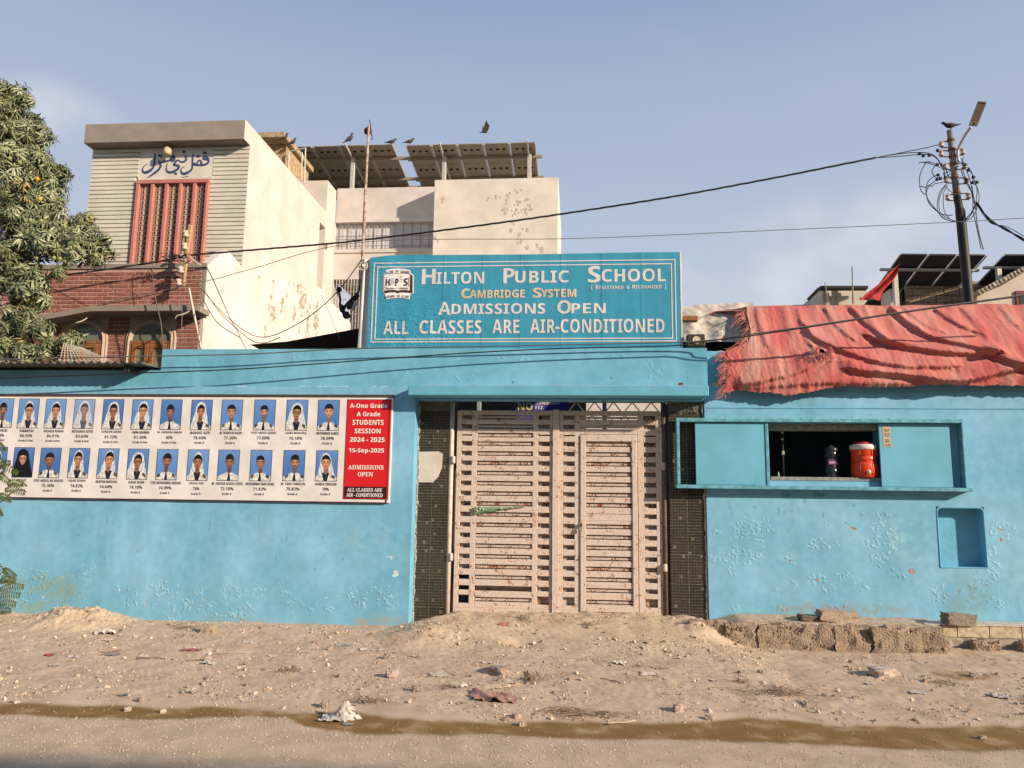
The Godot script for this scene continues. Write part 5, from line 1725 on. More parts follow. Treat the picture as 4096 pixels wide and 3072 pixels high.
func build_house() -> void:
	var t := thing("town_house", "three-storey cream and white house with brick balcony and ribbed tower", "house", Vector3(-8.5, 0, -7))
	var xl := -10.31
	var zt := -6.3
	# tower body
	var st := mb()
	box(st, Vector3(xl + 0.02, 0, -12.2), Vector3(SIDE - 0.31, 9.27, zt - 0.04))
	obj("wall", st, M.groove, t)
	# side wall, white, with a tall slot towards the back
	st = mb()
	var sz0 := -11.0
	var sz1 := -11.48
	var sy0 := 7.42
	var sy1 := 9.25
	box(st, Vector3(SIDE - 0.30, 0, sz0), Vector3(SIDE, 9.72, zt - 0.052))
	box(st, Vector3(SIDE - 0.011, 0, zt - 0.052), Vector3(SIDE, 9.72, zt - 0.001))
	box(st, Vector3(SIDE - 0.011, 9.27, zt - 0.001), Vector3(SIDE, 9.72, -5.998))
	box(st, Vector3(SIDE - 0.30, 0, -12.9), Vector3(SIDE, sy0, sz0))
	box(st, Vector3(SIDE - 0.30, sy1, sz1), Vector3(SIDE, 9.72, sz0))
	box(st, Vector3(SIDE - 0.30, sy0, -12.9), Vector3(SIDE, 9.72, sz1))
	box(st, Vector3(SIDE - 0.34, sy0 - 0.1, -11.6), Vector3(SIDE - 0.301, sy1 + 0.1, -10.9))
	obj("side_wall", st, M.white, t)
	st = mb()   # roof block at the back
	box(st, Vector3(-9.6, 9.3, -12.3), Vector3(SIDE - 0.001, 10.70, -11.5))
	obj("roof_block", st, M.white, t)
	# cornice and soffit
	st = mb()
	bb(st, Vector3(xl - 0.02, 9.27, zt - 0.05), Vector3(SIDE - 0.012, 9.719, -6.0), 0.01)
	obj("cornice", st, M.stone_grey, t)
	st = mb()
	box(st, Vector3(xl, 9.27, -12.2), Vector3(SIDE - 0.302, 9.6, zt - 0.06))
	obj("roof", st, M.concrete, t)
	# boards: courses each side of the window and of the name panel
	var wl := r2(556, 500, zt).x
	var wr := r2(1195, 500, zt).x
	var fl := r2(505, 900, zt).x
	var fr := r2(1152, 900, zt).x
	var ytop := 9.26
	var panel_b := r2(800, 690, zt).y
	var pitch := 0.0975
	for k in 36:
		var yb := ytop - (k + 1) * pitch
		if yb < 5.85: break
		var low := yb < panel_b
		for s in 2:
			st = mb()
			var a := xl if s == 0 else (wr if not low else fr)
			var b := (wl if not low else fl) if s == 0 else SIDE - 0.012
			var zf := zt + rng.randf_range(-0.002, 0.002)
			bb(st, Vector3(a, yb + 0.015, zt - 0.045), Vector3(b, yb + pitch, zf), 0.006)
			obj("board", st, M.cream, t)
	st = mb()
	bb(st, Vector3(wl + 0.001, panel_b - 0.03, zt - 0.045), Vector3(wr - 0.001, ytop + 0.005, zt - 0.008), 0.003)
	var np := obj("name_panel", st, mat(lin(0.60, 0.57, 0.49), 0.85, 0.6, 0.05), t)
	build_calligraphy(np, zt - 0.008)
	# tall window: pink frame, four fins, perforated block screens
	var zf := -6.25
	var a0 := r2(528, 690, zf)
	var a1 := r2(1158, 690, zf)
	var wx0 := a0.x
	var wx1 := a1.x
	var wy1 := a0.y
	var wy0 := 5.75
	st = mb()
	bb(st, Vector3(wx0, wy1 - 0.09, -6.46), Vector3(wx1, wy1, zf), 0.006)
	obj("window_head", st, M.pink, t)
	var bays := []
	var fins := [[0.0, 0.05], [0.202, 0.250], [0.394, 0.442], [0.586, 0.634], [0.778, 0.826], [0.955, 1.0]]
	for k in 6:
		st = mb()
		var fx0: float = lerpf(wx0, wx1, fins[k][0])
		var fx1: float = lerpf(wx0, wx1, fins[k][1])
		bb(st, Vector3(fx0, wy0, -6.46), Vector3(fx1, wy1 - 0.091, zf - (0.0 if k in [0, 5] else 0.012)), 0.012)
		obj("window_fin", st, M.pink, t)
		if k < 5: bays.append([fx1, lerpf(wx0, wx1, fins[k + 1][0])])
	# one block of the screen: a frame with an oval hole
	var bw: float = (bays[0][1] - bays[0][0]) / 2.0
	var bh := 0.118
	st = mb()
	var ring := []
	for k in 12:
		var an := TAU * (k + 0.5) / 12.0
		ring.append(Vector2(cos(an) * bw * 0.22, sin(an) * bh * 0.34))
	var sq := func(p: Vector2) -> Vector2:
		var m := maxf(absf(p.x) / (bw * 0.47), absf(p.y) / (bh * 0.47))
		return p / m
	for k in 12:
		var p: Vector2 = ring[k]
		var q: Vector2 = ring[(k + 1) % 12]
		var po: Vector2 = sq.call(Vector2(p.x / (bw * 0.22), p.y / (bh * 0.34)) * Vector2(bw, bh))
		var qo: Vector2 = sq.call(Vector2(q.x / (bw * 0.22), q.y / (bh * 0.34)) * Vector2(bw, bh))
		quad(st, Vector3(p.x, p.y, 0.012), Vector3(q.x, q.y, 0.012), Vector3(qo.x, qo.y, 0), Vector3(po.x, po.y, 0), Vector3.BACK)
		quad(st, Vector3(p.x, p.y, 0.012), Vector3(q.x, q.y, 0.012), Vector3(q.x, q.y, -0.06), Vector3(p.x, p.y, -0.06), Vector3(-p.x, -p.y, 0))
	var block := commit(st, mat(lin(0.38, 0.28, 0.21), 0.9, 2.0, 0.1))
	for b in bays:
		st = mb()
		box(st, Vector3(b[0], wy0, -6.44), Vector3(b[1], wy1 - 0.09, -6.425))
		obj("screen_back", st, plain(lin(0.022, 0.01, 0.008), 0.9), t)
		for j in 32:
			var y := wy1 - 0.09 - (j + 0.5) * bh
			if y < 5.95: break
			for i in 2:
				put("screen_block", block, t, Transform3D(Basis(), Vector3(lerpf(b[0], b[1], 0.25 + 0.5 * i), y, -6.335)))
	# brick balcony below and in front
	var zb := -4.8
	var bx0 := -11.6
	var bx1 := -6.70
	var by1 := 6.10
	var by0 := 5.12
	st = mb()
	box(st, Vector3(bx0, 4.9, -5.05), Vector3(bx1 + 0.02, by1 - 0.10, zb - 0.002))
	box(st, Vector3(bx0, 0.0, -5.4), Vector3(bx1 + 0.02, 4.9, zb - 0.012))
	obj("balcony_wall", st, mat(lin(0.46, 0.30, 0.24), 0.95, 1.0, 0.2), t)
	st = mb()
	bb(st, Vector3(bx0, by1 - 0.10, -5.08), Vector3(SIDE + 0.0, by1, zb + 0.03), 0.008)
	bb(st, Vector3(bx1 - 0.03, by0 - 0.02, zb - 0.03), Vector3(SIDE - 0.002, by1 - 0.101, zb + 0.012), 0.006)
	obj("coping", st, M.stone_grey, t)
	var bm := []
	for k in 4:
		var v: float = [1.0, 0.88, 1.1, 0.95][k]
		bm.append(mat(lin(0.30 * v, 0.125 * v, 0.10 * v), 0.9, 2.0, 0.25, "worn"))
	var bricks := []
	for k in 4:
		st = mb()
		bevel_box(st, Vector3(0.200, 0.068, 0.05), 0.006)
		bricks.append(commit(st, bm[k]))
	rng.seed = 12
	var bl := 0.211
	var bhh := 0.082
	for r in 11:
		var y := by0 + (r + 0.5) * bhh
		if y > by1 - 0.13: break
		var x := bx1 - 0.04 - (0.5 * bl if r % 2 else 0.0)
		if r % 2:   # half brick at the end
			put("brick", bricks[rng.randi() % 4], t, Transform3D(Basis.from_scale(Vector3(0.46, 1, 1)), Vector3(bx1 - 0.04 - bl * 0.25, y, zb - 0.02 + rng.randf_range(-0.002, 0.002))))
		while x - bl > -10.9:
			put("brick", bricks[rng.randi() % 4], t, Transform3D(Basis(), Vector3(x - bl * 0.5, y, zb - 0.02 + rng.randf_range(-0.003, 0.003))))
			x -= bl
	# sunshade slab, bent down towards the left
	st = mb(true)
	st.set_smooth_group(-1)
	var kx := r4(800, 620, -4.35).x
	var rx := r4(1748, 620, -4.35).x
	var ys := r4(1300, 600, -4.35).y
	var le := r4(340, 690, -4.35)
	var pts := [Vector2(le.x - 1.0, le.y - 0.33), Vector2(le.x, le.y), Vector2(kx, ys), Vector2(rx, ys)]
	for i in 3:
		var p: Vector2 = pts[i]
		var q: Vector2 = pts[i + 1]
		var h := 0.105
		var f := func(v: Vector2, dy: float, z: float): return Vector3(v.x, v.y + dy, z)
		quad(st, f.call(p, 0, -4.35), f.call(q, 0, -4.35), f.call(q, -h, -4.35), f.call(p, -h, -4.35), Vector3.BACK)
		quad(st, f.call(p, 0, -4.35), f.call(q, 0, -4.35), f.call(q, 0, -4.83), f.call(p, 0, -4.83), Vector3.UP)
		quad(st, f.call(p, -h, -4.35), f.call(q, -h, -4.35), f.call(q, -h, -4.83), f.call(p, -h, -4.83), Vector3.DOWN)
	quad(st, Vector3(rx, ys, -4.35), Vector3(rx, ys - 0.105, -4.35), Vector3(rx, ys - 0.105, -4.83), Vector3(rx, ys, -4.83), Vector3.RIGHT)
	obj("sunshade", st, M.stone_grey, t)
	# storey below: plaster with two arched windows between brick piers
	st = mb()
	box(st, Vector3(bx0, 3.2, -4.86), Vector3(bx1, ys - 0.11, zb - 0.001))
	obj("window_wall", st, mat(lin(0.40, 0.34, 0.27), 0.9, 1.0, 0.1), t)
	for pr in [[945, 1140], [1552, 1762], [300, 530]]:
		var p0 := r4(pr[0], 900, zb).x
		var p1 := r4(pr[1], 900, zb).x
		var cw := p1 - p0
		for r in 22:
			var y := ys - 0.16 - r * bhh
			if y < 3.85: break
			var split := 0.5 if r % 2 else 0.32
			for h in 2:
				var w := cw * (split if h == 0 else 1.0 - split) - 0.008
				var cx := p0 + (cw * split * 0.5 if h == 0 else cw * (split + 1.0) * 0.5)
				put("brick", bricks[rng.randi() % 4], t, Transform3D(Basis.from_scale(Vector3(w / 0.203, 1, 1)), Vector3(cx, y, zb - 0.016 + rng.randf_range(-0.003, 0.003))))
	for cxz in [738, 1338]:
		arched_window(t, cxz, zb)
	# lamp under the soffit
	var lb := r2(805, 372, -6.15)
	var lt := thing("soffit_lamp", "small tan lamp hanging under the tower cornice", "lamp", Vector3(lb.x, 9.1, -6.15))
	st = mb(true)
	lathe(st, Vector3(lb.x, 9.02, -6.15), [Vector2(0, 0), Vector2(0.075, 0), Vector2(0.085, 0.03), Vector2(0.085, 0.13), Vector2(0.05, 0.17), Vector2(0.02, 0.175)], 16)
	obj("shade", st, mat(lin(0.50, 0.40, 0.24), 0.4, 3.0), lt)
	st = mb(true)
	lathe(st, Vector3(lb.x, 9.19, -6.15), [Vector2(0.02, 0), Vector2(0.02, 0.06), Vector2(0.10, 0.065), Vector2(0.10, 0.08), Vector2(0, 0.08)], 16)
	obj("rose", st, mat(lin(0.2, 0.15, 0.1), 0.6, 3.0), lt)
	build_party_wall()

func arched_window(t: Node3D, cx: float, zb: float) -> void:
	var c := r4(cx, 900, zb)
	var hw := 0.40
	var spring := r4(cx, 915, zb).y
	var rise := r4(cx, 722, zb).y - spring
	var bottom := 3.6
	var arc := func(k: float, r: float, w: float) -> Vector2:
		return Vector2(c.x + cos(k * PI) * w, spring + sin(k * PI) * r)
	# moulded surround
	var st := mb()
	for s in [[hw + 0.09, rise + 0.02, 0.035], [hw + 0.035, rise - 0.04, 0.06]]:
		var pts := [Vector3(c.x + s[0], bottom, zb + 0.0)]
		for k in 17: 
			var q: Vector2 = arc.call(k / 16.0, s[1], s[0])
			pts.append(Vector3(q.x, q.y, zb))
		pts.append(Vector3(c.x - s[0], bottom, zb))
		tube(st, pts, s[2], 4)
	obj("window_surround", st, mat(lin(0.42, 0.33, 0.26), 0.85, 1.0, 0.1), t)
	var poly := PackedVector2Array()
	for k in 17: poly.append(arc.call(k / 16.0, rise - 0.09, hw))
	st = mb()
	slab(st, poly, 0.01, Transform3D(Basis(), Vector3(0, 0, zb + 0.006)))
	obj("fanlight", st, plain(lin(0.13, 0.15, 0.11), 0.15), t)
	# timber frame and two glazed leaves
	st = mb()
	var z := zb + 0.012
	bb(st, Vector3(c.x - hw, spring - 0.06, z - 0.012), Vector3(c.x + hw, spring, z + 0.03), 0.005)
	bb(st, Vector3(c.x - hw, bottom, z - 0.012), Vector3(c.x - hw + 0.05, spring - 0.061, z + 0.03), 0.005)
	bb(st, Vector3(c.x + hw - 0.05, bottom, z - 0.012), Vector3(c.x + hw, spring - 0.061, z + 0.03), 0.005)
	var fr := obj("window_frame", st, M.wood, t)
	for s in [-1, 1]:
		var x0: float = c.x + (-hw + 0.055 if s < 0 else 0.006)
		var x1: float = c.x + (-0.006 if s < 0 else hw - 0.055)
		st = mb()
		bb(st, Vector3(x0, spring - 0.15, z - 0.01), Vector3(x1, spring - 0.065, z + 0.045), 0.006)
		bb(st, Vector3(x0, bottom, z - 0.01), Vector3(x0 + 0.085, spring - 0.151, z + 0.045), 0.006)
		bb(st, Vector3(x1 - 0.085, bottom, z - 0.01), Vector3(x1, spring - 0.151, z + 0.045), 0.006)
		obj("casement", st, M.wood, fr)
		st = mb()
		bb(st, Vector3(x0 + 0.086, bottom, z), Vector3(x1 - 0.086, spring - 0.152, z + 0.01), 0.001)
		obj("pane", st, plain(lin(0.20, 0.18, 0.12), 0.15), fr)

# the name painted over the window, brush strokes as (x, y, width) in the zoomed picture
func build_calligraphy(parent: Node, z: float) -> void:
	var c1 := func(x, y): return pz(540 + x * 0.14467, 590 + y * 0.14467, z)
	var m := mat(lin(0.055, 0.075, 0.20), 0.6, 2.0, 0.0, "worn")
	var strokes := [
		[[1885, 318, 20], [1912, 265, 40], [1958, 245, 45], [2008, 280, 48], [2040, 350, 40], [2020, 425, 48], [1930, 478, 52], [1800, 488, 50], [1690, 482, 45], [1596, 470, 40]],
		[[1885, 325, 40], [1950, 320, 60], [2030, 335, 50]],
		[[1600, 470, 40], [1640, 435, 36], [1690, 480, 40]],
		[[1715, 470, 25], [1742, 395, 30], [1790, 350, 34], [1830, 385, 38], [1850, 470, 45]],
		[[1618, 162, 8], [1604, 240, 34], [1597, 380, 36], [1592, 520, 36], [1570, 610, 44], [1470, 690, 62], [1360, 728, 66], [1292, 690, 48], [1276, 640, 26], [1292, 590, 16], [1330, 550, 12], [1378, 528, 6]],
		[[1285, 832, 6], [1390, 812, 12], [1490, 790, 5]],
		[[1392, 205, 8], [1414, 262, 40], [1420, 330, 42], [1370, 388, 46], [1290, 402, 44], [1240, 375, 28], [1205, 345, 26], [1150, 372, 40], [1105, 430, 52], [1095, 485, 52], [1150, 490, 55], [1208, 505, 58], [1215, 555, 56], [1160, 615, 58], [1060, 672, 60], [960, 690, 60], [895, 655, 46], [872, 590, 24], [882, 500, 14], [905, 440, 5]],
		[[1055, 392, 10], [1000, 345, 60], [1050, 270, 78], [1085, 265, 70], [1085, 340, 60], [1055, 390, 20]],
		[[1010, 335, 40], [930, 368, 46], [860, 385, 46], [790, 402, 44], [720, 412, 40]],
		[[838, 340, 8], [815, 375, 36]],
		[[662, 350, 8], [676, 400, 52], [702, 450, 56], [714, 520, 44], [660, 610, 52], [550, 702, 56], [440, 782, 36], [335, 850, 4]],
		[[562, 158, 8], [548, 250, 40], [540, 380, 44], [526, 500, 42], [490, 580, 50], [400, 655, 70], [300, 692, 74], [230, 670, 52], [212, 610, 26], [238, 545, 18], [300, 480, 14], [368, 452, 5]]]
	for s in strokes:
		var pts := []
		for p in s: pts.append(Vector3(p[0], p[1], p[2]))
		var cv := curve(pts, 5)
		var st := mb()
		for i in cv.size() - 1:
			var q := []
			for e in [i, i + 1]:
				var d: Vector3 = cv[mini(e + 1, cv.size() - 1)] - cv[maxi(e - 1, 0)]
				var n: Vector2 = Vector2(-d.y, d.x).normalized() * cv[e].z * 0.5
				q.append(c1.call(cv[e].x + n.x, cv[e].y + n.y) + Vector3(0, 0, 0.010))
				q.append(c1.call(cv[e].x - n.x, cv[e].y - n.y) + Vector3(0, 0, 0.010))
			quad(st, q[0], q[1], q[3], q[2], Vector3.BACK)
			var dn := Vector3(0, 0, -0.010)
			quad(st, q[0], q[2], q[2] + dn, q[0] + dn, q[0] - q[1])
			quad(st, q[1], q[3], q[3] + dn, q[1] + dn, q[1] - q[0])
		obj("brush_stroke", st, m, parent)
	for d in [[1935, 152, 56], [1748, 245, 50], [1358, 122, 58], [1130, 722, 46], [870, 192, 66], [695, 232, 62]]:
		var poly := PackedVector2Array()
		for k in [[-0.9, 0.3], [-0.5, -0.75], [0.9, -0.4], [0.55, 0.75]]:
			var q: Vector3 = c1.call(d[0] + k[0] * d[2], d[1] + k[1] * d[2])
			poly.append(Vector2(q.x, q.y))
		var st := mb()
		slab(st, poly, 0.01, Transform3D(Basis(), Vector3(0, 0, z + 0.010)))
		obj("brush_dot", st, m, parent)

func build_party_wall() -> void:
	# white garden wall, a little out of square, with a pointed front end and peeling patches
	var t := thing("party_wall", "tall peeling white wall with a pointed end beside the brick balcony", "wall", Vector3(-6.5, 0, -8))
	var a := Vector3(-6.645, 0, -4.79)
	var b := Vector3(-6.02, 0, -12.28)
	var d := (b - a).normalized()
	var L := (b - a).length()
	var nrm := Vector3(-d.z, 0, d.x)   # towards the camera side
	if nrm.x < 0: nrm = -nrm
	var fr := Transform3D(Basis(d, Vector3.UP, d.cross(Vector3.UP)), a)
	var hit := func(u: float, v: float) -> Vector2:
		var r := ray(u, v)
		var k := (a - cam_pos).dot(nrm) / r.dot(nrm)
		var p := cam_pos + r * k
		return Vector2((p - a).dot(d), p.y)
	var poly := PackedVector2Array([Vector2(0, 0), Vector2(L, 0)])
	poly.append(Vector2(L, hit.call(1440, 1316).y))
	var k1: Vector2 = hit.call(1288, 1168)
	poly.append(k1)
	poly.append(Vector2(k1.x - 0.6, k1.y))
	var c1: Vector2 = hit.call(965, 1040)
	poly.append(c1 + Vector2(0.3, -0.2))
	poly.append(hit.call(912, 1003))
	poly.append(hit.call(898, 1002))
	poly.append(Vector2(0, hit.call(822, 1056).y))
	# plaster face painted with its peeled places
	var marks := []
	rng.seed = 31
	var peel := Color(0.60, 0.54, 0.46)
	for p in [[105, 1070, 0.10, 0.16], [150, 1085, 0.05, 0.12], [60, 1130, 0.05, 0.14], [158, 1180, 0.05, 0.12], [265, 1175, 0.04, 0.12], [325, 1215, 0.10, 0.16], [295, 1190, 0.04, 0.14], [145, 1275, 0.07, 0.12], [220, 1320, 0.10, 0.26], [355, 1300, 0.22, 0.40], [375, 1265, 0.10, 0.2], [155, 1390, 0.16, 0.2], [300, 1405, 0.10, 0.22], [390, 1470, 0.12, 0.45], [450, 1450, 0.20, 0.36], [405, 1345, 0.10, 0.1], [130, 1340, 0.06, 0.12], [105, 1490, 0.06, 0.2], [335, 1500, 0.05, 0.25], [460, 1325, 0.05, 0.1], [250, 1260, 0.04, 0.1]]:
		var q: Vector2 = hit.call(1000 + p[0] * 0.5877, 440 + p[1] * 0.5877)
		marks.append(["chip", q.x, q.y, p[2], p[3], peel])
	for i in 10:
		marks.append(["stain", rng.randf_range(0.3, 6.5), rng.randf_range(4.0, 6.4), rng.randf_range(0.2, 0.5), rng.randf_range(0.2, 0.5), Color(0.86, 0.80, 0.72, 0.35)])
	var m := paint_wall(0, 3.0, L, 7.5, 110, Color(0.58, 0.535, 0.49), marks, 19)
	m.heightmap_scale = 1.2
	var idx := Geometry2D.triangulate_polygon(poly)
	var st := mb()
	for i in idx:
		var p := poly[i]
		st.set_uv(Vector2(p.x / L, (7.5 - p.y) / 4.5))
		st.add_vertex(a + d * p.x + Vector3.UP * p.y + nrm * 0.002)
	obj("plaster_face", st, m, t)
	st = mb()
	slab(st, poly, 0.18, Transform3D(Basis(d, Vector3.UP, nrm), a))
	obj("wall_body", st, M.white, t)

func build_wing() -> void:
	var t := thing("rear_block", "white two-level block with a shadowed recess behind the school sign", "building", Vector3(-3.5, 0, -13))
	var zr := -12.37
	var zb := -11.7
	var xr := r3(1250, 700, zb).x
	var xe := r3(2097, 700, zb).x
	var ytop := r3(580, 535, zr).y
	var ybl := r3(1258, 476, zb).y
	var y_led := r3(800, 740, zr).y
	var y_g1 := r3(800, 768, zr).y
	var y_g0 := r3(800, 945, zr).y
	var y_l2 := r3(800, 966, zr).y
	var y_low := r3(700, 1152, zr).y
	var st := mb()
	box(st, Vector3(SIDE + 0.002, y_led, -16), Vector3(xr, ytop, zr))
	box(st, Vector3(SIDE + 0.002, y_low, -16), Vector3(xr, y_g0, zr))
	box(st, Vector3(SIDE + 0.002, y_g0, -16), Vector3(xr, y_led, zr - 0.25))
	obj("wall", st, M.white, t)
	st = mb()
	bb(st, Vector3(xr + 0.001, 0, -16), Vector3(xe, ybl, zb), 0.01)
	obj("projecting_block", st, mat(lin(0.64, 0.585, 0.51), 0.9, 0.35, 0.15), t)
	st = mb()   # rough old patches on the projecting block
	rng.seed = 44
	for p in [[1830, 545], [1690, 590], [1750, 580], [1835, 620], [1750, 620], [1885, 620], [1720, 690], [1750, 690], [1795, 700], [1830, 680], [1795, 760], [1900, 685], [1880, 812], [1790, 810], [1830, 890], [1940, 915], [1975, 958], [1830, 860], [1610, 600], [1300, 615], [1268, 880], [1880, 945], [1905, 660], [1870, 690], [1820, 655]]:
		for k in 3:
			var q := r3(p[0] + rng.randf_range(-22, 22), p[1] + rng.randf_range(-18, 18), zb)
			lump(st, Vector3(rng.randf_range(0.03, 0.08), rng.randf_range(0.04, 0.11), 0.014), Transform3D(Basis(), Vector3(q.x, q.y, zb + 0.001)), 0.6, rng.randi() % 999, 2)
	obj("worn_patch", st, mat(lin(0.55, 0.49, 0.415), 0.95, 3.0, 0.2, "worn"), t)
	st = mb()
	bb(st, Vector3(SIDE + 0.003, y_g1 + 0.003, zr - 0.2), Vector3(xr - 0.001, y_led - 0.003, zr + 0.05), 0.006)
	bb(st, Vector3(SIDE + 0.003, y_l2 - 0.03, zr - 0.2), Vector3(xr - 0.001, y_l2 + 0.02, zr + 0.035), 0.006)
	obj("ledge", st, M.white, t)
	# barred strip window
	st = mb()
	bb(st, Vector3(SIDE + 0.01, y_g0, zr - 0.16), Vector3(xr - 0.002, y_g1, zr - 0.12), 0.002)
	var w := obj("strip_window", st, mat(lin(0.55, 0.54, 0.56), 0.5, 1.0), t)
	var gm := mat(lin(0.28, 0.24, 0.22), 0.7, 2.0)
	for k in 12:
		var x := r3(625 + k * 59.2, 850, zr).x
		if x > xr - 0.05: break
		st = mb()
		bar(st, Vector3(x, y_g0 - 0.06, zr - 0.05), Vector3(x, y_g1, zr - 0.05), 0.022, 0.022)
		obj("window_bar", st, gm, w)
	for yy in [855, 922]:
		st = mb()
		var y := r3(800, yy, zr).y
		bar(st, Vector3(SIDE + 0.02, y, zr - 0.03), Vector3(xr - 0.01, y, zr - 0.03), 0.02, 0.02)
		obj("window_bar", st, gm, w)
	# grille below the recess
	st = mb()
	box(st, Vector3(SIDE + 0.05, 2.5, -14.2), Vector3(xr - 0.002, y_low - 0.001, -14.0))
	var g := obj("porch_back", st, M.white, t)
	for k in 26:
		var x := r3(505 + k * 20.0, 1250, zr).x
		if x > xr - 0.1: break
		st = mb()
		bar(st, Vector3(x, 4.6, zr + 0.0), Vector3(x, y_low, zr), 0.016, 0.016)
		obj("grille_bar", st, M.galv, g)
	for yy in [1190, 1240, 1290, 1340, 1390, 1440]:
		var y := r3(620, yy, zr).y
		st = mb()
		bar(st, Vector3(SIDE + 0.1, y, zr + 0.012), Vector3(xr, y, zr + 0.012), 0.014, 0.014)
		obj("grille_bar", st, M.galv, g)
	# tan roof room with an overhanging lid
	var rt := thing("roof_room", "tan roof room with an overhanging lid above the white side wall", "roof room", Vector3(-8.2, 9.6, -11))
	var zz := -10.6
	var p0 := r3(250, 235, zz)
	st = mb()
	box(st, Vector3(-9.8, 9.58, -12.4), Vector3(p0.x, p0.y, zz))
	obj("wall", st, mat(lin(0.42, 0.31, 0.18), 0.9, 0.8, 0.1, "worn"), rt)
	st = mb()
	bb(st, Vector3(-9.9, p0.y + 0.001, -12.5), Vector3(p0.x + 0.12, p0.y + 0.16, zz + 0.45), 0.01)
	obj("lid", st, mat(lin(0.40, 0.31, 0.20), 0.9, 0.8, 0.1, "worn"), rt)
	st = mb()
	for p in [[355, 290, 350, 480], [378, 258, 370, 500], [265, 285, 262, 420]]:
		tube(st, [r3(p[0], p[1], zz + 0.1), r3(p[2], p[3], zz + 0.1)], 0.02, 6)
	tube(st, [r3(270, 282, zz + 0.1), r3(378, 258, zz + 0.1)], 0.018, 6)
	obj("pipe", st, M.galv, rt)
	build_solar()

func build_solar() -> void:
	var pm := mat(lin(0.27, 0.235, 0.18), 0.6, 1.0, 0.0, "soft")
	var rim := mat(lin(0.45, 0.43, 0.38), 0.5, 2.0)
	# [left, right of the high front edge, zoomed], [line of the side that gives the slope], columns
	for k in 2:
		var zf := -12.7
		var fl := r3([240, 1058][k], [254, 238][k], zf)
		var frr := r3([975, 1945][k], [238, 228][k], zf)
		var y := (fl.y + frr.y) * 0.5
		var e0 := r3(975, 238, zf)
		var back := px(1000 + 1097 * 0.5877, 440 + 532 * 0.5877, e0.x)
		var dz := back.z - zf
		var dy := back.y - e0.y
		var L := sqrt(dz * dz + dy * dy)
		var dirv := Vector3(0, dy, dz) / L
		var up := dirv.cross(Vector3.RIGHT).normalized()
		if up.y < 0: up = -up
		var t := thing("solar_array", "tilted solar array seen from below, beside the roof room" if k == 0 else "tilted solar array seen from below, over the projecting block", "solar array", Vector3((fl.x + frr.x) * 0.5, 11.0, zf), "rooftop solar arrays")
		var nc := 4 if k == 0 else 5
		var nr := 3
		var W := frr.x - fl.x
		var depth := L * 1.25
		for r in nr:
			for c in nc:
				var ctr := Vector3(fl.x + W * (c + 0.5) / nc, y, zf) + dirv * depth * (r + 0.5) / nr
				var st := mb()
				bevel_box(st, Vector3(W / nc - 0.02, 0.03, depth / nr - 0.02), 0.004, Transform3D(Basis(Vector3.RIGHT, up, Vector3.RIGHT.cross(up)), ctr + up * 0.02))
				var pn := obj("solar_panel", st, pm, t)
				for s in [-1, 1]:
					st = mb()
					bevel_box(st, Vector3(0.035, 0.04, depth / nr - 0.02), 0.003, Transform3D(Basis(Vector3.RIGHT, up, Vector3.RIGHT.cross(up)), ctr + Vector3(s * (W / nc - 0.06) * 0.5, 0, 0) - up * 0.006))
					obj("rim", st, rim, pn)
				st = mb()
				for s in [-0.25, 0.0, 0.25]:
					bevel_box(st, Vector3(0.09, 0.03, 0.05), 0.004, Transform3D(Basis(Vector3.RIGHT, up, Vector3.RIGHT.cross(up)), ctr + Vector3(s * W / nc, 0, 0) - dirv * depth / nr * 0.22 - up * 0.012))
				obj("junction_box", st, M.dark, pn)
		for f in [0.20, 0.58, 0.75, 0.95]:
			var st := mb()
			var c: Vector3 = Vector3(fl.x - 0.05, y, zf) + dirv * depth * f - up * 0.07
			var ex := W + (0.42 if k == 0 else 0.22)
			bevel_box(st, Vector3(ex, 0.11, 0.055), 0.006, Transform3D(Basis(Vector3.RIGHT, up, Vector3.RIGHT.cross(up)), c + Vector3(ex * 0.5, 0, 0)))
			obj("purlin", st, mat(lin(0.30, 0.25, 0.18), 0.6, 2.0, 0.0, "worn"), t)
		for x in ([705] if k == 0 else [1325, 1902]):
			var p := r3(x, 300, zf - 0.5)
			var st := mb()
			bb(st, Vector3(p.x - 0.06, 9.5, zf - 0.56), Vector3(p.x + 0.06, y + dirv.y * 0.5 - 0.1, zf - 0.44), 0.006)
			obj("post", st, M.galv, t)
			st = mb()
			var r0 := Vector3(p.x - 0.02, y, zf) - dirv * 0.35 - up * 0.14
			bar(st, r0, r0 + dirv * depth * 0.9, 0.05, 0.07)
			obj("rafter", st, M.galv, t)
func b4(x: float, y: float, z: float) -> Vector3:
	return pz(3100 + x * 0.5727, 350 + y * 0.5727, z)
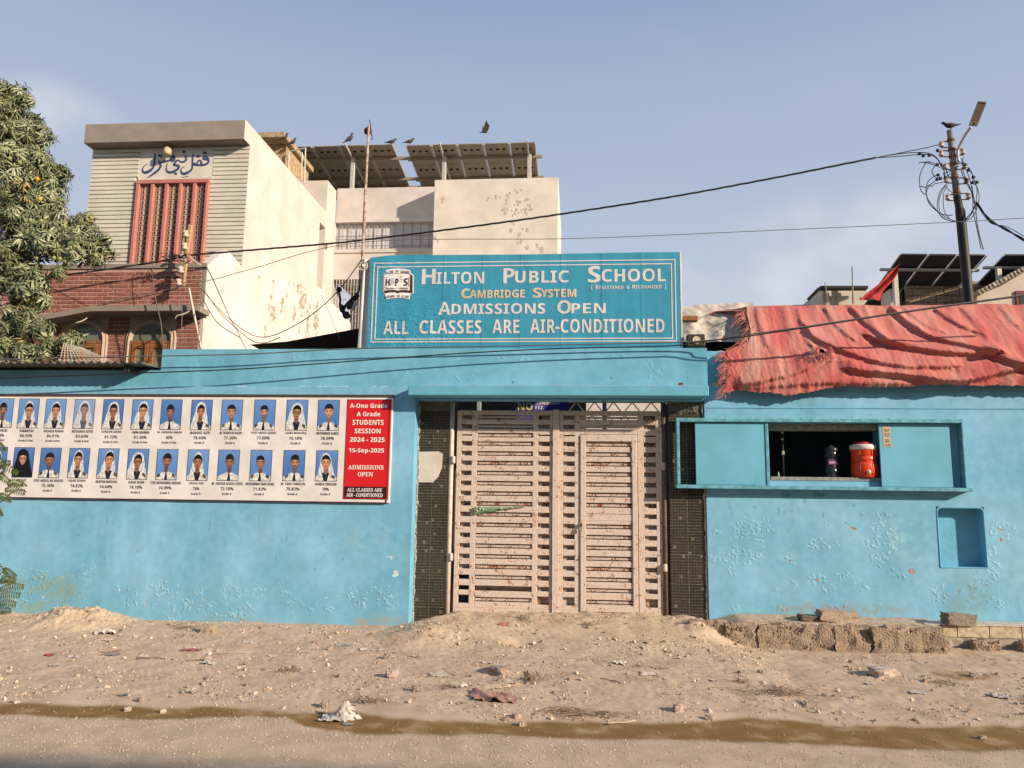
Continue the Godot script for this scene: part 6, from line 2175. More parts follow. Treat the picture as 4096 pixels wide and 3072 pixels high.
func build_right_houses() -> void:
	var z := -14.0
	# house with a solar roof over a concrete-block parapet
	var t := thing("block_house", "unplastered block house under a dark canopy of solar panels", "house", Vector3(11.5, 0, -16))
	var st := mb()
	var w0 := b4(905, 1355, z)
	var w1 := b4(1545, 1350, z)
	box(st, Vector3(w0.x, 0, z - 5), Vector3(w1.x, w0.y - 0.001, z - 0.06))
	obj("wall", st, mat(lin(0.30, 0.24, 0.17), 0.95, 1.0, 0.2), t)
	var bm := []
	for k in 3: bm.append(mat(lin(0.34 * [1.0, 0.9, 1.08][k], 0.27 * [1.0, 0.9, 1.08][k], 0.19 * [1.0, 0.9, 1.08][k]), 0.95, 1.0, 0.4, "worn"))
	var bl := []
	for k in 3:
		st = mb()
		bevel_box(st, Vector3(0.43, 0.20, 0.10), 0.008)
		bl.append(commit(st, bm[k]))
	rng.seed = 3
	for r in 6:
		var y := w0.y - 0.11 - r * 0.213
		var x := w0.x + (0.22 if r % 2 == 0 else 0.445)
		if r % 2: put("block", bl[rng.randi() % 3], t, Transform3D(Basis.from_scale(Vector3(0.48, 1, 1)), Vector3(w0.x + 0.11, y, z - 0.06)))
		while x < w1.x - 0.2:
			put("block", bl[rng.randi() % 3], t, Transform3D(Basis(), Vector3(x, y, z - 0.06 + rng.randf_range(-0.006, 0.006))))
			x += 0.445
	st = mb()
	bb(st, b4(895, 1500, z - 0.2), b4(905, 1355, z) + Vector3(0, 0, 0.06), 0.01)
	var cl := b4(805, 1480, z + 0.2)
	var ch := b4(868, 1405, z + 0.2)
	bb(st, Vector3(cl.x, cl.y - 1.0, z - 0.5), Vector3(ch.x, ch.y, z + 0.2), 0.01)
	obj("column", st, mat(lin(0.52, 0.47, 0.42), 0.9, 1.0, 0.1), t)
	# solar canopies
	for k in 2:
		var o := thing("solar_canopy", "dark solar canopy with the red cloth tied to it" if k == 0 else "dark solar canopy beyond the utility pole", "solar array", b4([1150, 1650][k], 1300, z), "solar canopies beyond the tarpaulin")
		var hi_l := b4([875, 1600][k], [1162, 1168][k], z + 1.5)
		var hi_r := b4([1480, 2300][k], [1168, 1168][k], z + 1.5)
		var lo_l := b4([600, 1420][k], [1478, 1310][k], z - 2.5)
		var d := Vector3(0, lo_l.y - hi_l.y, -4.0)
		if k == 0: d = Vector3(-0.2, -1.35, -4.2)
		else: d = Vector3(-0.1, -1.0, -3.5)
		var nc := 3
		st = mb()
		for i in nc:
			for j in 2:
				var a := hi_l.lerp(hi_r, (i + 0.03) / nc) + d * (j + 0.02) * 0.5
				var b := hi_l.lerp(hi_r, (i + 0.97) / nc) + d * (j + 0.02) * 0.5
				st = mb()
				var up := Vector3(0, 0.04, 0)
				quad(st, a, b, b + d * 0.47, a + d * 0.47, Vector3.DOWN)
				quad(st, a + up, b + up, b + d * 0.47 + up, a + d * 0.47 + up, Vector3.UP)
				quad(st, a, b, b + up, a + up, Vector3.BACK)
				quad(st, a, a + d * 0.47, a + d * 0.47 + up, a + up, Vector3.LEFT)
				quad(st, b, b + d * 0.47, b + d * 0.47 + up, b + up, Vector3.RIGHT)
				obj("solar_panel", st, plain(lin(0.03, 0.03, 0.035), 0.4), o)
		for f in [0.15, 0.5, 0.85]:
			st = mb()
			bar(st, hi_l + d * f - Vector3(0.3, 0.06, 0), hi_r + d * f - Vector3(-0.1, 0.06, 0), 0.07, 0.09)
			obj("beam", st, M.steel, o)
		for i in nc + 1:
			st = mb()
			var a := hi_l.lerp(hi_r, float(i) / nc) + Vector3(0, -0.02, 0)
			bar(st, a, a + d, 0.03, 0.03)
			obj("rail", st, M.galv, o)
		for f in [0.02, 0.86]:
			st = mb()
			var a := hi_l.lerp(hi_r, f) + d * 0.12
			bar(st, Vector3(a.x, 5.5, a.z), a + Vector3(0, -0.1, 0), 0.12, 0.12)
			obj("post", st, M.galv, o)
	# red cloth tied to the canopy
	st = mb(true)
	var g := []
	var n := FastNoiseLite.new()
	n.seed = 2
	for j in 21:
		var v := j / 20.0
		var row := []
		for i in 11:
			var u := i / 10.0
			var a := b4(lerpf(858, 600, v) - 8 * sin(v * 9.0), lerpf(1240, 1480, v), z + 1.3)
			var b := b4(lerpf(860, 735, v) + 10 * sin(v * 7.0), lerpf(1242, 1480, pow(v, 0.8)), z + 1.3)
			var p := a.lerp(b, u)
			p.z += 0.10 * sin(u * 7.0 + v * 4.0) + 0.1 * n.get_noise_2d(u * 90.0, v * 90.0)
			row.append(p)
		g.append(row)
	sheet(st, g, Vector3.BACK)
	meta(obj("red_cloth", st, mat(lin(0.48, 0.05, 0.045), 0.9, 1.0, 0.3)), "bright red cloth hanging slantwise from the solar canopy", "cloth")
	# low pale house with antennas
	var h := thing("pale_house", "low cream house with a dark roof edge behind the tarpaulin", "house", b4(450, 1480, -18))
	var h0 := b4(330, 1400, -18)
	var h1 := b4(640, 1400, -18)
	st = mb()
	box(st, Vector3(h0.x, 0, -24), Vector3(h1.x, h0.y, -18))
	box(st, Vector3(h0.x - 1.4, 0, -24), Vector3(h0.x, h0.y - 0.3, -19.2))
	obj("wall", st, mat(lin(0.50, 0.46, 0.38), 0.9, 0.5, 0.1), h)
	st = mb()
	var up := Vector3(0, 0.09, 0)
	var rp := [b4(310, 1402, -17.6), b4(640, 1402, -17.6), Vector3(h1.x, h0.y + 0.02, -23), Vector3(h0.x, h0.y + 0.02, -23), b4(228, 1485, -17.8)]
	bar(st, rp[0], rp[1], 0.10, 0.3)
	bar(st, rp[4], rp[0], 0.10, 0.3)
	obj("roof_edge", st, M.near_black, h)
	st = mb()
	for x in [370, 455]:
		var q := b4(x, 1440, -17.95)
		bb(st, q + Vector3(-0.1, -1.0, -0.05), q + Vector3(0.02, 0.25, 0.05), 0.01)
	obj("pier", st, mat(lin(0.45, 0.38, 0.28), 0.9, 1.0), h)
	for p in [[348, 1360, 372, 1480, 0.02], [539, 1252, 545, 1480, 0.035]]:
		st = mb(true)
		tube(st, [b4(p[2], p[3] + 30, -17), b4(p[0], p[1], -17)], p[4] * 0.7, 6)
		meta(obj("antenna_mast", st, mat(lin(0.30, 0.25, 0.2), 0.7, 2.0)), "short leaning rod above the pale house roof" if p[4] < 0.03 else "tall thin mast rising behind the tarpaulin", "mast", "rods above the low roofs")
	# gable with a tiled verge at the right edge
	var q := thing("gable_house", "cream gabled house with a row of roof tiles at its verge", "house", b4(1700, 1480, -12))
	var poly := PackedVector2Array()
	for p in [[1420, 1620], [1410, 1455], [1560, 1395], [1739, 1290], [1990, 1150], [2300, 1330], [2300, 1700]]:
		var v := b4(p[0], p[1], -12.0)
		poly.append(Vector2(v.x, v.y))
	poly.append(Vector2(poly[-1].x, 0))
	poly.append(Vector2(poly[0].x, 0))
	st = mb()
	slab(st, poly, 5.0, Transform3D(Basis(), Vector3(0, 0, -12)))
	obj("wall", st, mat(lin(0.55, 0.47, 0.38), 0.9, 0.6, 0.1), q)
	for k in 24:
		var f := k / 23.0
		var c := b4(lerpf(1415, 1990, f), lerpf(1445, 1140, f) - 6, -11.9)
		st = mb(true)
		tube(st, [c + Vector3(0, 0, 0.1), c + Vector3(0, 0, -0.5)], 0.075, 8)
		obj("roof_tile", st, mat(lin(0.42, 0.36, 0.28), 0.9, 2.0, 0.1, "worn"), q)
	st = mb()
	var s0 := b4(1680, 1480, -11.97)
	var s1 := b4(1800, 1420, -11.97)
	bb(st, Vector3(s0.x, s0.y - 0.7, -12.0), Vector3(s1.x, s1.y, -11.95), 0.01)
	var wn := obj("window_frame", st, mat(lin(0.14, 0.03, 0.03), 0.6, 2.0), q)
	st = mb()
	bb(st, Vector3(s0.x + 0.1, s0.y - 0.6, -11.95), Vector3(s1.x - 0.1, s1.y - 0.1, -11.94), 0.002)
	obj("pane", st, M.glass, wn)

# the house across the street, behind the camera: its roof edge shades the near road
func build_street_opposite() -> void:
	var t := thing("opposite_house", "flat-roofed cream house on the near side of the street", "house", Vector3(2, 0, 16))
	var st := mb()
	box(st, Vector3(-16, -0.05, 12.95), Vector3(30, 6.6, 21))
	obj("wall", st, mat(lin(0.48, 0.42, 0.34), 0.9, 0.5, 0.1), t)
	st = mb()
	box(st, Vector3(-16.1, 6.601, 12.85), Vector3(30.1, 6.95, 21.1))
	obj("parapet", st, mat(lin(0.44, 0.38, 0.31), 0.9, 0.5, 0.1), t)
	for k in 9:
		st = mb()
		bb(st, Vector3(-14 + k * 5.0, 1.2, 12.9), Vector3(-12.6 + k * 5.0, 2.5, 12.949), 0.004)
		var w := obj("window", st, M.glass, t)
		st = mb()
		bb(st, Vector3(-14.1 + k * 5.0, 1.1, 12.86), Vector3(-12.5 + k * 5.0, 1.19, 12.948), 0.004)
		obj("sill", st, M.concrete, w)
func c6(x: float, y: float, z: float) -> Vector3:
	return pz(3500 + x * 0.3135, 480 + y * 0.3135, z)
func bird(called: String, label: String, at: Vector3, face_dir: float, size: float, lean: float, flying := false, dark := 0.06) -> void:
	var st := mb(true)
	var d := Vector3(cos(face_dir), 0, -sin(face_dir))
	var s := size
	var up := Vector3.UP
	var body := at + up * 0.30 * s
	var spine := []
	var rad := []
	for p in [[-0.62, -0.02, 0.015], [-0.40, 0.03, 0.05], [-0.22, 0.08, 0.10], [-0.05, 0.12, 0.155], [0.10, 0.17, 0.16], [0.20, 0.25, 0.115], [0.25, 0.34, 0.08], [0.30, 0.42, 0.085], [0.36, 0.43, 0.06], [0.42, 0.40, 0.02], [0.48, 0.375, 0.006]]:
		var q := Vector2(p[0], p[1]).rotated(lean)
		spine.append(body + d * q.x * s + up * (q.y - 0.12) * s)
		rad.append(p[2] * s)
	tube(st, spine, rad, 10)
	var side := d.cross(up)
	if flying:
		for k in [-1, 1]:
			var w := [body + d * 0.14 * s + side * k * 0.08 * s, body + d * 0.30 * s + side * k * 0.40 * s + up * 0.42 * s, body - d * 0.10 * s + side * k * 0.62 * s + up * 0.85 * s, body - d * 0.22 * s + side * k * 0.36 * s + up * 0.35 * s, body - d * 0.18 * s + side * k * 0.08 * s]
			for e in range(1, 4):
				tri(st, w[0], w[e], w[e + 1], up)
				tri(st, w[0] - up * 0.015 * s, w[e] - up * 0.015 * s, w[e + 1] - up * 0.015 * s, -up)
	else:
		for k in [-1, 1]:
			tube(st, [body + side * k * 0.05 * s - up * 0.05 * s, at + side * k * 0.05 * s + d * 0.03 * s], 0.014 * s, 5)
	meta(obj(called, st, mat(lin(dark, dark * 0.92, dark * 0.98), 0.7, 6.0, 0.0, "worn")), label, "bird", "birds about the roofs")

func build_mast_and_pole() -> void:
	# flag mast behind the sign
	var z := -0.17
	var t := thing("flag_mast", "thin rusty white flag mast with a red disc at its top", "mast", Vector3(pz(1446, 1388, z).x, 3.43, z))
	var st := mb(true)
	tube(st, [pz(1444, 1392, z), pz(1450, 1040, z), pz(1462, 760, z), pz(1475, 505, z)], [0.024, 0.022, 0.019, 0.016], 8)
	var mm := mat(Color.WHITE, 0.6, 1.5, 0.0, "none")
	mm.albedo_texture = rusty_paint(Color(0.55, 0.50, 0.44), 0.36, 73, 512)
	obj("pole", st, mm, t)
	st = mb(true)
	var dc := r3(803, 143, z - 0.03)
	lathe(st, dc, [Vector2(0, 0.012), Vector2(0.052, 0.012), Vector2(0.056, 0), Vector2(0.052, -0.012), Vector2(0, -0.012)], 18, Basis(Vector3.RIGHT, PI / 2))
	obj("disc", st, plain(lin(0.10, 0.012, 0.012), 0.5), t)
	st = mb(true)
	tube(st, [r3(815, 66, z), r3(822, 130, z), r3(828, 175, z)], 0.007, 6)
	tube(st, [r3(832, 170, z), r3(832, 200, z), r3(822, 200, z)], 0.006, 6)
	obj("finial", st, plain(lin(0.14, 0.03, 0.03), 0.6), t)
	# wheel tied low on the mast
	var wc := r3(770, 1062, z + 0.08)
	var w := thing("pulley_wheel", "pale spoked pulley wheel tied at the sign's corner", "wheel", wc)
	st = mb(true)
	var ring := []
	for k in 25: ring.append(wc + Vector3(cos(TAU * k / 24.0), sin(TAU * k / 24.0), 0) * 0.053)
	tube(st, ring, 0.009, 6, false)
	obj("rim", st, mat(lin(0.5, 0.45, 0.38), 0.6, 3.0), w)
	st = mb(true)
	for k in 6:
		var d := Vector3(cos(TAU * k / 6.0), sin(TAU * k / 6.0), 0)
		tube(st, [wc + d * 0.01, wc + d * 0.05], 0.008, 5)
	obj("spokes", st, mat(lin(0.35, 0.3, 0.25), 0.6, 3.0), w)
	st = mb(true)
	lathe(st, wc, [Vector2(0, 0.03), Vector2(0.014, 0.028), Vector2(0.022, 0.012), Vector2(0.024, -0.01), Vector2(0, -0.01)], 12, Basis(Vector3.RIGHT, PI / 2))
	obj("hub", st, mat(lin(0.6, 0.56, 0.5), 0.5, 3.0), w)
	# dark bundle of cable boxes and rags hanging beside it
	var bt := thing("cable_bundle", "black rag and cable joint dangling beside the sign", "cable bundle", r3(690, 1310, -0.4))
	st = mb(true)
	var bp := []
	for p in [[745, 1090], [748, 1180], [735, 1250], [700, 1290], [650, 1340], [640, 1380], [655, 1415]]: bp.append(r3(p[0], p[1], -0.4))
	tube(st, curve(bp, 4), 0.012, 6)
	bp = []
	for p in [[600, 1225], [615, 1290], [612, 1330], [628, 1375], [650, 1330], [735, 1245]]: bp.append(r3(p[0], p[1], -0.4))
	tube(st, curve(bp, 4), 0.016, 6)
	obj("cables", st, M.wire, bt)
	st = mb(true)
	for p in [[655, 1395, 50, 60, 0.5], [690, 1330, 70, 40, 0.7], [607, 1222, 40, 34, 0.3], [628, 1350, 34, 60, 0.1], [720, 1275, 60, 36, 0.9]]:
		lump(st, Vector3(p[2], p[3], 40) * 0.0018, Transform3D(Basis(Vector3.BACK, p[4]), r3(p[0], p[1], -0.39)), 0.5, int(p[0]), 4, 0.1)
	obj("rag", st, mat(lin(0.03, 0.028, 0.028), 0.8, 4.0), bt)
	st = mb(true)
	tube(st, [r3(722, 1305, -0.36), r3(700, 1362, -0.36)], 0.022, 8)
	obj("joint", st, mat(lin(0.5, 0.48, 0.45), 0.5, 3.0), bt)

	# utility pole
	z = -4.0
	var pt := thing("utility_pole", "slim steel utility pole with insulators, black below its joint", "utility pole", Vector3(pz(3880, 1190, z).x + 0.45, 0, z))
	var top := b4(1220, 300, z)
	var joint := b4(1292, 855, z)
	var low := b4(1352, 1475, z)
	var foot := low + (low - joint).normalized() * (low.y + 0.1) / absf((low - joint).normalized().y)
	st = mb(true)
	tube(st, [top, b4(1270, 760, z)], [0.05, 0.056], 14)
	obj("upper_pole", st, mat(lin(0.24, 0.22, 0.20), 0.8, 1.5, 0.1, "worn"), pt)
	st = mb(true)
	tube(st, [b4(1270, 758, z), b4(1286, 838, z), b4(1293, 860, z), low, foot], [0.06, 0.062, 0.078, 0.08, 0.085], 14)
	obj("lower_pole", st, mat(lin(0.022, 0.021, 0.022), 0.55, 1.5, 0.0, "worn"), pt)
	# shackle insulators on U brackets
	st = mb(true)
	lathe(st, Vector3(0, -0.045, 0), [Vector2(0, 0), Vector2(0.03, 0), Vector2(0.042, 0.012), Vector2(0.042, 0.026), Vector2(0.026, 0.036), Vector2(0.024, 0.054), Vector2(0.042, 0.064), Vector2(0.042, 0.078), Vector2(0.03, 0.09), Vector2(0, 0.09)], 14)
	var ins := commit(st, M.porcelain)
	for p in [[1162, 398, 1], [1160, 462, 1], [1313, 450, -1], [1190, 552, 1], [1322, 548, -1], [1195, 645, 1], [1335, 650, -1], [1206, 768, 1], [1350, 760, -1]]:
		var c := b4(p[0], p[1], z + 0.02)
		st = mb()
		var f: float = (p[1] - 300.0) / 1175.0
		var ax := top.lerp(low, f).x
		for s in [-1, 1]:
			bar(st, c + Vector3(0, s * 0.055, 0), Vector3(ax, c.y + s * 0.055, z), 0.012, 0.03)
		bar(st, c + Vector3(0, -0.07, 0), c + Vector3(0, 0.07, 0), 0.012, 0.012)
		var br := obj("bracket", st, M.rust, pt)
		put("insulator", ins, br, Transform3D(Basis(), c))
	for y in [372, 440, 488, 545, 640, 745]:
		var f: float = (y - 300.0) / 1175.0
		st = mb(true)
		var c := top.lerp(low, f)
		tube(st, [c + Vector3(-0.0, -0.018, 0), c + Vector3(0, 0.018, 0)], 0.063, 14)
		obj("clamp", st, M.rust, pt)
	# street lamp on a bent arm
	var lt := thing("street_lamp", "flat LED street lamp on a bent pipe arm", "street lamp", b4(1275, 500, z))
	st = mb(true)
	tube(st, curve([b4(1284, 520, z + 0.07), b4(1276, 470, z + 0.07), b4(1282, 425, z + 0.08), b4(1330, 330, z + 0.25), b4(1368, 278, z + 0.40)], 5), 0.022, 10)
	obj("arm", st, mat(lin(0.6, 0.56, 0.56), 0.45, 2.0, 0.0, "worn"), lt)
	var l0 := b4(1382, 268, z + 0.44)
	var l1 := b4(1448, 100, z + 0.95)
	var yv := (l1 - l0).normalized()
	var xv := Vector3(0.90, -0.30, 0.1)
	xv = (xv - yv * xv.dot(yv)).normalized()
	var zv := xv.cross(yv)
	st = mb()
	bevel_box(st, Vector3(0.13, (l1 - l0).length(), 0.045), 0.02, Transform3D(Basis(xv, yv, zv), (l0 + l1) * 0.5))
	var hd := obj("head", st, mat(lin(0.20, 0.17, 0.16), 0.5, 2.0), lt)
	st = mb()
	var zs := signf((cam_pos - l0).dot(zv))
	bevel_box(st, Vector3(0.105, (l1 - l0).length() * 0.68, 0.01), 0.003, Transform3D(Basis(xv, yv, zv), l0.lerp(l1, 0.61) + zv * zs * 0.022))
	obj("lens", st, plain(lin(0.45, 0.42, 0.34), 0.25), hd)
	st = mb()
	bevel_box(st, Vector3(0.105, (l1 - l0).length() * 0.22, 0.012), 0.003, Transform3D(Basis(xv, yv, zv), l0.lerp(l1, 0.14) + zv * zs * 0.022))
	obj("driver_cover", st, plain(lin(0.6, 0.58, 0.48), 0.4), hd)
	st = mb(true)
	tube(st, [l0.lerp(l1, 0.14) + zv * zs * 0.024, l0.lerp(l1, 0.14) + zv * zs * 0.036], 0.016, 8)
	obj("sensor", st, M.dark, hd)
	# loose loops of cable round the pole head
	var wt := thing("wire_loops", "tangle of thin black wire loops round the utility pole head", "wires", b4(1250, 600, z))
	for l in [[[860, 545], [790, 565], [680, 530], [640, 560], [575, 700], [575, 860], [610, 930], [650, 950]], [[840, 610], [760, 575], [610, 540], [560, 550], [620, 535], [730, 545], [790, 570]], [[800, 760], [700, 830], [655, 930], [690, 1060], [800, 1170], [900, 1212], [990, 1215]], [[780, 700], [680, 780], [650, 900], [680, 1020], [760, 1120], [860, 1240], [960, 1288], [1040, 1298]], [[905, 820], [830, 920], [795, 1060], [810, 1180], [880, 1260], [980, 1290]], [[905, 830], [850, 920], [815, 1040], [830, 1170], [900, 1240], [1040, 1296]], [[930, 830], [880, 920], [870, 1050], [890, 1180], [960, 1270]], [[770, 580], [725, 650], [760, 720], [800, 745]], [[565, 855], [610, 845], [640, 865], [690, 830], [725, 850], [760, 815], [870, 795]], [[900, 850], [950, 900], [1010, 945]], [[1150, 1275], [1210, 1230], [1270, 1120], [1285, 1080]], [[1155, 1282], [1230, 1250], [1290, 1160], [1300, 1090]], [[1150, 1270], [1230, 1180], [1270, 1090]], [[1120, 640], [1160, 760], [1220, 880], [1250, 1010], [1290, 1090]], [[1180, 600], [1240, 680], [1255, 800], [1300, 850], [1330, 980], [1310, 1100]], [[1160, 620], [1210, 760], [1240, 900], [1280, 1060]], [[1200, 610], [1250, 720], [1300, 870], [1295, 1000], [1290, 1090]], [[1130, 480], [1110, 540], [1150, 580]], [[1100, 490], [1140, 560]], [[870, 580], [890, 700], [900, 790]], [[850, 560], [880, 640], [880, 760]], [[900, 620], [930, 700], [975, 760]], [[1100, 640], [1130, 740], [1180, 830], [1220, 900]], [[1250, 900], [1250, 1100], [1255, 1180], [1300, 1380], [1355, 1650]], [[1240, 850], [1245, 1000], [1280, 1100], [1300, 1300], [1340, 1500], [1385, 1655]], [[860, 690], [940, 660], [1010, 610], [1060, 580]], [[880, 730], [960, 690], [1030, 610], [1070, 590]]]:
		var pts := []
		for k in l.size():
			pts.append(c6(l[k][0], l[k][1], z + 0.09 + 0.05 * sin(k * 1.7 + l[0][0])))
		st = mb(true)
		tube(st, curve(pts, 4), 0.0075, 4, false)
		obj("wire_loop", st, M.wire, wt)
	for p in [[800, 388], [795, 568], [805, 702], [790, 755], [835, 745], [1150, 570], [1195, 640], [1255, 730], [1300, 795], [570, 430], [615, 455], [690, 452], [1245, 800], [1170, 760]]:
		st = mb(true)
		lump(st, Vector3(0.05, 0.05, 0.05), Transform3D(Basis(), c6(p[0], p[1], z + 0.1)), 0.5, int(p[0]), 3, 0.5)
		obj("clamp", st, M.wire, wt)
	# birds
	bird("perched_crow", "dark bird crouched on top of the utility pole", top + Vector3(0.03, 0.0, 0), PI, 0.30, -0.35, false, 0.03)
	var zf := -12.7
	bird("pigeon", "grey pigeon on the edge of the tan roof room", r3(238, 206, -10.2), 0.2, 0.30, 0.3)
	bird("pigeon", "grey pigeon half hidden behind the tan roof room", r3(292, 240, -10.4), 0.1, 0.30, 0.3)
	bird("pigeon", "grey pigeon leaning from a rafter end above the left solar array", r3(682, 222, -12.5), 0.3, 0.42, 0.45)
	bird("pigeon", "grey pigeon sitting at the right end of the left solar array", r3(960, 240, zf), 0.1, 0.36, -0.1)
	bird("pigeon", "grey pigeon sitting at the left end of the right solar array", r3(1085, 238, zf), 0.2, 0.36, 0.0)
	bird("flying_pigeon", "dark pigeon flying with raised wings above the solar arrays", r3(1600, 168, -9), 0.4, 0.27, 0.1, true, 0.05)

	# service bracket on the brick balcony
	z = -4.55
	var s := thing("service_bracket", "yellowed angle-iron post with white insulators before the brick balcony", "post", r2(930, 1600, z))
	st = mb()
	bar(st, r2(930, 1612, z), r2(998, 1080, z), 0.07, 0.05, 0.006)
	obj("angle_iron", st, mat(lin(0.48, 0.36, 0.17), 0.7, 2.0, 0.0, "worn"), s)
	st = mb()
	bar(st, r2(990, 1362, z + 0.03), r2(1085, 1425, z + 0.03), 0.04, 0.04)
	obj("brace", st, mat(lin(0.55, 0.48, 0.38), 0.7, 2.0, 0.0, "worn"), s)
	for p in [[955, 1160], [945, 1268], [930, 1365], [912, 1470], [896, 1578]]:
		put("insulator", ins, s, Transform3D(Basis(Vector3.BACK, 0.25) * Basis.from_scale(Vector3(1.5, 1.5, 1.5)), r2(p[0], p[1], z + 0.04)))
	st = mb(true)
	for k in 26:
		rng.seed = 500 + k
		var a := r2(rng.randf_range(770, 950), rng.randf_range(1340, 1395), z + 0.1)
		var pts := [a]
		for e in 4: pts.append(pts[-1] + Vector3(rng.randf_range(-0.08, 0.08), rng.randf_range(-0.06, 0.06), rng.randf_range(-0.03, 0.03)))
		tube(st, curve(pts, 3), 0.006, 4, false)
	obj("wire_tangle", st, M.wire, s)

func wire(label: String, pts: Array, r: float, m: Material, twist := 0, called := "overhead_wire") -> void:
	# pts: [u, v, z]
	var w := []
	for p in pts: w.append(pz(p[0], p[1], p[2]))
	var c := curve(w, 8)
	var st := mb(true)
	if twist == 0:
		tube(st, c, r, 5, false)
		meta(obj(called, st, m), label, "wire", "wires strung over the street front")
		return
	var len_ := 0.0
	var strands := []
	for s in twist: strands.append([])
	var fine := curve(c, 4)
	for i in fine.size():
		if i > 0: len_ += fine[i].distance_to(fine[i - 1])
		for s in twist:
			var a := len_ * TAU / 0.9 + TAU * s / twist
			strands[s].append(fine[i] + Vector3(0.25 * cos(a), sin(a), cos(a)) * r * 0.9)
	var t := thing(called, label, "wire", c[0], "wires strung over the street front")
	for s in twist:
		st = mb(true)
		tube(st, strands[s], r, 5, false)
		obj("strand", st, m, t)
func build_wires() -> void:
	wire("thick twisted black cable rising to the utility pole", [[763, 1020, -4.5], [1000, 1001, -4.5], [1324, 974, -4.4], [1452, 960, -4.4], [1717, 928, -4.3], [2000, 891, -4.2], [2300, 848, -4.2], [2700, 785, -4.1], [3100, 711, -4.1], [3346, 662, -4.0], [3501, 631, -4.0]], 0.0105, M.wire, 3, "twisted_cable")
	var fan := 0
	for p in [[[3501, 631, -4.0], [3600, 612, -4.0], [3696, 593, -4.0], [3760, 578, -3.95]], [[3490, 633, -4.0], [3600, 615, -4.0], [3690, 610, -4.0], [3740, 625, -3.95], [3768, 665, -3.9]], [[3490, 632, -4.0], [3600, 625, -4.0], [3700, 617, -4.0], [3745, 632, -3.95], [3772, 680, -3.9]]]:
		fan += 1
		wire(["straight strand from the twisted cable end to the uppermost insulator", "bowed strand from the cable end bending down beside the pole", "lowest bowed strand from the cable end down the pole"][fan - 1], p, 0.008, M.wire, 0, "cable_strand")
	wire("dark cable running behind the mango tree to the service bracket", [[-200, 1190, -4.2], [160, 1117, -4.4], [400, 1081, -4.5], [655, 1043, -4.5], [746, 1018, -4.5]], 0.011, M.wire, 2, "twisted_cable")
	wire("thin wire crossing the sky low beside the pole", [[393, 1217, -3.0], [827, 1124, -3.0], [1000, 1078, -3.0], [1447, 969, -3.0], [2300, 954, -3.0], [3100, 921, -3.0], [3845, 887, -3.0], [4096, 872, -3.0], [4400, 860, -3.0]], 0.006, M.wire_grey)
	wire("heavy drop cable sagging away from the pole to the right", [[3905, 810, -3.9], [3960, 880, -3.6], [4020, 915, -3.2], [4096, 960, -2.8], [4300, 1090, -2.0]], 0.012, M.wire, 2, "twisted_cable")
	wire("thin drop wire beside the heavy drop cable", [[3905, 815, -3.9], [3960, 890, -3.6], [4030, 908, -3.3], [4120, 960, -2.8]], 0.006, M.wire)
	wire("grey wire along the top of the blue wall", [[-150, 1442, 0.16], [0, 1438, 0.15], [500, 1427, 0.14], [1000, 1416, 0.14], [1400, 1395, 0.12], [1970, 1385, 0.10], [2748, 1367, 0.10], [2977, 1340, 0.25], [3238, 1304, 0.35], [3696, 1235, 0.4], [4096, 1179, 0.4], [4400, 1130, 0.4]], 0.008, M.wire_grey)
	wire("second wire just under the first on the blue wall", [[-150, 1518, 0.24], [0, 1513, 0.24], [500, 1494, 0.22], [1000, 1474, 0.20], [1716, 1422, 0.16], [2191, 1396, 0.14], [2666, 1384, 0.12], [2800, 1368, 0.16], [2977, 1347, 0.26], [3238, 1308, 0.36], [3696, 1238, 0.41], [4096, 1183, 0.41], [4400, 1135, 0.41]], 0.008, M.wire)
	wire("slack wire drooping across the white party wall", [[800, 1150, -4.4], [900, 1260, -4.0], [1000, 1335, -3.0], [1080, 1345, -2.0], [1200, 1290, -1.2], [1300, 1215, -0.8], [1380, 1130, -0.5], [1448, 1035, -0.2]], 0.007, M.wire_grey)
	wire("second slack wire below it on the party wall", [[805, 1140, -4.4], [880, 1250, -4.0], [990, 1350, -3.2], [1050, 1372, -2.5], [1120, 1350, -1.8]], 0.007, M.wire_grey)
	wire("fine wire dropping steeply over the party wall", [[1285, 1180, -1.0], [1310, 1235, -1.0], [1340, 1310, -1.0], [1358, 1350, -1.0]], 0.004, M.wire_grey)
	wire("loose wire hanging before the arched windows", [[612, 1140, -4.2], [630, 1230, -4.2], [645, 1300, -4.2], [653, 1392, -4.2]], 0.010, M.wire_grey)
	wire("loose wire hanging beside the right brick pier", [[718, 1150, -4.2], [728, 1240, -4.2], [722, 1380, -4.2]], 0.009, M.wire_grey)
	wire("tie wire from the bracket foot across the bricks", [[740, 1130, -4.45], [690, 1160, -4.5], [560, 1190, -4.6], [380, 1225, -4.6], [300, 1240, -4.5]], 0.008, M.wire)
	wire("bent guy wire beside the bracket", [[768, 1060, -4.4], [790, 1120, -4.3], [815, 1200, -4.2], [870, 1290, -3.6], [960, 1350, -3.0]], 0.008, M.wire_grey)
	wire("criss-cross wire over the balcony bricks", [[300, 1060, -4.4], [420, 1120, -4.4], [470, 1180, -4.5]], 0.006, M.wire)
	wire("thin wire looping from balcony coping to bricks", [[610, 1052, -4.5], [612, 1120, -4.5], [618, 1170, -4.5]], 0.006, M.wire_grey)
	# slim pale pipe leaning by the pier
	var st := mb(true)
	tube(st, [r4(1672, 450, -4.25), r4(1778, 985, -4.25)], 0.022, 8)
	meta(obj("leaning_pipe", st, mat(lin(0.60, 0.50, 0.42), 0.6, 2.0)), "thin pale pipe leaning in front of the brick pier", "pipe")
	for p in [[[1395, 600], [1388, 1405]], ]:
		pass
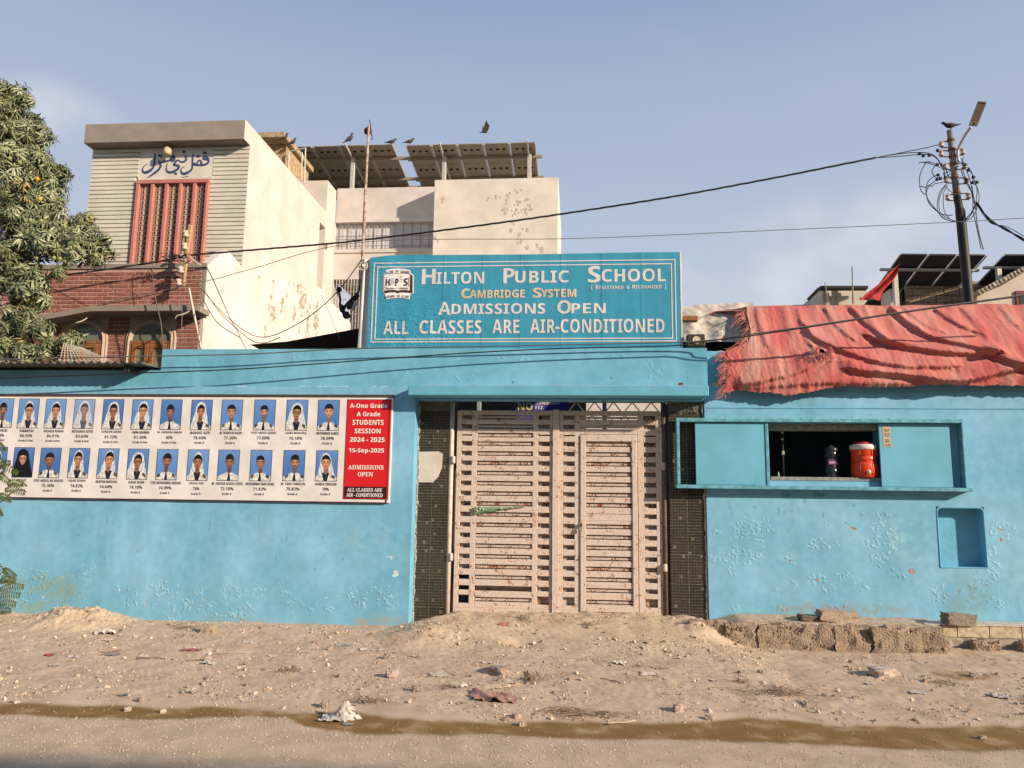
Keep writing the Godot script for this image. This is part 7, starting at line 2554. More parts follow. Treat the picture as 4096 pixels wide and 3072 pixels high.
	# curved tube lights on stalks over the arched windows
	for k in 2:
		st = mb(true)
		var a := [r4(1688, 645, -4.3), r4(1620, 680, -4.2), r4(1570, 690, -4.15), r4(1550, 718, -4.15)] if k == 0 else [r4(770, 712, -4.3), r4(720, 742, -4.2), r4(690, 748, -4.15), r4(665, 758, -4.15)]
		tube(st, curve(a, 4), 0.012, 6)
		meta(obj("hook_rod", st, mat(lin(0.4, 0.36, 0.28), 0.6, 2.0)), "bent pale rod under the right end of the sunshade" if k == 0 else "bent pale rod over the left arched window", "rod", "bent rods under the sunshade")
func leaf(st: SurfaceTool, base: Vector3, d: Vector3, side: Vector3, L: float, w: float, droop: float, fold := 0.25) -> void:
	var up := side.cross(d).normalized()
	if up.y < 0: up = -up
	var p := []
	for k in 4:
		var s := k / 3.0
		p.append(base + d * L * s + Vector3.DOWN * droop * L * s * s)
	var ws := [0.15, 1.0, 0.85, 0.0]
	for k in 3:
		for s in [-1, 1]:
			var a0: Vector3 = p[k] + side * s * w * ws[k] + up * w * fold * ws[k]
			var a1: Vector3 = p[k + 1] + side * s * w * ws[k + 1] + up * w * fold * ws[k + 1]
			if k < 2: quad(st, p[k], p[k + 1], a1, a0, up)
			else: tri(st, p[k], p[k + 1], a0, up)
func build_trees() -> void:
	# mango tree behind the wall
	var z := -2.6
	var t := thing("mango_tree", "mango tree with drooping leaves and small green fruit behind the wall", "tree", Vector3(-8.6, 0, z - 0.3))
	var st := mb(true)
	var bark := mat(lin(0.10, 0.075, 0.05), 0.95, 2.0, 0.8, "worn")
	tube(st, curve([Vector3(-8.7, -0.05, z - 0.3), Vector3(-8.6, 1.8, z - 0.2), Vector3(-8.75, 3.6, z - 0.2), Vector3(-8.6, 5.0, z - 0.1)], 5), 0.16, 10)
	obj("trunk", st, bark, t)
	st = mb(true)
	for p in [[[60, 1300], [120, 1180], [230, 1080], [330, 1010]], [[40, 1150], [90, 950], [150, 800], [180, 650]], [[30, 1050], [60, 800], [50, 560], [40, 420]], [[120, 1180], [60, 1060], [-80, 960]], [[100, 1320], [170, 1350], [250, 1380], [300, 1340]]]:
		var pts := [Vector3(-8.65, 4.3, z - 0.2)]
		for q in p: pts.append(pz(q[0], q[1], z - 0.1))
		var c := curve(pts, 4)
		var rad := []
		for i in c.size(): rad.append(lerpf(0.07, 0.012, float(i) / c.size()))
		tube(st, c, rad, 6)
	obj("limb", st, bark, t)
	# a twig end: a rosette of long drooping leaves
	rng.seed = 71
	var cm := StandardMaterial3D.new()
	cm.vertex_color_use_as_albedo = true
	cm.roughness = 0.42
	cm.metallic_specular = 0.4
	cm.backlight_enabled = true
	cm.backlight = Color(0.10, 0.13, 0.02)
	var rosettes := []
	for v in 3:
		st = mb()
		for k in 13:
			var an := TAU * k / 13.0 + rng.randf_range(-0.3, 0.3)
			var el := rng.randf_range(-0.5, 0.75)
			var d := Vector3(cos(an) * cos(el), sin(el), sin(an) * cos(el))
			var side := d.cross(Vector3.UP).normalized()
			var tone := rng.randf_range(0.8, 1.2)
			st.set_color(Color(tone, tone, tone * 0.95))
			leaf(st, d * 0.02, d, side, rng.randf_range(0.07, 0.155), rng.randf_range(0.009, 0.0165), rng.randf_range(0.15, 1.0))
		st.set_color(Color(0.6, 0.5, 0.4))
		tube(st, [Vector3(0, -0.12, 0), Vector3(0, 0.02, 0)], 0.006, 4)
		rosettes.append(commit(st, cm))
	# crown: lobes as (u, v, radius in pixels, depth offset)
	var lobes := [[30, 420, 85, 0.0], [60, 520, 110, 0.1], [120, 520, 80, -0.3], [20, 600, 120, 0.3], [130, 640, 90, 0.2], [190, 700, 75, 0.0], [60, 720, 110, 0.4], [150, 780, 90, 0.3], [20, 830, 110, 0.2], [215, 800, 70, -0.2], [110, 880, 100, 0.4], [230, 900, 85, 0.1], [320, 930, 70, 0.0], [370, 990, 62, 0.1], [290, 1000, 75, 0.3], [180, 970, 90, 0.5], [40, 980, 100, 0.5], [90, 1080, 80, 0.5], [30, 1100, 90, 0.4], [140, 1130, 60, 0.5], [390, 1030, 40, 0.1], [100, 1160, 55, 0.6], [160, 1190, 45, 0.6], [40, 1250, 40, 0.6], [120, 1275, 55, 0.7], [180, 1320, 50, 0.7], [30, 1370, 75, 0.7], [110, 1420, 70, 0.7], [200, 1400, 50, 0.7], [280, 1370, 45, 0.7], [305, 1355, 35, 0.7], [-60, 450, 120, 0], [-120, 600, 160, 0], [-140, 800, 180, 0.1], [-120, 1000, 170, 0.2], [-130, 1200, 150, 0.3], [-90, 1350, 120, 0.5], [60, 380, 55, 0.0], [15, 350, 45, 0.1], [240, 1090, 30, 0.5], [415, 960, 34, 0.1], [425, 1010, 30, 0.1], [345, 880, 36, 0.0], [255, 690, 34, 0.0], [105, 400, 30, 0.0]]
	var xf := [[], [], []]
	var cl := [[], [], []]
	var ms := 0.0
	var placed := []
	for lb in lobes:
		var c := pz(lb[0], lb[1], z + lb[3])
		var r: float = lb[2] * (cam_pos.z - c.z) / F * 1.05
		var n: int = int(clampf(54.0 * r * r / 0.09, 12, 200) * (0.5 if lb[0] < -50 else 1.0))
		for k in n:
			var d := Vector3(rng.randfn(), rng.randfn(), rng.randfn()).normalized()
			var rr := r * pow(rng.randf(), 0.33) * (0.95 if k % 3 else 1.22)
			var p := c + d * Vector3(rr, rr, rr * 1.0)
			var v := rng.randi() % 3
			var out := d.lerp(Vector3.UP, 0.35).normalized()
			var b := Basis(Quaternion(Vector3.UP, out)) * Basis(Vector3.UP, rng.randf() * TAU)
			var s := rng.randf_range(0.7, 1.2)
			xf[v].append(Transform3D(b * Basis.from_scale(Vector3.ONE * s), p))
			var tone := rng.randf()
			var col := Color(0.125, 0.15, 0.07).lerp(Color(0.36, 0.38, 0.235), tone * tone)
			if rng.randf() < 0.06: col = Color(0.28, 0.22, 0.09)
			cl[v].append(col)
			if lb[0] > -20 and rr > r * 0.8 and d.z > 0.3: placed.append(p)
	for v in 3:
		var mm := MultiMesh.new()
		mm.transform_format = MultiMesh.TRANSFORM_3D
		mm.use_colors = true
		mm.mesh = rosettes[v]
		mm.instance_count = xf[v].size()
		for i in xf[v].size():
			mm.set_instance_transform(i, xf[v][i])
			mm.set_instance_color(i, cl[v][i])
		var mi := MultiMeshInstance3D.new()
		mi.multimesh = mm
		mi.name = "crown"
		mi.set_meta("kind", "stuff")
		t.add_child(mi, true)
		mi.position = -t.position
	# fruit on long stalks
	st = mb(true)
	lathe(st, Vector3(0, -0.07, 0), [Vector2(0, 0), Vector2(0.018, 0.008), Vector2(0.031, 0.03), Vector2(0.032, 0.045), Vector2(0.022, 0.066), Vector2(0, 0.072)], 10)
	tube(st, [Vector3(0, 0, 0), Vector3(0.005, 0.06, 0), Vector3(0, 0.13, 0)], 0.003, 4)
	var fm := commit(st, plain(lin(0.24, 0.26, 0.09), 0.45))
	var fo := fm.duplicate()
	fo.surface_set_material(0, plain(lin(0.55, 0.30, 0.03), 0.45))
	for p in [[217, 1030, 0], [240, 1033, 0], [301, 985, 0], [313, 990, 0], [185, 930, 0], [200, 925, 0], [172, 932, 0], [90, 870, 0], [122, 880, 0], [88, 893, 0], [165, 882, 0], [80, 648, 0], [40, 632, 0], [72, 620, 0], [160, 795, 1], [150, 715, 1], [383, 1020, 0], [140, 1090, 0], [38, 1092, 0], [112, 1192, 0], [130, 1210, 0], [145, 1030, 0], [285, 990, 0], [365, 870, 0], [260, 905, 0]]:
		put("fruit", fo if p[2] else fm, t, Transform3D(Basis(Vector3.UP, p[0] * 1.0), pz(p[0], p[1] - 6, z + 0.62)))
	# feathery shrub growing at the left edge of the wall
	var s := thing("roadside_shrub", "feathery-leaved young shrub in front of the blue wall", "shrub", Vector3(-6.75, 0.1, 0.5))
	var gm := mat(lin(0.13, 0.17, 0.06), 0.6, 3.0, 0.0, "worn")
	gm.backlight_enabled = true
	gm.backlight = Color(0.12, 0.18, 0.04)
	st = mb(true)
	for p in [[[-60, 2520], [-40, 2300], [-50, 2080], [-30, 1900]], [[-40, 2300], [10, 2330], [40, 2320]], [[-50, 2080], [-10, 2020], [60, 1960]]]:
		var pts := []
		for q in p: pts.append(pz(q[0], q[1], 0.5))
		tube(st, curve(pts, 4), 0.007, 6)
	obj("stem", st, mat(lin(0.12, 0.11, 0.05), 0.9, 3.0), s)
	for f in [[-20, 1770, 20, 1800], [-10, 1860, 70, 1890], [-10, 1900, 35, 1925], [-5, 1985, 45, 2000], [20, 1960, 98, 1970], [30, 1940, 90, 1935], [-20, 2010, 5, 2060], [-20, 2240, 42, 2330], [0, 2330, 60, 2320], [0, 2360, 92, 2345], [-10, 2390, 78, 2380], [-10, 2420, 62, 2415], [-20, 2460, 40, 2440], [-20, 2500, 50, 2520], [-10, 1880, 40, 1850], [-20, 1830, 12, 1850], [-20, 2540, 48, 2545], [10, 2280, 60, 2305]]:
		var a := pz(f[0], f[1], 0.5)
		var b := pz(f[2], f[3], 0.52 + 0.1 * sin(f[1]))
		var mid := (a + b) * 0.5 + Vector3(0, 0.03, 0.03)
		var ax := curve([a, mid, b], 6)
		st = mb()
		tube(st, ax, 0.002, 4, false)
		for i in ax.size():
			var d: Vector3 = (ax[mini(i + 1, ax.size() - 1)] - ax[maxi(i - 1, 0)]).normalized()
			for sd in [-1, 1]:
				var q: Vector3 = (d * 0.5 + d.cross(Vector3.BACK) * sd + Vector3(0, 0, 0.25)).normalized()
				leaf(st, ax[i], q, q.cross(Vector3.BACK).normalized(), 0.05 * sin(PI * (0.15 + 0.75 * i / ax.size())) + 0.012, 0.009, 0.2, 0.1)
		obj("frond", st, gm, s)
func on_ground(u: float, v: float) -> Vector3:
	var p := py(u, v, 0.05)
	for k in 6:
		p = py(u, v, ground_y(p.x, p.z))
	return p
func B5(x: float, y: float) -> Vector3: return on_ground(2600 + x * 0.6763, 2380 + y * 0.6763)
func B6(x: float, y: float) -> Vector3: return on_ground(x * 0.678, 2380 + y * 0.678)
func B7(x: float, y: float) -> Vector3: return on_ground(1200 + x * 0.7233, 2380 + y * 0.7233)
func build_litter() -> void:
	build_kerb()
	rng.seed = 200
	var sand_stone := [mat(lin(0.42, 0.33, 0.25), 0.95, 3.0, 0.4, "worn"), mat(lin(0.50, 0.43, 0.36), 0.95, 3.0, 0.4, "worn"), mat(lin(0.36, 0.29, 0.23), 0.95, 3.0, 0.4, "worn")]
	# gravel nobody could count
	var meshes := []
	for v in 4:
		var st := mb()
		lump(st, Vector3(1, 0.75, 0.9), Transform3D(), 0.6, 300 + v, 2, 0.45)
		var m := StandardMaterial3D.new()
		m.vertex_color_use_as_albedo = true
		m.roughness = 0.95
		meshes.append(commit(st, m))
	var xf := [[], [], [], []]
	var cl := [[], [], [], []]
	var n := FastNoiseLite.new()
	n.seed = 4
	n.frequency = 0.8
	for k in 80000:
		var x := rng.randf_range(-6.8, 6.0)
		var z := rng.randf_range(0.05, 5.3)
		var lo := along(edge_low, x)
		var up := along(edge_up, x)
		var s := rng.randf_range(0.005, 0.014)
		var dens := 0.22 + 0.75 * n.get_noise_2d(x * 1.3, z * 1.8)
		if z > lo: dens = 0.6
		elif z > up: dens = 0.10
		else:
			# spoil heaps are stonier
			dens += 0.9 * bump(x, z, -0.9, 0.8, 0.7, 0.5) + 0.7 * bump(x, z, -5.35, 0.3, 0.9, 0.8) + 0.5 * bump(x, z, 1.6, 0.9, 1.1, 0.7) + 0.35 * bump(x, z, -2.2, 0.3, 0.9, 0.35)
			if rng.randf() < 0.055: s *= 3.0
			elif rng.randf() < 0.12: s *= 1.6
		if z > lo: s = rng.randf_range(0.004, 0.011)
		if rng.randf() > dens: continue
		if x > 1.95 and z < 0.55: continue
		var v := rng.randi() % 4
		var b := Basis(Vector3(rng.randfn(), rng.randfn(), rng.randfn()).normalized(), rng.randf() * TAU)
		xf[v].append(Transform3D(b * Basis.from_scale(Vector3(s, s * rng.randf_range(0.5, 0.9), s)), Vector3(x, ground_y(x, z) + s * 0.12, z)))
		var c: Color = Color(0.50, 0.395, 0.28).lerp(Color(0.62, 0.51, 0.40), rng.randf() * rng.randf())
		if rng.randf() < 0.45: c = Color(0.28, 0.21, 0.15)
		if z > lo: c = c.lerp(Color(0.50, 0.40, 0.30), 0.5)
		if z > up and z <= lo: c = Color(0.26, 0.19, 0.12)
		cl[v].append(c)
	for v in 4:
		var mm := MultiMesh.new()
		mm.transform_format = MultiMesh.TRANSFORM_3D
		mm.use_colors = true
		mm.mesh = meshes[v]
		mm.instance_count = xf[v].size()
		for i in xf[v].size():
			mm.set_instance_transform(i, xf[v][i])
			mm.set_instance_color(i, cl[v][i])
		var mi := MultiMeshInstance3D.new()
		mi.multimesh = mm
		mi.name = numbered("gravel")
		add_child(mi)
		mi.set_meta("kind", "stuff")
		meta(mi, "loose gravel and grit scattered over the roadside", "gravel")
	# single stones one can pick out: [zoom, x, y, width px, height px, label]
	var stones := [[6, 1222, 205, 84, 48, "squared grey stone at the foot of the blue wall"], [6, 1920, 650, 50, 46, "pale stone behind the plastic bag"], [6, 748, 676, 40, 24, "rounded pale stone in the damp strip, left one of a pair"], [6, 957, 688, 34, 24, "rounded pale stone in the damp strip, right one of a pair"], [6, 820, 622, 34, 28, "pointed pale stone just above the damp strip"], [6, 1222, 378, 38, 30, "tan stone beside a tile fragment"], [6, 80, 632, 52, 16, "flat stone on the damp strip's edge by the heap"],
		[7, 505, 438, 66, 36, "tan broken stone left of the grey card"], [7, 1090, 425, 88, 44, "large tan clod on the rubble ramp"], [7, 648, 520, 52, 32, "rounded tan stone near the crumpled paper"], [7, 480, 345, 42, 30, "white crumbly stone below the spoil ramp"], [7, 165, 298, 26, 20, "small pale stone near the wall foot left of the ramp"], [7, 1195, 490, 26, 20, "small round stone beside a straight stick"], [7, 1230, 716, 40, 24, "dark wet stone in the damp strip below the ramp"], [7, 2095, 632, 60, 44, "knobbly tan clod near the damp strip"], [7, 1200, 672, 44, 26, "brown clod at the damp strip's far edge"],
		[5, 1385, 462, 140, 48, "long lumpy piece of broken mortar before the kerb"], [5, 1040, 596, 36, 18, "small pale stone near the dry twigs"], [5, 1635, 506, 36, 16, "flat pale stone near the wet patch"], [5, 172, 678, 60, 44, "crumbling clod close to the damp strip's edge"], [5, 355, 730, 52, 28, "dark clod on the damp strip's edge"], [5, 1930, 478, 60, 30, "white crumbled lump beside the wet patch"], [5, 1215, 606, 30, 14, "tiny pale stone right of the dry twigs"], [5, 655, 455, 34, 18, "small tan stone above the dry twigs"], [5, 1970, 846, 40, 20, "pale stone lying in the damp strip to the right"]]
	for s in stones:
		var p: Vector3 = B5(s[1], s[2] + s[4] * 0.4) if s[0] == 5 else (B6(s[1], s[2] + s[4] * 0.4) if s[0] == 6 else B7(s[1], s[2] + s[4] * 0.4))
		var k: float = {5: 0.6763, 6: 0.678, 7: 0.7233}[s[0]] * (cam_pos.z - p.z) / F
		var st := mb()
		var h: float = s[4] * k
		lump(st, Vector3(s[3] * k, h * 1.1, s[3] * k * 0.7), Transform3D(Basis(Vector3.UP, rng.randf_range(-0.5, 0.5)), p + Vector3(0, h * 0.38, -s[3] * k * 0.15)), 0.45, rng.randi() % 999, 4, 0.72 if s[3] > 80 else 0.5)
		meta(obj("stone", st, sand_stone[rng.randi() % 3]), s[5], "stone", "loose stones on the roadside")
	# flat scraps: [zoom, x, y, w, h, turn, colour, label, category]
	var paper := lin(0.55, 0.48, 0.42)
	var scraps := [[6, 640, 225, 150, 40, 0.1, paper, "crumpled white plastic scrap beside the left heap", "scrap"], [6, 640, 268, 70, 14, -0.15, lin(0.6, 0.45, 0.38), "pale wafer of tile below the crumpled scrap", "tile piece"], [6, 715, 240, 44, 30, 0.5, lin(0.55, 0.45, 0.4), "little crumpled paper next to the plastic scrap", "scrap"], [6, 290, 355, 56, 20, 0.3, lin(0.35, 0.08, 0.08), "red and white packet scrap on the sand", "packet"], [6, 430, 370, 80, 14, 0.1, paper, "pale oval paper scrap near the red packet", "scrap"], [6, 320, 412, 64, 16, 0.1, lin(0.42, 0.38, 0.32), "grey oval paper disc on the sand", "scrap"], [6, 655, 352, 110, 22, 0.0, lin(0.28, 0.24, 0.22), "greyish plastic strip under a stick", "scrap"], [6, 848, 366, 52, 16, 0.1, paper, "small cream card by a curved stick", "card"], [6, 1466, 278, 64, 16, 0.2, lin(0.5, 0.45, 0.4), "little grey card near the wall foot", "card"], [6, 1235, 402, 80, 26, 0.5, lin(0.48, 0.44, 0.36), "kite-shaped cream tile fragment on the sand", "tile piece"], [6, 1125, 328, 120, 12, 0.0, lin(0.35, 0.14, 0.13), "thin maroon strip on the sand", "strip"], [6, 1810, 336, 100, 12, 0.05, paper, "long cream strip right of the twigs", "strip"], [6, 1610, 364, 60, 10, 0.0, paper, "short cream strip below the twigs", "strip"], [6, 2025, 300, 90, 16, 0.25, lin(0.36, 0.36, 0.33), "grey-green glassy shard near the ramp", "shard"], [6, 2145, 325, 44, 14, 0.2, lin(0.62, 0.55, 0.45), "white card stub beside the ramp toe", "card"], [6, 1115, 575, 100, 26, 0.2, lin(0.46, 0.39, 0.32), "curled cream leaf of paper above the damp strip", "scrap"], [6, 725, 597, 60, 26, 0.5, lin(0.18, 0.18, 0.17), "dark foil scrap above the damp strip", "foil"], [6, 1445, 628, 40, 14, 0.3, paper, "small pale flake by the damp strip", "flake"], [6, 2050, 765, 70, 18, 0.0, lin(0.26, 0.28, 0.24), "grey-green flat scrap below the plastic bag", "scrap"],
		[7, 768, 438, 100, 24, 0.1, lin(0.52, 0.46, 0.38), "pale grey card lying on the rubble", "card"], [7, 880, 505, 90, 44, 0.6, lin(0.58, 0.50, 0.42), "crumpled pale paper in the middle of the rubble", "scrap"], [7, 1772, 378, 70, 30, -0.4, lin(0.62, 0.56, 0.52), "crumpled white wrapper on the ramp", "wrapper"], [7, 1924, 438, 80, 20, -0.1, lin(0.6, 0.5, 0.44), "cream card right of a dark stick", "card"], [7, 430, 306, 70, 10, 0.2, paper, "narrow cream strip at the ramp's toe", "strip"], [7, 350, 304, 40, 16, 0.2, lin(0.62, 0.55, 0.45), "white stub at the ramp's toe", "stub"], [7, 1035, 382, 60, 14, 0.1, lin(0.5, 0.42, 0.34), "pale flake above the large clod", "flake"], [7, 1125, 245, 60, 16, 0.0, lin(0.45, 0.2, 0.15), "torn pinkish paper by the hole in the ramp", "scrap"],
		[5, 2070, 608, 110, 30, -0.35, lin(0.52, 0.45, 0.42), "pale sole-shaped scrap at the right", "scrap"], [5, 1585, 582, 90, 18, -0.1, lin(0.50, 0.42, 0.38), "thin oval pale scrap near the wet patch", "scrap"], [5, 1305, 524, 60, 14, 0.1, paper, "little pale flake below the mortar piece", "flake"], [5, 375, 502, 44, 12, 0.5, lin(0.48, 0.38, 0.3), "thin tan flake left of the dry twigs", "flake"], [5, 15, 468, 60, 18, -0.2, lin(0.6, 0.5, 0.44), "cream scrap at the ramp's right toe", "scrap"]]
	var cn := FastNoiseLite.new()
	cn.frequency = 1.0
	for s in scraps:
		var p: Vector3 = B5(s[1], s[2]) if s[0] == 5 else (B6(s[1], s[2]) if s[0] == 6 else B7(s[1], s[2]))
		var k: float = {5: 0.6763, 6: 0.678, 7: 0.7233}[s[0]] * (cam_pos.z - p.z) / F
		var w: float = s[3] * k
		var d: float = minf(s[4] * k * 3.2, w * 0.9)
		var crumple: float = 0.25 if s[4] > 24 else 0.08
		var g := []
		var tt := Transform3D(Basis(Vector3.UP, s[5]), p)
		cn.seed = int(s[1])
		for j in 6:
			var row := []
			for i in 9:
				var u := i / 8.0 - 0.5
				var v := j / 5.0 - 0.5
				var e := 1.0 - 0.22 * absf(cn.get_noise_2d(i * 1.7, j * 1.9)) - (0.35 * absf(v) if s[8] in ["scrap", "flake", "foil"] else 0.0)
				var q := tt * Vector3(u * w * e, 0, v * d * e)
				q.y = ground_y(q.x, q.z) + 0.006 + w * crumple * absf(cn.get_noise_2d(u * 4.0 + 9.0, v * 4.0))
				row.append(q)
			g.append(row)
		var st := mb(crumple < 0.2)
		sheet(st, g, Vector3.UP)
		for row in g:
			for i in row.size(): row[i] = row[i] - Vector3(0, 0.003, 0)
		sheet(st, g, Vector3.DOWN)
		meta(obj("litter_scrap", st, mat(s[6], 0.7, 4.0, 0.05)), s[7], s[8], "litter on the roadside")
	# sticks: [zoom, x0, y0, x1, y1, radius, label]
	for s in [[6, 805, 376, 985, 374, 0.006, "curved brown stick by a cream card"], [6, 590, 342, 715, 340, 0.005, "short dark stick over the grey strip"], [6, 1100, 390, 1190, 394, 0.006, "dark stick beside the kite-shaped tile"], [6, 1395, 444, 1640, 436, 0.004, "long thin stalk leading to a tuft of twigs"], [6, 1430, 488, 1540, 464, 0.004, "pale straw below the long stalk"], [6, 1260, 352, 1480, 348, 0.005, "dry stalk lying among chaff"], [6, 200, 308, 270, 302, 0.004, "tiny pale twig left of the heap"], [6, 605, 290, 705, 286, 0.004, "thin twig under the tile wafer"], [7, 1085, 525, 1215, 500, 0.007, "straight pale stick on the rubble"], [7, 1258, 425, 1278, 480, 0.010, "short dark stake poking from a crack"], [7, 1660, 465, 1780, 490, 0.005, "thin dark stick on the ramp's right side"], [7, 1855, 392, 2060, 412, 0.006, "long tan stick at the ramp's right toe"], [7, 1410, 350, 1700, 368, 0.003, "fine straw crossing the ramp"], [7, 1700, 722, 1855, 704, 0.010, "pale stick lying in the damp strip"], [7, 600, 346, 670, 344, 0.004, "brown twig under the spoil ramp"], [7, 790, 410, 880, 458, 0.004, "thin splinter across the grey card"], [7, 865, 602, 925, 598, 0.004, "dark splinter left of the pink cloth"], [7, 820, 460, 870, 456, 0.004, "small splinter beside the grey card"], [5, 0, 432, 130, 440, 0.006, "tan stick left of the kerb"], [5, 890, 632, 935, 672, 0.007, "short slanting stick below the twigs"], [5, 270, 460, 320, 466, 0.004, "pale straw on the sand left of the twigs"], [5, 975, 740, 1030, 748, 0.003, "fine stalk by the damp strip"], [5, 1560, 528, 1520, 526, 0.003, "very fine straw near the wet patch"]]:
		var f: Callable = B5 if s[0] == 5 else (B6 if s[0] == 6 else B7)
		var a: Vector3 = f.call(s[1], s[2])
		var b: Vector3 = f.call(s[3], s[4])
		var pts := []
		for k in 7:
			var p := a.lerp(b, k / 6.0)
			p.z += 0.012 * sin(k * 1.1 + s[1])
			p.y = ground_y(p.x, p.z) + s[5] * 0.9 + 0.004
			pts.append(p)
		var st := mb(true)
		tube(st, pts, s[5] * 0.75, 5)
		meta(obj("stick", st, mat(lin(0.22, 0.14, 0.09) if s[6].contains("dark") or s[6].contains("brown") else lin(0.45, 0.34, 0.24), 0.9, 3.0)), s[6], "stick", "sticks on the roadside")
	# tufts of dry twigs
	for s in [[5, 740, 590, 300, 60, "large dry twig tangle on the sand to the right"], [7, 1540, 665, 380, 50, "long tangle of grey twigs by the damp strip"], [7, 375, 590, 150, 50, "wiry nest of dark fibres near the plastic bag"], [6, 1700, 455, 110, 40, "dark brown twig tuft at a stalk's end"], [6, 1070, 200, 120, 36, "tangle of dark cord at the wall foot"], [5, 1740, 530, 110, 30, "small dry tuft near the wet patch"], [7, 1290, 470, 110, 80, "brushy dark roots in a crack of the rubble"], [7, 1225, 235, 90, 70, "dark roots in the hollow of the ramp"], [7, 830, 520, 110, 30, "twigs under the crumpled paper"], [5, 545, 512, 90, 40, "little heap of chaff left of the twigs"], [7, 1600, 258, 90, 40, "sparse dry tuft on the ramp"]]:
		var f: Callable = B5 if s[0] == 5 else (B6 if s[0] == 6 else B7)
		var c: Vector3 = f.call(s[1], s[2])
		var k: float = 0.69 * (cam_pos.z - c.z) / F
		var st := mb()
		for e in int(clampf(s[3] * 0.16, 16, 46)):
			var w: float = s[3] * k
			var a := c + Vector3(rng.randfn() * w * 0.2, 0, rng.randfn() * 0.04)
			var an := rng.randfn() * 0.5 + (PI if rng.randf() < 0.5 else 0.0)
			var L := rng.randf_range(0.25, 0.6) * w
			var pts := []
			var lift := rng.randf_range(0.0, s[4] * k * 0.7)
			for i in 5:
				var q := a + Vector3(cos(an + 0.25 * i * rng.randf_range(-1, 1)), 0, sin(an) * 0.5) * L * i / 4.0
				q.y = ground_y(q.x, q.z) + 0.006 + lift * sin(PI * i / 4.0) + rng.randf_range(0, 0.008)
				pts.append(q)
			tube(st, pts, rng.randf_range(0.0015, 0.0035), 3, false)
		meta(obj("twig_tuft", st, mat(lin(0.20, 0.145, 0.10) if s[5].contains("dark") else lin(0.28, 0.21, 0.15), 0.95, 4.0)), s[5], "twigs", "dry twigs on the roadside")
	build_bag()
func build_bag() -> void:
	# white plastic bag standing up in the damp strip
	var c := B7(225, 690)
	var k := 0.58 * (cam_pos.z - c.z) / F
	var t := thing("plastic_bag", "crumpled white plastic bag standing up at the damp strip", "bag", c)
	var n := FastNoiseLite.new()
	n.seed = 14
	n.frequency = 0.9
	var st := mb(true)
	var g := []
	for j in 19:
		var v := j / 18.0
		var row := []
		for i in 37:
			var a := TAU * i / 36.0
			var r := lerpf(0.60, 0.06, pow(v, 1.2)) * (1.0 + 0.45 * n.get_noise_3d(cos(a) * 2.2, v * 2.5, sin(a) * 2.2))
			var q := Vector3(cos(a) * r * 150.0 * k + (0.25 - v) * 20.0 * k, v * 112.0 * k, sin(a) * r * 95.0 * k)
			q.x += v * v * 14.0 * k + 30.0 * k
			q.y += 7.0 * k * n.get_noise_3d(cos(a) * 3.0 + 5.0, v * 3.0, sin(a) * 3.0)
			row.append(c + q + Vector3(0, 0.004, -0.03))
		g.append(row)
	sheet(st, g, Vector3.BACK)
	var bm := mat(lin(0.56, 0.51, 0.455), 0.55, 2.5, 0.3)
	bm.backlight_enabled = true
	bm.backlight = Color(0.25, 0.22, 0.2)
	obj("film", st, bm, t)
	st = mb(true)
	g = []
	for j in 7:
		var row := []
		for i in 17:
			var p := c + Vector3((-130.0 + i * 12.0) * k, 0, (j - 3) * 0.028)
			p.y = ground_y(p.x, p.z) + 0.008 + 0.035 * absf(n.get_noise_2d(i * 0.5, j * 0.9)) + 0.02 * sin(PI * j / 6.0) * i / 16.0
			row.append(p)
		g.append(row)
	sheet(st, g, Vector3.UP)
	obj("loose_end", st, bm, t)
	# faded pink cloth half buried
	c = B7(1070, 570)
	k = 0.7233 * (cam_pos.z - c.z) / F
	st = mb(true)
	g = []
	for j in 9:
		var row := []
		for i in 19:
			var u := i / 18.0 - 0.5
			var v := j / 8.0 - 0.5
			var p := c + Vector3((u * 250.0 + v * 40.0) * k * (1.0 - 0.3 * absf(v)), 0, v * 0.30 * (1.0 - 0.5 * absf(u)))
			p.y = ground_y(p.x, p.z) + 0.005 + 0.035 * absf(n.get_noise_2d(u * 5.0, v * 3.0)) + 0.03 * exp(-pow((u + 0.2 - v * 0.4) * 9.0, 2.0))
			row.append(p)
		g.append(row)
	sheet(st, g, Vector3.UP)
	meta(obj("pink_rag", st, mat(lin(0.46, 0.27, 0.215), 0.95, 3.0, 0.2, "worn")), "faded pink rag half buried in the rubble", "rag", "litter on the roadside")

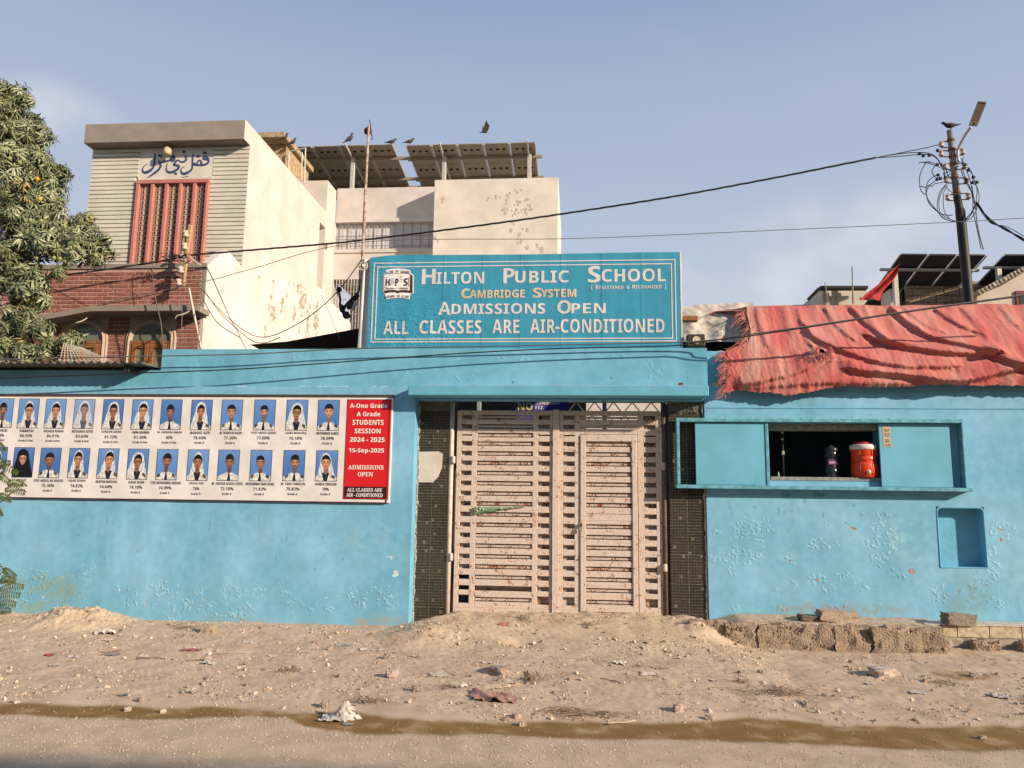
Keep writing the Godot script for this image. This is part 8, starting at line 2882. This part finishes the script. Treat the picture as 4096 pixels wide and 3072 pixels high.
func build_kerb() -> void:
	var f5 := func(x, y, h): return py(2600 + x * 0.6763, 2380 + y * 0.6763, h)
	# plaster-topped footing between kerb and wall
	var st := mb(true)
	var g := []
	var n := FastNoiseLite.new()
	n.seed = 6
	n.frequency = 1.2
	for j in 9:
		var row := []
		for i in 60:
			var x := 2.02 + i * 0.0415
			var z := lerpf(-0.17, 0.36, j / 8.0)
			var y := lerpf(0.335, 0.298, j / 8.0) + 0.008 * n.get_noise_2d(x * 2.0, z * 4.0) - 0.12 * clampf(1.0 - (x - 2.02) / 0.35, 0, 1)
			if j == 8: y -= 0.03
			row.append(Vector3(x, y, z))
		g.append(row)
	sheet(st, g, Vector3.UP)
	structure("pavement", st, mat(lin(0.50, 0.40, 0.30), 0.95, 1.2, 0.5, "worn"), "narrow plastered footing along the blue wall", "pavement")
	# broken concrete kerb, block by block
	var km := [mat(lin(0.40, 0.315, 0.23), 0.98, 2.2, 1.2, "speck"), mat(lin(0.43, 0.34, 0.25), 0.98, 2.2, 1.2, "speck")]
	rng.seed = 77
	var names := ["broken kerb block where the kerb begins beside the ramp", "rough kerb block second from the ramp", "rough kerb block third from the ramp", "rough kerb block fourth from the ramp, under the flat dark stone", "rough kerb block fifth from the ramp, under the big stone", "cracked kerb block past the open joint", "last full-height kerb block before the tiled step", "sunken kerb stub in front of the tiled step", "low kerb stub at the far end by the tiled step"]
	var edges := [[260, 474], [466, 661], [652, 893], [881, 1094], [1086, 1284], [1290, 1495], [1492, 1702], [1725, 1950], [1960, 2190]]
	for k in edges.size():
		var low := k >= 7
		var h := 0.30 if not low else 0.17
		var a: Vector3 = f5.call(edges[k][0], 240, 0.2 if not low else 0.1)
		var b: Vector3 = f5.call(edges[k][1], 240 if not low else 270, 0.2 if not low else 0.1)
		var zf: float = 0.40 if not low else 0.24
		zf += [-0.05, 0.0, 0.01, 0.0, 0.01, 0.03, 0.0, 0.0, 0.02][k]
		st = mb()
		var c := Vector3((a.x + b.x) * 0.5, h * 0.5 - 0.03, zf - 0.10)
		var sz := Vector3(b.x - a.x, h + 0.06, 0.20)
		lump(st, sz, Transform3D(Basis(Vector3.UP, rng.randf_range(-0.05, 0.05)) * Basis(Vector3.RIGHT, rng.randf_range(-0.1, 0.04)), c), 0.34, 40 + k * 7, 9, 0.88 if not low else 0.72)
		for e in 90:   # aggregate showing in the broken face
			var s := rng.randf_range(0.008, 0.022)
			var p := c + Vector3(rng.randf_range(-0.47, 0.47) * sz.x, rng.randf_range(-0.35, 0.45) * sz.y, sz.z * rng.randf_range(0.40, 0.47))
			lump(st, Vector3(s, s, s), Transform3D(Basis(Vector3.UP, rng.randf() * 3.0), p), 0.4, e, 1 if s < 0.012 else 2, 0.5)
		meta(obj("kerb_block", st, km[k % 2]), names[k], "kerb block", "broken concrete kerb blocks")
	# stones lying on the footing
	for s in [[1095, 150, 215, 62, "big squared stone lying on the footing", 0.85], [925, 135, 150, 30, "flat dark stone under the hatch, beside the big stone", 0.8], [1708, 135, 165, 62, "tilted grey stone on the tiled step", 0.75]]:
		var p: Vector3 = f5.call(s[0], s[1], 0.315)
		var k: float = 0.6763 * (cam_pos.z - p.z) / F
		st = mb()
		var h: float = s[3] * k
		lump(st, Vector3(s[2] * k, h, 0.16), Transform3D(Basis(Vector3.UP, 0.15) * Basis(Vector3.BACK, -0.06), Vector3(p.x, 0.322 + h * 0.36, maxf(p.z - 0.02, 0.10))), 0.22, int(s[0]), 5, s[5])
		meta(obj("stone", st, mat(lin(0.42, 0.34, 0.26) if s[2] > 200 else (lin(0.20, 0.16, 0.12) if s[2] < 160 else lin(0.27, 0.235, 0.20)), 0.95, 3.0, 0.8, "worn")), s[4], "stone", "stones on the footing")
	# tiled step at the right end
	var t := thing("tiled_step", "low step faced with cream tiles at the wall's right end", "step", Vector3(5.5, 0.15, 0.1))
	var x0: float = f5.call(1605, 200, 0.25).x
	st = mb()
	box(st, Vector3(x0 + 0.01, 0.05, -0.17), Vector3(8.0, 0.31, 0.135))
	obj("core", st, M.concrete, t)
	var tm := [mat(lin(0.52, 0.44, 0.30), 0.5, 1.5, 0.03, "worn"), mat(lin(0.56, 0.48, 0.34), 0.5, 1.5, 0.03, "worn")]
	var x := x0
	for k in 12:
		var w := 0.335
		plank("face_tile", x + 0.004, x + w - 0.004, 0.185, 0.306, 0.145, 0.012, tm[k % 2], t)
		st = mb()
		bb(st, Vector3(x + 0.002, 0.309, -0.17), Vector3(x + w - 0.002, 0.320, 0.15), 0.002)
		obj("top_tile", st, mat(lin(0.62, 0.55, 0.46), 0.6, 1.5, 0.03, "worn"), t)
		x += w
